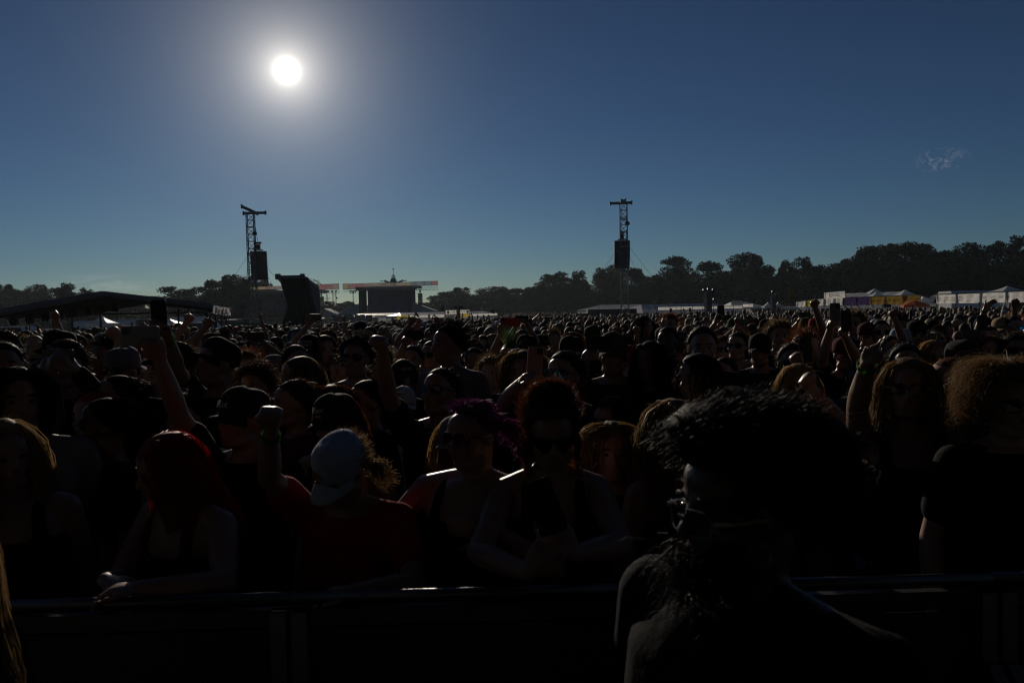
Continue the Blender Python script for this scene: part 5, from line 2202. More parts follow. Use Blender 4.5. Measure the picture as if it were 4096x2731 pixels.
HC = dict(black=(.008, .007, .007), darkbrown=(.022, .013, .008), brown=(.055, .028, .014), auburn=(.10, .03, .012), ginger=(.15, .048, .014), blond=(.34, .21, .085), sandy=(.18, .11, .05),
          grey=(.20, .20, .20), red=(.30, .004, .012), orange=(.45, .10, .015), teal=(.015, .12, .13), green=(.06, .11, .035), purple=(.10, .012, .08), pink=(.7, .04, .3))
HAIR = {k_: hair_mat(k_, v_) for k_, v_ in HC.items()}
HNAME = dict(darkbrown='dark brown', red='bright red', orange='bright orange')
CLOTH = {}
for nm, c in dict(black=(.010, .010, .011), charcoal=(.028, .028, .031), grey=(.16, .16, .17), white=(.55, .55, .56), navy=(.014, .02, .045), red=(.26, .012, .018), maroon=(.07, .010, .014), olive=(.05, .05, .022),
                  teal=(.015, .10, .11), orange=(.38, .09, .012), tan=(.30, .23, .13), lightblue=(.30, .37, .46), denim=(.05, .075, .13), green=(.02, .09, .035), pink=(.55, .03, .16), paleblue=(.34, .42, .54), camo=(.06, .055, .03)).items():
    CLOTH[nm] = mat('cloth_' + nm, c, .9, spec=.06, vary=.22, scale=18, bump=.25, sheen=.0)
CNAME = dict(lightblue='light blue', paleblue='pale blue', camo='camouflage')
M_LENS = mat('dark_lens', (.012, .012, .014), .08, spec=.7, vary=.05)
M_LENSBLUE = mat('mirrored_blue_lens', (.05, .35, .55), .08, metal=.9, vary=.5, scale=25)
M_LENSRED = mat('red_lens', (.05, .004, .004), .1, spec=.6, vary=.1)
M_FRAME = mat('black_frame', (.012, .012, .012), .25, vary=.05)
M_PHONE = mat('phone_shell', (.014, .014, .016), .22, vary=.05)
M_PHONESILVER = mat('phone_shell_silver', (.16, .165, .18), .3, metal=.3, vary=.05)
M_PHONERED = mat('phone_shell_red', (.5, .045, .025), .3, vary=.05)
M_PHONEROSE = mat('phone_shell_rose', (.42, .25, .22), .35, vary=.1)
M_BAND = mat('green_wristband', (.025, .17, .012), .5, vary=.1, trans=.3)
M_REDBAND = mat('red_thread_bracelet', (.45, .015, .02), .6, vary=.1)

M_EYE = mat('dark_eye', (.03, .022, .018), .15, spec=.5, vary=.3)
FACE = {}
for s_ in (-1, 1):
    e_ = MB()
    e_.ball((s_ * .031, -.0905, .012), (.0115, .0045, .0062), 10, 6)
    FACE['eye', s_] = e_.mesh('eye', None, True)
    e_ = MB()
    e_.loft([[(x, -.0965 + abs(x * s_ - .03) * .25 + dy, .0315 + dz + .004 * math.sin((x * s_ - .012) / .038 * 3.1)) for dy, dz in ((-.002, -.0035), (-.002, .0035), (.004, .0035), (.004, -.0035))]
             for x in (s_ * .013, s_ * .026, s_ * .040, s_ * .052)])
    FACE['eyebrow', s_] = e_.mesh('eyebrow', None, True)
HAIRCACHE, CAPS, GLS = {}, {}, {}


def get_hair(style, seed, dens):
    key = (style, seed, dens)
    if key not in HAIRCACHE:
        HAIRCACHE[key] = hair_mesh(style, seed, dens)
    return HAIRCACHE[key]


def get_cap(kind):
    if kind not in CAPS:
        CAPS[kind] = cap_meshes(kind)
    return CAPS[kind]


def get_glasses(kind):
    if kind not in GLS:
        GLS[kind] = glasses_meshes(kind)
    return GLS[kind]


def part(name, me, mm, parent, M=None):
    """a child with its own object-level material so that alike parts share one mesh"""
    if not me.materials:
        me.materials.append(mm)
    o = obj(name, me, parent)
    o.material_slots[0].link = 'OBJECT'
    o.material_slots[0].material = mm
    if M is not None:
        o.matrix_local = M
    return o


def dress(root, fig, skin_, hair=None, hcol='black', shirt='black', trousers='denim', hat=None, hatcol='black', brimcol=None, backward=False, glasses=None, lens=None, seed=0, dens=1.0, brim_up=0):
    mp = dict(root=root)
    if fig['shirt'] is not None:
        mp['shirt'] = part('shirt', fig['shirt'], CLOTH[shirt], root)
    mp['trousers'] = part('trousers', fig['trousers'], CLOTH[trousers], root)
    H = fig['head']
    if hair:
        mp['hair'] = part('hair', get_hair(hair, seed, dens), HAIR[hcol], root, H)
    if hat:
        Mh = H
        if backward:
            Mh = H @ Matrix.Translation((0, .012, 0)) @ Matrix.Rotation(R(180), 4, 'Z') @ Matrix.Translation((0, -.012, 0))
        if brim_up:
            Mh = Mh @ Matrix.Rotation(R(brim_up), 4, 'X')
        cm = get_cap(hat)
        c = part('hat' if hat != 'cap' else 'cap', cm[0][1], CLOTH[hatcol], root, Mh)
        mp['hat'] = c
        for nm, me in cm[1:]:
            part(nm, me, CLOTH[(brimcol or hatcol)], c)
    if not glasses:
        for (nm, s_), me in FACE.items():
            part(nm, me, M_EYE if nm == 'eye' else HAIR[hcol if hcol not in ('purple', 'teal', 'green', 'pink', 'red', 'orange') else 'darkbrown'], root, H)
    if glasses:
        f, ls = get_glasses(glasses)
        g_ = part('sunglasses', f, M_FRAME if lens is not M_LENSRED else M_LENSRED, root, H)
        for l in ls:
            part('lens', l, lens or M_LENS, g_)
        mp['glasses'] = g_
    return mp

# ------------------------------------------------------------------ crowd barrier along the pit
M_PERF = bpy.data.materials.new('perforated_aluminium_sheet')
M_PERF.use_nodes = True
t = M_PERF.node_tree
b = t.nodes['Principled BSDF']
b.inputs['Metallic'].default_value = .9
b.inputs['Base Color'].default_value = (.06, .06, .065, 1)
b.inputs['Roughness'].default_value = .45
co = t.nodes.new('ShaderNodeTexCoord')
sx = t.nodes.new('ShaderNodeSeparateXYZ')
t.links.new(co.outputs['Object'], sx.inputs[0])


def nmath(t, op, a, b_=None, clamp=False):
    n = t.nodes.new('ShaderNodeMath')
    n.operation = op
    n.use_clamp = clamp
    for i, v_ in enumerate((a, b_)):
        if v_ is None:
            continue
        if isinstance(v_, (int, float)):
            n.inputs[i].default_value = v_
        else:
            t.links.new(v_, n.inputs[i])
    return n.outputs[0]


row = nmath(t, 'DIVIDE', sx.outputs['Z'], .013)
stag = nmath(t, 'MULTIPLY', nmath(t, 'MODULO', nmath(t, 'FLOOR', row), 2.0), .5)
ux = nmath(t, 'SUBTRACT', nmath(t, 'FRACT', nmath(t, 'ADD', nmath(t, 'DIVIDE', sx.outputs['X'], .016), stag)), .5)
uz = nmath(t, 'SUBTRACT', nmath(t, 'FRACT', row), .5)
rr_ = nmath(t, 'SQRT', nmath(t, 'ADD', nmath(t, 'MULTIPLY', ux, ux), nmath(t, 'MULTIPLY', uz, uz)))
hole = nmath(t, 'LESS_THAN', rr_, .24)
trn = t.nodes.new('ShaderNodeBsdfTransparent')
ms = t.nodes.new('ShaderNodeMixShader')
t.links.new(hole, ms.inputs[0])
t.links.new(b.outputs[0], ms.inputs[1])
t.links.new(trn.outputs[0], ms.inputs[2])
t.links.new(ms.outputs[0], t.nodes['Material Output'].inputs['Surface'])

M_RAIL = mat('scuffed_rail_metal', (.11, .112, .12), .4, 1.0, vary=.45, scale=30, bump=.15)
RAIL_Y = 2.33
RAIL_Z = 1.165
names = ('to the left of the red haired woman', 'that the red haired woman leans on', 'in front of the person in the pale cap', 'beside the curly haired man with glasses', 'behind the curly haired man with glasses', 'under the long blond haired woman in dark glasses', 'past the woman with curly blond hair')
for i in range(-2, 5):
    x0 = -.67 + 1.05 * (i - 0)
    x0 = -.67 + 1.05 * i
    ro = thing('crowd_barrier', 'metal crowd barrier section ' + names[i + 2], 'barrier', (x0, RAIL_Y + .02 * i, 0), R(1.1), 'crowd barrier sections')
    m = MB()
    m.bar((.0, 0, RAIL_Z), (1.05, 0, RAIL_Z), .036, n=14)
    m.build('top_rail', M_RAIL, ro, smooth=True)
    m = MB()
    m.bar((0, .0, RAIL_Z - .055), (1.05, 0, RAIL_Z - .055), .03, .05)
    m.build('lower_rail', M_DARKMETAL, ro)
    for x in (.03, 1.02):
        m = MB()
        m.bar((x, -.02, .02), (x, -.02, RAIL_Z - .03), .045)
        m.build('post', M_STEEL, ro)
        m = MB()
        m.bar((x, -.05, RAIL_Z - .25), (x, -.95, .05), .04)
        m.build('brace', M_STEEL, ro)
    m = MB()
    m.box((.525, .012, (RAIL_Z - .1) / 2 + .03), (.98, .003, RAIL_Z - .16))
    m.build('perforated_panel', M_PERF, ro)
    m = MB()
    m.box((.525, -.45, .012), (1.03, 1.0, .012))
    m.build('foot_plate', M_STEEL, ro)

# ------------------------------------------------------------------ people one can single out
HERO = []      # (x, y, px, py_top, D)
HTOP = dict(short=.012, crop=.006, quiff=.03, curly=.03, afro=.05, frizzy=.05, bigfrizz=.06, long=.016, wavy=.018, bob=.018, slick=.01, updo=.06, mohawk=.0, strip=.02, bald=.0)
GRP = 'people in the festival crowd'
PHONES = []
nv_ = Vector


def phone(c, x_ax, up_ax, m_, label, w=.076, h=.155, screen_to=None):
    """slim phone with camera bump; the shell's back faces away from the holder"""
    X = nv_(x_ax).normalized()
    Z = (nv_(up_ax) - X * X.dot(nv_(up_ax))).normalized()
    Y = Z.cross(X)
    Mw = Matrix((X, Y, Z)).transposed().to_4x4()
    Mw.translation = c
    m = MB()
    rr2 = .011
    pts = []
    for cx_, cz_, a0 in ((w / 2 - rr2, h / 2 - rr2, 0), (-w / 2 + rr2, h / 2 - rr2, 90), (-w / 2 + rr2, -h / 2 + rr2, 180), (w / 2 - rr2, -h / 2 + rr2, 270)):
        for q in range(4):
            a = R(a0 + q * 30)
            pts.append((cx_ + math.cos(a) * rr2, cz_ + math.sin(a) * rr2))
    m.loft([[(x * s_, y, z * s_) for x, z in pts] for y, s_ in ((-.0045, .985), (-.003, 1), (.003, 1), (.0045, .985))])
    ro = m.build('phone', m_)
    ro.matrix_world = Mw
    tag(ro, label, 'phone', 'phones held by people')
    m = MB()
    m.box((0, .0050, 0), (w * .92, .001, h * .95))
    m.build('screen', M_GLASSDARK, ro)
    cb = MB()
    cb.box((w * .24, -.0058, h * .36), (w * .36, .003, w * .38))
    cbo = cb.build('camera_bump', M_GLASSDARK, ro)
    for ax_, az_ in ((.16, .41), (.16, .31), (.32, .36)):
        l_ = MB()
        l_.bar((w * ax_, -.0072, h * az_), (w * ax_, -.0085, h * az_), .012, n=10)
        l_.build('lens', M_BLACK, cbo)
    return ro


def hero(label, px, py, D, yaw=0, head=(0, 0, 0), lean=0, w=1.0, female=False, sk=0, hair='short', hcol='black', shirt='black', trousers='denim', hat=None, hatcol='black', brimcol=None,
         backward=False, glasses=None, lens=None, a=None, b=None, sleeve='short', top='shirt', vox=None, dens=None, phone_=None, seed=None, brim_up=0, neck=0.0):
    """a, b: image-left / image-right arm as (px, py, dD, hand kind[, palm])"""
    top_p = P(px, py, D)
    Lm = Matrix.Translation((0, 0, .95)) @ Matrix.Rotation(R(lean), 4, 'X') @ Matrix.Translation((0, 0, -.95))
    hm = Matrix.Translation(Lm @ nv_((0, -.012, 1.628 + neck))) @ Lm.to_3x3().to_4x4() @ Euler((R(head[1]), R(head[2]), R(head[0])), 'XYZ').to_matrix().to_4x4()
    ht = .125 + (.022 if hat else HTOP.get(hair, 0.01))
    c = hm @ nv_((0, .012, ht))
    k = top_p.z / c.z
    rz = Matrix.Rotation(R(yaw), 3, 'Z')
    o2 = rz @ (c * k)
    loc = nv_((top_p.x - o2.x, top_p.y - o2.y, 0))
    if not 1.45 < 1.75 * k < 1.98:
        print('STATURE', round(1.75 * k, 2), label)
    arms = {}
    inv = rz.transposed()
    for s_, sp in ((-1, a), (1, b)):
        if sp is None:
            continue
        if sp == 'hidden':
            continue
        T = inv @ (P(sp[0], sp[1], D + sp[2]) - loc)
        dct = dict(wrist=T, hand=sp[3], palm=inv @ nv_(sp[4]) if len(sp) > 4 else nv_((0, -1, 0)))
        if len(sp) > 5:
            dct['pole'] = nv_(sp[5])
        if len(sp) > 6:
            dct['dir'] = inv @ nv_(sp[6])
        arms[s_] = dct
    vox = vox or (.009 if D < 3.0 else .0115 if D < 4.5 else .014)
    dens = dens or (1.3 if D < 3.2 else .9 if D < 6 else .5)
    fig = figure(k, w, R(lean), head, arms, vox, sleeve, female, top, neck=neck)
    body = fig['body']
    body.materials.append(SKIN[sk])
    ro = obj('person', body)
    ro.location = loc
    ro.rotation_euler = (0, 0, R(yaw))
    tag(ro, label, 'person', GRP)
    mp = dress(ro, fig, SKIN[sk], hair, hcol, shirt, trousers, hat, hatcol, brimcol, backward, glasses, lens, seed if seed is not None else len(HERO) % 4, dens, brim_up)
    HERO.append((loc.x, loc.y, px, py, D))
    if phone_:
        s_, m_, lab, ori = phone_
        T, rot, E, S = fig['hands'][s_]
        Wm = Matrix.Translation(loc) @ rz.to_4x4()
        hc = Wm @ (T + rot @ (nv_((0, .026, .085)) * k))
        if ori == 'v':
            phone(hc + nv_((0, .0, .055)), (1, .1, .02), (.05, 0, 1), m_, lab)
        else:
            phone(hc + nv_((.045 * ori, -.01, .03)), (.02, .1, 1), (-1, .1, .08), m_, lab)
    mp['fig'] = fig
    mp['k'] = k
    return mp


def cap_text(mp, s_, size, m_, z=.075, y=-.101, tilt=14, x=0.0):
    o = text('lettering', s_, size, m_, mp['hat'], (x, y, z), (R(90 - tilt), 0, 0), extrude=.001)
    return o


def band(mp, side, u, m_, name='wristband', r_=.034, wd=.018):
    T, rot, E, S = mp['fig']['hands'][side]
    p = T.lerp(E, u)
    d = (E - T).normalized() * wd / 2
    m = MB()
    q = d.to_track_quat('Z', 'Y').to_matrix()
    k = mp['k']
    rings = []
    for rad, off in ((r_, -1), (r_ + .002, -1), (r_ + .002, 1), (r_, 1)):
        rings.append([p + d * off + q @ nv_((math.cos(2 * math.pi * i / 14) * rad * k, math.sin(2 * math.pi * i / 14) * rad * k, 0)) for i in range(14)])
    m.loft(rings, cap=False)
    m.build(name, m_, mp['root'])


UP = nv_((0, 0, 1))
railP = lambda px: (px, 2372 - (px - 1000) * .03)

# --- front row against the barrier
h = hero('woman with long bright red hair in a low cut dark top leaning on the rail', 640, 1737, 2.62, yaw=-30, head=(-22, 6, 8), lean=13, w=1.18, female=True, sk=1, hair='long', hcol='red', shirt='maroon', top='tank', sleeve=None,
         a=(420, 2320, -.22, 'relaxed', (0, 0, -1), (-.6, .2, -.8), (.9, -.2, -.05)), b=(560, 2350, -.30, 'relaxed', (0, 0, -1), (.9, .1, -.4), (-.95, -.1, 0)), dens=1.6)
h = hero('person in a pale blue washed cap with an orange patch and red T-shirt', 1322, 1768, 2.62, yaw=-12, head=(-12, 24, 4), lean=16, w=1.15, female=True, sk=1, hair='short', hcol='sandy', shirt='red', hat='cap', hatcol='paleblue',
         a=(1085, 1705, -.12, 'fist', (.2, -1, 0), (-.9, -.2, -.5)), b=(1420, 2360, -.24, 'relaxed', (0, 0, -1), (.8, .2, -.6), (-.9, -.2, 0)))
m = MB()
m.bar((-.020, -.0955, .078), (-.0205, -.101, .080), .036, n=20)
m.build('patch', mat('faded_orange_patch', (.35, .16, .03), .8), h['hat'])
band(h, -1, .18, M_BAND)
band(h, -1, .50, M_BAND)
part('pony_tail', tail_mesh(5, (.05, .075, -.04), .17, .022, 150, (.5, .8, 0)), HAIR['sandy'], h['root'], h['fig']['head'])
h = hero('broad person with a purple dyed hair strip, black tank top and red rimmed sunglasses', 1888, 1590, 2.78, yaw=-26, head=(-14, 4, 0), w=1.22, sk=1, hair='strip', hcol='purple', top='tank', sleeve=None, glasses='sun', lens=M_LENSRED,
         a=(1620, 2290, -.1, 'grip', (0, -1, .2), (-.9, .2, -.3)), b=(1960, 2110, -.2, 'relaxed', (0, 1, 0), (.9, .2, -.5), (-1, -.2, .1)))
part('hair_bun', tail_mesh(9, (.075, .085, .035), .07, .02, 220, (.4, .9, 0)), HAIR['purple'], h['root'], h['fig']['head'])
h = hero('woman with a messy brown updo and heart shaped sunglasses looking at her phone', 2200, 1535, 2.62, yaw=4, head=(-2, 14, -2), lean=6, female=True, w=1.02, sk=1, hair='updo', hcol='auburn', top='tank', sleeve=None, glasses='heart', lens=M_LENSRED,
         a=(2110, 2290, -.34, 'grip', (.6, .4, .4), (-.9, .2, -.4), (.5, -.2, .8)), b=(2290, 2215, -.32, 'grip', (-.5, .5, .3), (.9, .2, -.4), (-.4, -.1, .9)), dens=1.8, seed=3)
phone(P(2180, 2025, 2.30), (1, .1, .33), (-.2, .45, .9), M_PHONE, 'dark phone held by the woman in heart shaped sunglasses, top edge catching the sun', .085, .165)
h = hero('woman in a black sleeveless top with Bad lettering shading her sunglasses with one hand', 2700, 1592, 2.85, yaw=26, head=(22, 2, 0), female=True, sk=1, hair='wavy', hcol='sandy', top='tank', sleeve=None, glasses='sun',
         b=(2960, 1640, -.25, 'open', (0, -.2, -1), (.9, -.2, -.6), (-1, 0, .02)), dens=1.2)
text('lettering', 'Bad', .1, M_VINYLGREY, h['root'], (-.06, -.17, 1.2 * h['k']), (R(84), 0, 0), extrude=.001)
h = hero('long haired woman with a bare shoulder at the left end of the barrier', 2, 1672, 2.70, yaw=24, head=(20, 4, -6), female=True, w=1.1, sk=1, hair='long', hcol='blond', top='tank', sleeve=None, dens=1.8)

# --- the pit: two people in front of the barrier
h = hero('curly haired bearded man with thin framed glasses in the pit before the barrier', 2965, 1612, 1.34, yaw=-56, head=(-16, 4, 0), w=1.3, sk=3, hair='afro', hcol='black', shirt='black', glasses=None, dens=2.4, vox=.008)
h['hair'].matrix_local = h['fig']['head'] @ Matrix.Diagonal((1.16, 1.14, 1.0, 1))
Hf = h['fig']['head']
f_, ls_ = get_glasses('thin')
gl = part('glasses', f_, M_STEEL, h['root'], Hf @ Matrix.Translation((0, -.012, -.012)))
M_CLEAR = bpy.data.materials.new('clear_lens')
M_CLEAR.use_nodes = True
bb = M_CLEAR.node_tree.nodes['Principled BSDF']
bb.inputs['Transmission Weight'].default_value = 1.0
bb.inputs['Roughness'].default_value = .02
bb.inputs['IOR'].default_value = 1.1
for l_ in ls_:
    part('lens', l_, M_CLEAR, gl)
# beard
r_ = np.random.default_rng(4)
nb = 2400
aa = r_.uniform(-1.5, 1.5, nb)
vv = r_.uniform(0, 1, nb)
rt = np.stack([np.sin(aa) * (.060 - .012 * vv), -.045 - np.cos(aa) * (.046 - .008 * vv), -.045 - .055 * vv], 1)
dd = np.stack([np.sin(aa) * .6, -np.cos(aa) * .7, -np.ones(nb) * .7], 1) + r_.normal(size=(nb, 3)) * .35
tt = np.linspace(0, 1, 6)
pt = rt[:, None, :] + dd[:, None, :] * r_.uniform(.03, .085, nb)[:, None, None] * tt[None, :, None]
an = tt[None, :] * 12 + r_.uniform(0, 6, nb)[:, None]
pt[:, :, 0] += np.cos(an) * .008
pt[:, :, 2] += np.sin(an) * .008
V_, F_ = ribbons(pt, np.full(nb, .0022), r_)
me = bpy.data.meshes.new('beard')
me.from_pydata(V_.tolist(), [], F_.tolist())
part('beard', me, HAIR['black'], h['root'], Hf)
# lanyard with a folded white pass
k = h['k']
m = MB()
for s_ in (-1, 1):
    m.bar((s_ * .075 * k, -.03 * k, 1.47 * k), (s_ * .07 * k, -.15 * k, 1.33 * k), .018, .003)
    m.bar((s_ * .07 * k, -.15 * k, 1.33 * k), (.0, -.19 * k, 1.16 * k), .018, .003)
ly = m.build('lanyard', CLOTH['charcoal'], h['root'])
m = MB()
m.box((0, -.196 * k, 1.09 * k), (.10, .004, .14), Matrix.Rotation(R(8), 3, 'Z'))
m.build('pass', M_BANNER, ly)
hero('person with long loose blond hair standing in the pit at the left edge', -370, 1890, 1.30, yaw=72, head=(0, 0, 0), female=True, w=.85, sk=0, hair='long', hcol='sandy', shirt='black', dens=2.4, seed=2)

# --- second and third rows
h = hero('man in a dark Riot cap holding a silver phone above the crowd', 985, 1545, 3.25, yaw=-24, head=(-12, -4, 0), w=1.15, sk=1, hair='crop', hcol='darkbrown', hat='cap', hatcol='charcoal', shirt='black',
         a=(640, 1440, -.15, 'grip', (.3, -1, 0), (-.6, -.5, -.8)), phone_=(-1, M_PHONESILVER, 'silver phone held up by the man in the dark Riot cap', -1))
cap_text(h, 'Riot', .042, M_WHITEINK)
h = hero('person in a two tone trucker cap with Riot FEST lettering and sunglasses', 1330, 1571, 3.45, yaw=-24, head=(-6, 6, -4), w=1.05, sk=1, hair='long', hcol='auburn', hat='cap', hatcol='charcoal', brimcol='black', shirt='charcoal', top='tank', sleeve=None, glasses='sun')
cap_text(h, 'Riot', .040, M_WHITEINK, .088)
cap_text(h, 'FEST', .018, M_WHITEINK, .058)
h = hero('man in dark sunglasses raising a clenched fist high over the crowd', 1775, 1468, 3.95, yaw=-16, head=(-12, -12, 0), w=1.12, sk=1, hair='short', hcol='black', glasses='sun', shirt='black',
         a=(1514, 1352, -.40, 'fist', (-.2, -1, .1), (-.9, -.3, -.5)))
h = hero('dark haired person in a grey T-shirt standing behind the left end of the barrier', 66, 1462, 3.15, yaw=28, head=(10, 0, 0), w=1.1, sk=1, hair='bob', hcol='black', shirt='grey')
h = hero('man holding a phone sideways in both hands in front of his face', 262, 1352, 4.3, yaw=-10, head=(0, 0, 0), sk=1, hair='short', hcol='darkbrown', sleeve='long', shirt='black',
         a=(168, 1480, -.45, 'grip', (1, -.3, .1), (-.9, -.2, -.6)), b=(305, 1480, -.45, 'grip', (-1, -.3, .1), (.9, -.2, -.6)))
phone(P(232, 1428, 3.82), (.02, .1, 1), (-1, .05, .04), M_PHONE, 'dark phone held sideways by the man in a long sleeved black top')
h = hero('person with slicked back dark hair and bare forehead looking up to the left', 500, 1500, 4.0, yaw=-38, head=(-20, -16, 0), sk=0, hair='slick', hcol='darkbrown', shirt='black')
h = hero('person in big dark sunglasses seen in profile below the slicked back hair', 432, 1588, 3.40, yaw=-56, head=(-14, -4, 0), sk=2, hair='slick', hcol='black', shirt='black', glasses='sun')
h = hero('person with bright orange dyed hair', 372, 1566, 3.85, yaw=-14, sk=0, hair='short', hcol='orange', shirt='charcoal', female=True)
h = hero('person with long ginger blond hair behind the phone held sideways', 352, 1488, 4.75, yaw=30, sk=0, hair='long', hcol='ginger', shirt='black', female=True)
h = hero('man in a backwards grey cap and sunglasses', 488, 1385, 4.65, yaw=-8, head=(0, 0, 0), w=1.1, sk=1, hair='crop', hat='cap', hatcol='grey', backward=True, glasses='sun', shirt='black')
h = hero('man with thick dark brown hair seen from the side left of the dark backwards caps', 702, 1362, 4.7, yaw=-75, w=1.1, sk=0, hair='short', hcol='brown', shirt='black')
h = hero('man in a black cap with turned up brim holding a phone high in one hand', 880, 1350, 4.5, yaw=-35, head=(0, -6, 0), w=1.15, sk=1, hair='crop', hat='cap', hatcol='black', shirt='black', brim_up=-14,
         a=(668, 1338, -.35, 'grip', (-.3, -1, 0), (-.7, -.4, -.6)), phone_=(-1, M_PHONE, 'black phone held upright over the crowd in front of the canopy', 'v'))
band(h, -1, .12, M_BAND)
h = hero('person pointing one finger up with an outstretched arm', 600, 1432, 5.4, yaw=10, sk=0, hair='short', hcol='darkbrown', shirt='black', a=(480, 1358, -.2, 'point', (0, -1, 0), (-.7, .2, -.7), (-.55, 0, .85)))
band(h, -1, .75, M_BAND)
h = hero('person with a head of short dark curls left of the backwards grey cap', 437, 1340, 5.6, yaw=-30, sk=2, hair='curly', hcol='black', shirt='black')
h = hero('man in a rounded black cap standing behind the phone held sideways', 238, 1318, 5.7, yaw=-20, sk=1, hair='crop', hat='cap', hatcol='black', shirt='black')
h = hero('tall dark haired man at the left edge of the crowd', 15, 1364, 4.4, yaw=30, sk=1, hair='short', hcol='black', shirt='black', w=1.15)
h = hero('woman with dark curls at the far left edge behind the dark haired man', 18, 1318, 6.3, yaw=15, sk=2, hair='curly', hcol='darkbrown', shirt='black', female=True)
h = hero('person with a mop of frizzy brown curls', 1018, 1440, 4.75, yaw=-10, sk=0, hair='frizzy', hcol='brown', shirt='charcoal')
h = hero('person with ginger curls behind the frizzy brown curls', 985, 1398, 5.7, yaw=10, sk=0, hair='curly', hcol='ginger', shirt='black')
h = hero('person with long thick light brown hair looking to the left', 1205, 1421, 4.45, yaw=-48, sk=0, hair='long', hcol='sandy', shirt='black', female=True, w=1.1)
h = hero('person with brown hair and a reddish collar below the long light brown hair', 1180, 1514, 3.95, yaw=-58, sk=4, hair='short', hcol='brown', shirt='maroon')
h = hero('person with dark red hair behind the two tone trucker cap', 1325, 1536, 4.0, yaw=20, sk=0, hair='bob', hcol='auburn', shirt='black', female=True)
h = hero('person wearing a pale hood', 1094, 1404, 6.2, yaw=-20, sk=0, hair=None, hat='beanie', hatcol='grey', shirt='grey')
h = hero('man with short dark hair looking to the right of the pale hood', 1182, 1376, 5.6, yaw=35, sk=1, hair='short', hcol='black', shirt='black')
h = hero("person in a black cap with WAYNE'S WORLD lettering", 1240, 1337, 6.9, yaw=-8, sk=1, hair='crop', hat='cap', hatcol='black', shirt='black', glasses='sun')
cap_text(h, "WAYNE'S", .030, M_WHITEINK, .088)
cap_text(h, 'WORLD', .030, M_WHITEINK, .062)
h = hero('person with long straight brown hair right of the black lettered cap', 1296, 1338, 6.9, yaw=30, sk=0, hair='long', hcol='brown', shirt='black', female=True)
h = hero('person with teal dyed hair', 1188, 1312, 11.2, yaw=-20, sk=0, hair='bob', hcol='teal', shirt='black', female=True)
h = hero('person holding a dark phone sideways overhead in front of the black draped tower', 1250, 1326, 9.2, yaw=0, sk=0, hair='short', hcol='brown', shirt='black', a=(1228, 1304, -.2, 'grip', (0, -1, 0), (-.8, -.2, -.6)),
         phone_=(-1, M_PHONE, 'dark phone held sideways overhead in front of the black draped tower', 1))
h = hero('person with a round head of sunlit brown curls in front of the metal trailer bar', 1313, 1315, 9.6, yaw=10, sk=0, hair='curly', hcol='brown', shirt='black')
h = hero('man with tousled dark curls and sunglasses left of the raised fist', 1425, 1338, 5.15, yaw=-6, head=(0, -4, 0), sk=1, hair='curly', hcol='darkbrown', shirt='black', glasses='sun', w=1.05)
h = hero('person with smooth dark grey hair right of the raised forearm', 1612, 1424, 5.0, yaw=20, sk=1, hair='crop', hcol='darkbrown', shirt='charcoal', hat='beanie', hatcol='charcoal')
h = hero('person with dark hair and a sunlit forehead in profile left of the raised forearm', 1470, 1516, 4.15, yaw=-52, sk=1, hair='slick', hcol='black', shirt='black', female=True)
h = hero('tall man with a quiff in a plain grey T-shirt looking to the left', 1805, 1286, 5.35, yaw=-34, head=(-24, -4, 0), w=1.1, sk=1, hair='quiff', hcol='black', shirt='grey')
h = hero('woman in sunglasses with pulled back fair hair left of the grey T-shirt', 1728, 1360, 6.9, yaw=-25, sk=0, hair='slick', hcol='sandy', shirt='black', glasses='sun', female=True)
h = hero('woman with pulled back brown hair second left of the grey T-shirt', 1702, 1354, 7.6, yaw=-30, sk=0, hair='slick', hcol='brown', shirt='charcoal', glasses='sun', female=True)
h = hero('person holding a dark phone sideways left of the man in the grey T-shirt', 1648, 1378, 6.6, yaw=-5, sk=1, hair='short', hcol='black', shirt='black', a=(1620, 1375, -.35, 'grip', (.5, -1, 0), (-.9, -.1, -.6)),
         phone_=(-1, M_PHONE, 'dark phone held sideways left of the man in the grey T-shirt', 1))
h = hero('person raising an open hand in front of the lounge marquee', 1650, 1330, 9.5, yaw=0, sk=1, hair='short', hcol='black', shirt='black', a=(1640, 1297, -.1, 'open', (0, -1, 0), (-.6, -.2, -.7)))
h = hero('person with dark curls right of the grey T-shirt', 1888, 1356, 7.6, yaw=15, sk=1, hair='curly', hcol='darkbrown', shirt='black')
h = hero('person with smooth black hair below the dark curls', 1896, 1387, 6.7, yaw=0, sk=1, hair='short', hcol='black', shirt='black')
h = hero('woman with centre parted long brown hair and sunglasses', 1932, 1338, 8.7, yaw=0, sk=0, hair='long', hcol='brown', shirt='black', glasses='sun', female=True)
h = hero('woman with long pale blond hair beside the raised tattooed arm', 1972, 1333, 8.7, yaw=-5, sk=0, hair='long', hcol='blond', shirt='black', female=True)
h = hero('person with a halo of short blond curls', 1962, 1420, 6.0, yaw=-10, sk=0, hair='curly', hcol='sandy', shirt='black', female=True)
h = hero('man with a spiky green mohawk, sunglasses and an orange red jacket', 2040, 1374, 6.2, yaw=-14, head=(-6, -4, 0), sk=4, hair='mohawk', hcol='green', shirt='orange', glasses='sun')
h = hero('person raising a phone with a red back in one tattooed arm', 2018, 1408, 6.9, yaw=0, sk=4, hair='short', hcol='brown', shirt='black', a=(2014, 1288, -.25, 'grip', (.4, -1, 0), (-.8, -.2, -.6)),
         phone_=(-1, M_PHONERED, 'phone with a red back held sideways above the whole crowd', 1))
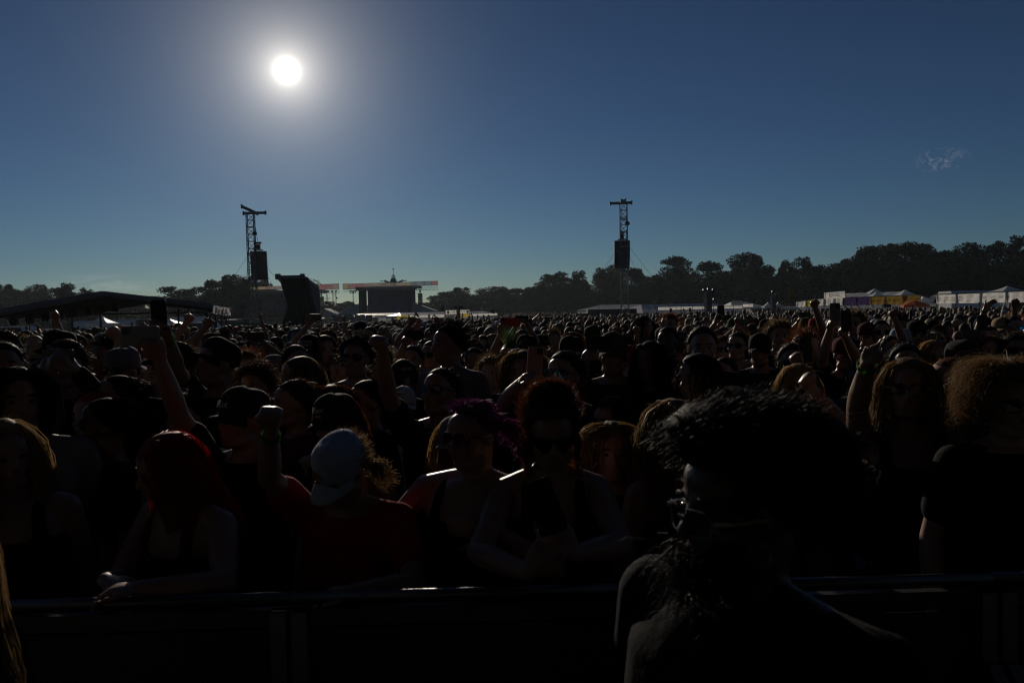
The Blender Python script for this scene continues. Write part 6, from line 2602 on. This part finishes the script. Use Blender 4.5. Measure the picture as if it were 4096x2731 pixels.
h = hero('person holding a phone overhead in both hands behind the red backed phone', 2086, 1316, 9.6, yaw=0, sk=1, hair='short', hcol='black', shirt='black', a=(2066, 1300, -.3, 'grip', (.8, -.6, 0), (-.9, -.2, -.5)), b=(2108, 1298, -.3, 'grip', (-.8, -.6, 0), (.9, -.2, -.5)))
phone(P(2086, 1276, 9.25), (.02, .1, 1), (-1, .05, .04), M_PHONE, 'dark phone held in both hands behind the red backed phone')
h = hero('man in a dark cap turned to the left behind the green mohawk', 2108, 1338, 7.4, yaw=-45, sk=1, hair='crop', hat='cap', hatcol='black', shirt='black')
h = hero('woman with fair hair raising a phone in a rose case', 2098, 1398, 4.45, yaw=-16, head=(0, -4, 0), sk=0, hair='bob', hcol='sandy', shirt='charcoal', female=True, a=(2095, 1520, -.5, 'grip', (.4, -.8, 0), (-.9, -.2, -.6)))
phone(P(2140, 1450, 3.92), (1, .1, -.12), (-.1, .15, 1), M_PHONEROSE, 'phone in a rose case held upright by the woman with fair hair', .078, .160)
h = hero('woman with brown hair standing left of the rose phone case', 2068, 1392, 4.95, yaw=-30, sk=0, hair='bob', hcol='brown', shirt='black', female=True)
h = hero('man with spiky black hair and mirrored blue green visor sunglasses', 2262, 1398, 4.1, yaw=-30, head=(-6, -2, 0), w=1.05, sk=1, hair='short', hcol='black', shirt='black', glasses='visor', lens=M_LENSBLUE)
h = hero('man in a dark camouflage cap filming with a phone in one hand', 2452, 1326, 5.0, yaw=-18, sk=1, hair='crop', hat='cap', hatcol='camo', shirt='charcoal', w=1.1, a=(2345, 1415, -.55, 'grip', (.4, -1, 0), (-.9, -.1, -.7)))
phone(P(2398, 1372, 4.4), (.02, .1, 1), (-1, .05, .04), M_PHONE, 'dark phone held sideways by the man in the camouflage cap')
h = hero('man in a black cap turned to the left with its brim over his eyes', 2285, 1342, 6.4, yaw=-40, sk=1, hair='crop', hat='cap', hatcol='black', shirt='black')
h = hero('person with wavy ginger hair behind the black cap', 2287, 1325, 8.8, yaw=0, sk=0, hair='wavy', hcol='ginger', shirt='black')
h = hero('dark haired person with a sunlit forehead and dark sunglasses beside the updo', 2450, 1578, 3.55, yaw=-28, head=(-14, -2, 0), sk=1, hair='long', hcol='black', shirt='black', glasses='sun', female=True)
h = hero('young person with light brown hair right of the woman in heart shaped sunglasses', 2442, 1682, 3.05, yaw=0, sk=4, hair='bob', hcol='sandy', shirt='black', female=True)
h = hero('person with long dark hair and a sunlit cheek left of the long haired woman', 2602, 1360, 4.9, yaw=-34, sk=2, hair='long', hcol='black', shirt='black')
h = hero('woman with very long dark wavy hair and a sunlit face in profile', 2790, 1410, 4.05, yaw=-46, head=(-10, 2, 0), sk=1, hair='wavy', hcol='darkbrown', shirt='black', female=True)
h = hero('man with a shaved black head', 2672, 1305, 6.3, yaw=-30, sk=3, hair='crop', hcol='black', shirt='black', w=1.1)
h = hero('man in a camouflage cap with an orange badge right of the shaved head', 2706, 1340, 7.2, yaw=-35, sk=1, hair='crop', hat='cap', hatcol='camo', shirt='charcoal')
h = hero('tall man with swept brown hair', 2808, 1300, 5.1, yaw=-8, head=(0, 4, 0), sk=0, hair='short', hcol='brown', shirt='black', w=1.1)
h = hero('bearded man in sunglasses and a grey T-shirt right of the swept brown hair', 2952, 1325, 6.9, yaw=-24, head=(-10, -4, 0), sk=0, hair='short', hcol='darkbrown', shirt='grey', glasses='sun')
h = hero('woman in sunglasses with fair hair beside the bearded man in grey', 2898, 1340, 7.3, yaw=-20, sk=0, hair='bob', hcol='sandy', shirt='black', glasses='sun', female=True)
h = hero('person holding up a dark phone behind the tall man with brown hair', 2866, 1318, 9.0, yaw=0, sk=1, hair='short', hcol='brown', shirt='black', a=(2862, 1292, -.2, 'grip', (.3, -1, 0), (-.8, -.2, -.6)),
         phone_=(-1, M_PHONE, 'dark phone held upright behind the tall man with brown hair', 'v'))
h = hero('person with a huge cloud of frizzy grey brown hair', 3116, 1272, 7.6, yaw=-10, sk=0, hair='frizzy', hcol='sandy', shirt='black')
h = hero('person with thick ginger hair', 3222, 1316, 6.0, yaw=20, sk=0, hair='quiff', hcol='ginger', shirt='black')
h = hero('man in a small black cap and black T-shirt below the cloud of frizzy hair', 3040, 1332, 6.3, yaw=-25, sk=1, hair='crop', hat='cap', hatcol='black', shirt='black')
h = hero('woman with straight blond hair and wide sunglasses raising a fist with red bracelets', 3192, 1450, 4.1, yaw=4, sk=0, hair='long', hcol='blond', shirt='charcoal', top='tank', sleeve=None, glasses='sun', female=True,
         b=(3250, 1556, -.30, 'fist', (.3, -1, 0), (.8, -.2, -.8)))
band(h, 1, .15, M_REDBAND, 'bracelet', .032, .008)
band(h, 1, .30, M_REDBAND, 'bracelet', .034, .006)
h = hero('man with blue mirrored sunglasses filming with a black phone', 3165, 1368, 5.1, yaw=-10, sk=1, hair='short', hcol='brown', shirt='black', glasses='sun', lens=M_LENSBLUE, b=(3195, 1450, -.4, 'grip', (-.3, -1, 0), (.8, -.1, -.7)))
phone(P(3222, 1404, 4.62), (1, .1, 0), (0, .1, 1), M_PHONE, 'black phone held upright by the man in blue mirrored sunglasses')
h = hero('blond woman in dark sunglasses raising one arm straight up with a green wristband', 3632, 1424, 3.25, yaw=-14, head=(-12, -2, 0), sk=1, hair='long', hcol='sandy', shirt='black', top='tank', sleeve=None, glasses='sun', female=True, w=1.1,
         a=(3472, 1440, -.42, 'horns', (.2, -1, 0), (-.9, -.3, -.5)))
band(h, -1, .04, M_BAND, 'wristband', .034, .022)
h = hero('man with short ginger hair and a sunlit face looking to the left', 3806, 1428, 3.3, yaw=-44, head=(-12, -2, 0), sk=4, hair='crop', hcol='ginger', shirt='black', w=1.15)
h = hero('woman with a big mass of curly blond hair and dark sunglasses', 4040, 1408, 2.82, yaw=-8, head=(0, 4, 0), sk=0, hair='bigfrizz', hcol='sandy', shirt='black', glasses='sun', female=True, w=1.1, dens=1.8)
h = hero('man in a plain dark charcoal flat brimmed cap', 3855, 1358, 4.6, yaw=4, head=(0, 8, 0), sk=1, hair='crop', hat='cap', hatcol='charcoal', shirt='black', w=1.1)
h = hero('person with thick black hair behind the blond woman in sunglasses', 3622, 1368, 4.5, yaw=-20, sk=1, hair='short', hcol='black', shirt='black')
h = hero('man in a dark cap and sunglasses with a sunlit forehead', 3666, 1278, 7.6, yaw=-20, sk=1, hair='crop', hat='cap', hatcol='black', shirt='black', glasses='sun', backward=True)
h = hero('person in a dark red cap and dark glasses', 3467, 1288, 8.0, yaw=-8, sk=0, hair='crop', hat='cap', hatcol='maroon', shirt='black', glasses='sun')
h = hero('man with close cropped dark hair and sunglasses right of the dark red cap', 3522, 1278, 7.9, yaw=-14, sk=1, hair='crop', hcol='black', shirt='black', glasses='sun')
h = hero('person raising a phone in each hand above a dark red cap', 3378, 1344, 6.0, yaw=0, sk=0, hair='crop', hat='cap', hatcol='maroon', shirt='black', a=(3322, 1312, -.4, 'grip', (.2, -1, 0), (-.9, -.2, -.6)), b=(3362, 1308, -.4, 'grip', (.2, -1, 0), (.5, -.2, -.8)),
         phone_=(-1, M_PHONESILVER, 'pale phone with a round lens held upright over the dark red cap', 'v'))
phone(P(3384, 1284, 5.55), (1, .1, 0), (0, .1, 1), M_PHONE, 'black phone held upright beside the pale phone')
h = hero('person punching a fist up in front of the gold banners', 3560, 1340, 7.2, yaw=0, sk=1, hair='short', hcol='brown', shirt='black', b=(3578, 1272, -.2, 'fist', (0, -1, 0), (.8, -.2, -.6)))
h = hero('person pointing one finger at the sky in front of the menu banners', 3238, 1304, 7.9, yaw=0, sk=1, hair='short', hcol='black', shirt='black', b=(3262, 1234, -.2, 'point', (0, -1, 0), (.8, -.2, -.6)))
h = hero('person raising a bent wrist in front of the lettered white banners', 3958, 1302, 8.6, yaw=0, sk=0, hair='short', hcol='brown', shirt='black', a=(3938, 1240, -.2, 'relaxed', (0, -1, -.4), (-.9, -.2, -.6), (.6, 0, .7)))
band(h, -1, .05, M_BAND)
h = hero('person in a tan cap', 4003, 1268, 8.9, yaw=-12, sk=1, hair='crop', hat='cap', hatcol='tan', shirt='black')
h = hero('man with blue mirrored glasses right of the tan cap', 4054, 1262, 8.8, yaw=-8, sk=0, hair='short', hcol='brown', shirt='black', glasses='sun', lens=M_LENSBLUE)
h = hero('person in a light blue cap facing away in front of the gold banners', 3602, 1310, 7.4, yaw=-60, sk=0, hair='crop', hat='cap', hatcol='lightblue', shirt='black')
h = hero('person with glasses and tightly curled hair at the right edge', 4060, 1325, 6.2, yaw=-18, sk=1, hair='curly', hcol='darkbrown', shirt='lightblue', glasses='sun')
h = hero('person holding a phone up with a raised bare arm right of the flat brimmed cap', 3945, 1338, 6.3, yaw=-5, sk=0, hair='bob', hcol='sandy', shirt='teal', female=True, a=(3905, 1352, -.4, 'grip', (.3, -1, 0), (-.9, -.2, -.6)),
         phone_=(-1, M_PHONE, 'dark phone held up right of the flat brimmed cap', 'v'))
h = hero('person making horns with one hand beside the canopy tarp', 790, 1322, 7.5, yaw=0, sk=0, hair='short', hcol='brown', shirt='black', a=(745, 1292, -.2, 'horns', (0, -1, 0), (-.9, -.2, -.6)))
h = hero('person holding horns up at the end of the canopy', 850, 1326, 7.2, yaw=0, sk=1, hair='crop', hcol='black', shirt='black', hat='cap', hatcol='charcoal', backward=True, a=(822, 1310, -.2, 'horns', (0, -1, 0), (-.9, -.2, -.6)))
h = hero('person waving from deep in the crowd left of the low black container', 2160, 1268, 24, yaw=0, sk=0, hair='short', hcol='brown', shirt='black', a=(2156, 1258, -.1, 'horns', (0, -1, 0), (-.9, -.2, -.6)))

# ------------------------------------------------------------------ the rest of the crowd: nearest ones as people, the far mass as one
def proto(w, female, head, armspec, sleeve='short', top='shirt', lean=0):
    return figure(1.0, w, R(lean), head, armspec, .0145, sleeve, female, top, adapt=.004)


AU = lambda s_, x, y, z, hd, palm=(0, -1, 0), pole=None: {s_: dict(wrist=nv_((x, y, z)), hand=hd, palm=nv_(palm), pole=nv_(pole or (s_ * .9, -.2, -.5)))}
PROTO = [('', proto(1.0, False, (0, 0, 0), {})), ('', proto(1.12, False, (-18, -3, 0), {})), ('', proto(.95, True, (12, 0, 4), {}, top='tank', sleeve=None)), ('', proto(1.0, True, (-10, 2, -5), {})),
         ('raising a fist', proto(1.05, False, (0, -4, 0), AU(-1, -.26, -.22, 1.86, 'fist'))),
         ('making horns', proto(1.0, False, (8, -4, 0), AU(1, .24, -.20, 1.88, 'horns'))),
         ('holding a phone overhead', proto(1.0, False, (0, -6, 0), {**AU(-1, -.10, -.30, 1.72, 'grip', (.8, -.5, 0)), **AU(1, .10, -.30, 1.72, 'grip', (-.8, -.5, 0))})),
         ('raising an open hand', proto(.98, True, (6, -4, 0), AU(-1, -.30, -.12, 1.84, 'open')))]
rc = random.Random(21)
hx = [(q[0], q[1]) for q in HERO]
placed = list(hx)
people = []


def too_close(x, y, d):
    for (a_, b_) in placed:
        if abs(a_ - x) < d and abs(b_ - y) < d and (a_ - x) ** 2 + (b_ - y) ** 2 < d * d:
            return True
    return False


N_IND = 300 - len(HERO)
y = 2.95
cand = []
while y < 15.5:
    step = .47 if y < 9 else .52
    half = y * .70 + .35
    x = -half + rc.uniform(0, step)
    while x < half:
        cand.append((x + rc.uniform(-.10, .10), y + rc.uniform(-.12, .12)))
        x += step
    y += step * .92
cand.sort(key=lambda c: c[1])


def to_px(p):
    v = CAM_R.transposed() @ (nv_(p) - nv_((0, 0, CAM_H)))
    return 2048 + FPX * v.x / -v.z, 1365.5 - FPX * v.y / -v.z


HCH = ['black'] * 5 + ['darkbrown'] * 6 + ['brown'] * 5 + ['sandy'] * 3 + ['blond'] * 3 + ['auburn', 'ginger', 'grey']
SHC = ['black'] * 12 + ['charcoal'] * 5 + ['grey', 'grey', 'navy', 'navy', 'maroon', 'olive', 'red', 'teal', 'white', 'lightblue', 'green', 'tan']
HTC = ['black'] * 6 + ['charcoal'] * 3 + ['navy', 'navy', 'grey', 'white', 'red', 'olive', 'tan', 'lightblue', 'green']
nind = 0
for (x, y) in cand:
    if nind >= N_IND:
        break
    if too_close(x, y, .40 if y < 5 else .43):
        continue
    st_ = min(1.88, max(1.54, rc.gauss(1.70, .085)))
    if y < 6.5:
        st_ = min(st_, 1.72)
    hide = False
    for (a_, b_, hpx, hpy, hD) in HERO:
        if hD > y + .1 and hD < 13:
            hw = (.13 / y + .11 / hD) * FPX
            cx_, cy_ = to_px((x, y, st_ + .02))
            if abs(cx_ - hpx) < hw:
                limit = hpy + .20 * FPX / hD
                if cy_ < limit:
                    zmax = P(cx_, limit, y).z
                    st_ = min(st_, zmax - .01)
    if st_ < 1.50:
        continue
    placed.append((x, y))
    nind += 1
    wgt = [9, 7, 6, 6, 1.0, .8, 1.0, .8] if y > 4.5 else [9, 7, 6, 6, 0, 0, 0, 0]
    pi_ = rc.choices(range(8), wgt)[0]
    act, fig = PROTO[pi_]
    female = pi_ in (2, 3, 7)
    sk = rc.choices(range(5), [5, 5, 3, 2, 3])[0]
    ro = part('person', fig['body'], SKIN[sk], None)
    ro.location = (x, y, 0)
    s_ = st_ / 1.75
    ro.scale = (s_, s_, s_)
    ro.rotation_euler = (0, 0, R(rc.gauss(-4, 22)))
    hat = None
    if rc.random() < .36:
        hat = rc.choices(['cap', 'bucket', 'beanie'], [8, 1.4, .8])[0]
    hs = rc.choice(['short', 'crop', 'short', 'curly', 'slick', 'quiff', 'bald', 'frizzy'] if not female else ['long', 'bob', 'wavy', 'long', 'updo', 'slick', 'curly'])
    if hat:
        hs = 'crop' if not female else 'long'
    hc_ = rc.choice(HCH)
    if rc.random() < .025:
        hc_ = rc.choice(['pink', 'teal', 'green', 'purple', 'orange'])
    hatc = rc.choice(HTC)
    shc = rc.choice(SHC)
    gl_ = 'sun' if rc.random() < .42 else None
    bw = rc.random() < .25
    dress(ro, fig, SKIN[sk], hs, hc_, shc, rc.choice(['denim', 'black', 'charcoal', 'tan']), hat, hatc, None, bw and hat == 'cap', gl_, None, rc.randrange(3), .5)
    hname = HNAME.get(hc_, hc_)
    hd = {'short': 'short %s hair', 'crop': 'cropped %s hair', 'curly': '%s curls', 'slick': 'combed back %s hair', 'quiff': 'a %s quiff', 'bald': 'a shaved head', 'frizzy': 'frizzy %s hair', 'long': 'long %s hair',
          'bob': 'chin length %s hair', 'wavy': 'long wavy %s hair', 'updo': '%s hair tied up'}[hs]
    hd = hd % hname if '%s' in hd else hd
    cn = lambda c: CNAME.get(c, c)
    hh = 'a %s%s %s' % ('backwards ' if bw and hat == 'cap' else '', cn(hatc), {'cap': 'cap', 'bucket': 'bucket hat', 'beanie': 'beanie'}[hat]) if hat else hd
    if hat and hs == 'long':
        hh += ', ' + hd
    depth = 'near the front' if y < 6 else 'mid crowd' if y < 10 else 'deep in the crowd'
    lab = 'person with %s,%s %s %s%s %s' % (hh, ' sunglasses,' if gl_ else '', cn(shc), 'tank top' if pi_ == 2 else 'T-shirt', ' ' + act if act else '', depth)
    lab = ' '.join(lab.split())
    if len(lab.split()) > 16:
        lab = lab.replace('deep in the crowd', 'deep in crowd').replace('near the front', 'near front')
    if len(lab.split()) > 16:
        lab = ' '.join(lab.split()[:16])
    tag(ro, lab, 'person', GRP)
    if pi_ == 6:
        Mw = Matrix.Translation((x, y, 0)) @ Euler(ro.rotation_euler).to_matrix().to_4x4() @ Matrix.Scale(s_, 4)
        c_ = Mw @ nv_((0, -.335, 1.815))
        rx_ = (Mw.to_3x3() @ nv_((1, 0, 0))).normalized()
        phone(c_, (0, 0, 1), -rx_, M_PHONE, 'dark phone held overhead in both hands ' + depth)

# the far mass of people
TEMPL = []


def far_person(kind, lod):
    """returns verts, faces, region per vertex (0 hair 1 skin 2 shirt 3 trousers 4 hat)"""
    mb = MB()
    reg = []

    def mark(v_):
        reg.extend([v_] * (len(mb.v) - len(reg)))
    n = 8 if lod == 0 else 6
    if lod < 2:
        nu, nv2 = (9, 7) if lod == 0 else (6, 4)
        mb.ball((0, -.01, 1.625), (.074, .09, .115), nu, nv2)
        for p in mb.v[len(reg):]:
            hz_ = p[2] > 1.66 or p[1] > .02
            reg.append(0 if hz_ else 1)
        if kind in (1,):
            mb.ball((0, .01, 1.68), (.088, .105, .085), nu, nv2)
            mark(4)
            mb.box((0, -.12, 1.675), (.13, .09, .012))
            mark(4)
        elif kind in (2, 3):
            mb.ball((0, .015, 1.655), (.095, .11, .11), nu, nv2)
            mark(0)
            if kind == 3:
                mb.loft([superring((0, .05, z), rx, .07, n) for z, rx in ((1.35, .10), (1.5, .11), (1.65, .09))])
                mark(0)
        elif kind == 0:
            mb.ball((0, .012, 1.66), (.083, .10, .095), nu, nv2)
            mark(0)
        mb.loft([superring((0, .01, z), r_, r_, n) for z, r_ in ((1.42, .07), (1.55, .055))], cap=False)
        mark(1)
    else:
        mb.ball((0, 0, 1.64), (.085, .10, .12), 6, 4)
        for p in mb.v[len(reg):]:
            reg.append(0 if p[2] > 1.66 else 1)
    mb.loft([superring((0, 0, z), rx, ry, n) for z, rx, ry in ((.80, .17, .13), (1.08, .16, .12), (1.3, .20, .13), (1.40, .215, .11), (1.46, .14, .09), (1.49, .06, .06))])
    mark(2)
    mb.loft([superring((0, 0, z), rx, ry, n) for z, rx, ry in ((.0, .13, .10), (.5, .14, .10), (.88, .175, .13))])
    mark(3)
    if lod < 2:
        for s_ in (-1, 1):
            if kind == 4 and s_ == 1 or kind == 5:
                pts = [(s_ * .20, 0, 1.40), (s_ * .30, -.12, 1.60), (s_ * .24, -.18, 1.86)]
                mb.bar(pts[0], pts[1], .085, n=5)
                mark(2)
                mb.bar(pts[1], pts[2], .062, n=6)
                mark(1)
                mb.ball((pts[2][0], pts[2][1], 1.91), (.04, .035, .055), 6, 5)
                mark(1)
            else:
                mb.bar((s_ * .22, 0, 1.40), (s_ * .25, .02, 1.12), .095, n=5)
                mark(2)
                mb.bar((s_ * .25, .02, 1.12), (s_ * .25, -.06, .86), .065, n=5)
                mark(1)
    tris = []
    for f in mb.f:
        for i in range(1, len(f) - 1):
            tris.append((f[0], f[i], f[i + 1]))
    return np.array(mb.v), np.array(tris), np.array(reg)


FP = {(k_, l_): far_person(k_, l_) for k_ in range(6) for l_ in range(3)}
VV, FF, CC = [], [], []
off = 0
hc_arr = [np.array(HC[c]) for c in HCH]
sh_arr = [np.array(MATS['cloth_' + c].node_tree.nodes['Mix'].inputs[6].default_value[:3]) / .78 for c in SHC]
sk_arr = [np.array(c) for c in ((.30, .18, .135), (.22, .13, .09), (.13, .07, .045), (.06, .033, .022), (.28, .16, .12))]
ht_arr = [np.array(MATS['cloth_' + c].node_tree.nodes['Mix'].inputs[6].default_value[:3]) / .78 for c in HTC]


def max_dist(px):
    return float(np.interp(px, [-200, 0, 900, 1280, 1300, 1590, 2000, 2020, 2280, 2300, 2565, 2580, 2980, 3170, 3190, 3690, 3745, 4300],
                           [24, 25, 28, 30, 40, 42, 44, 130, 130, 46, 46, 54, 58, 60, 54, 48, 44, 38]))


blocked = [(o.location.x, o.location.y) for o in COL.objects if o.parent is None and o.name.startswith(('light_post', 'delay_tower', 'umbrella'))]
yy = max(p_[1] for p_ in placed[len(hx):] or [(0, 13)]) - 2.0
nfar = 0
while yy < 160:
    stp = .58 if yy < 25 else .80 if yy < 50 else 1.15 if yy < 90 else 1.6
    half = yy * .70 + 1
    x = -half
    while x < half:
        X_, Y_ = x + rc.uniform(-.3, .3) * stp, yy + rc.uniform(-.4, .4) * stp
        x += stp
        px_, _ = to_px((X_, Y_, 1.7))
        if Y_ > max_dist(px_) or rc.random() < .07:
            continue
        if Y_ < 20 and too_close(X_, Y_, .46):
            continue
        if any(abs(a_ - X_) < .9 and abs(b_ - Y_) < .9 for a_, b_ in blocked):
            continue
        kd = rc.choices(range(6), [8, 7, 5, 4, .6, .12])[0]
        v_, f_, g_ = FP[(kd, 0 if Y_ < 20 else 1 if Y_ < 40 else 2)]
        a = R(rc.gauss(0, 25))
        s_ = min(1.12, max(.88, rc.gauss(.95, .034)))
        c_, si = math.cos(a) * s_, math.sin(a) * s_
        w_ = np.empty_like(v_)
        w_[:, 0] = v_[:, 0] * c_ - v_[:, 1] * si + X_
        w_[:, 1] = v_[:, 0] * si + v_[:, 1] * c_ + Y_
        w_[:, 2] = v_[:, 2] * s_
        cols = np.stack([rc.choice(hc_arr), rc.choice(sk_arr), rc.choice(sh_arr), np.array((.03, .035, .05)), rc.choice(ht_arr)])
        VV.append(w_)
        FF.append(f_ + off)
        CC.append(cols[g_])
        off += len(v_)
        nfar += 1
    yy += stp
VV, FF, CC = np.concatenate(VV), np.concatenate(FF), np.concatenate(CC)
me = bpy.data.meshes.new('distant_crowd')
me.vertices.add(len(VV))
me.vertices.foreach_set('co', VV.astype(np.float32).ravel())
me.loops.add(FF.size)
me.loops.foreach_set('vertex_index', FF.astype(np.int32).ravel())
me.polygons.add(len(FF))
me.polygons.foreach_set('loop_start', (np.arange(len(FF)) * 3).astype(np.int32))
me.polygons.foreach_set('use_smooth', np.ones(len(FF), dtype=bool))
me.update(calc_edges=True)
at = me.color_attributes.new('tint', 'FLOAT_COLOR', 'POINT')
at.data.foreach_set('color', np.concatenate([CC, np.ones((len(CC), 1))], 1).astype(np.float32).ravel())
mfc = bpy.data.materials.new('distant_people')
mfc.use_nodes = True
t = mfc.node_tree
b = t.nodes['Principled BSDF']
b.inputs['Roughness'].default_value = .7
b.inputs['Specular IOR Level'].default_value = .25
an = t.nodes.new('ShaderNodeAttribute')
an.attribute_name = 'tint'
t.links.new(an.outputs['Color'], b.inputs['Base Color'])
me.materials.append(mfc)
fc = obj('distant_crowd', me)
fc['kind'] = 'stuff'
tag(fc, 'dense distant mass of festival goers filling the field', 'crowd')
print('individuals', len(HERO), nind, 'far', nfar, 'tris', len(FF))

bpy.data.scenes.remove(WORK)
tri = 0
seen = set()
for o in COL.objects:
    if o.type == 'MESH' and o.data.name not in seen:
        seen.add(o.data.name)
        tri += sum(len(p.vertices) - 2 for p in o.data.polygons)
print('TRIS', tri, 'objects', len(COL.objects))

# ------------------------------------------------------------------ dusty evening air over the field
hz = MB()
hz.box((0, 155, 8.5), (560, 390, 19))
mh = bpy.data.materials.new('dusty_air')
mh.use_nodes = True
t = mh.node_tree
t.nodes.clear()
pv = t.nodes.new('ShaderNodeVolumePrincipled')
pv.inputs['Color'].default_value = (.74, .86, 1.0, 1)
pv.inputs['Density'].default_value = 0.00013
pv.inputs['Anisotropy'].default_value = 0.35
mo = t.nodes.new('ShaderNodeOutputMaterial')
t.links.new(pv.outputs[0], mo.inputs['Volume'])
ho = hz.build('haze', mh)
ho['kind'] = 'stuff'
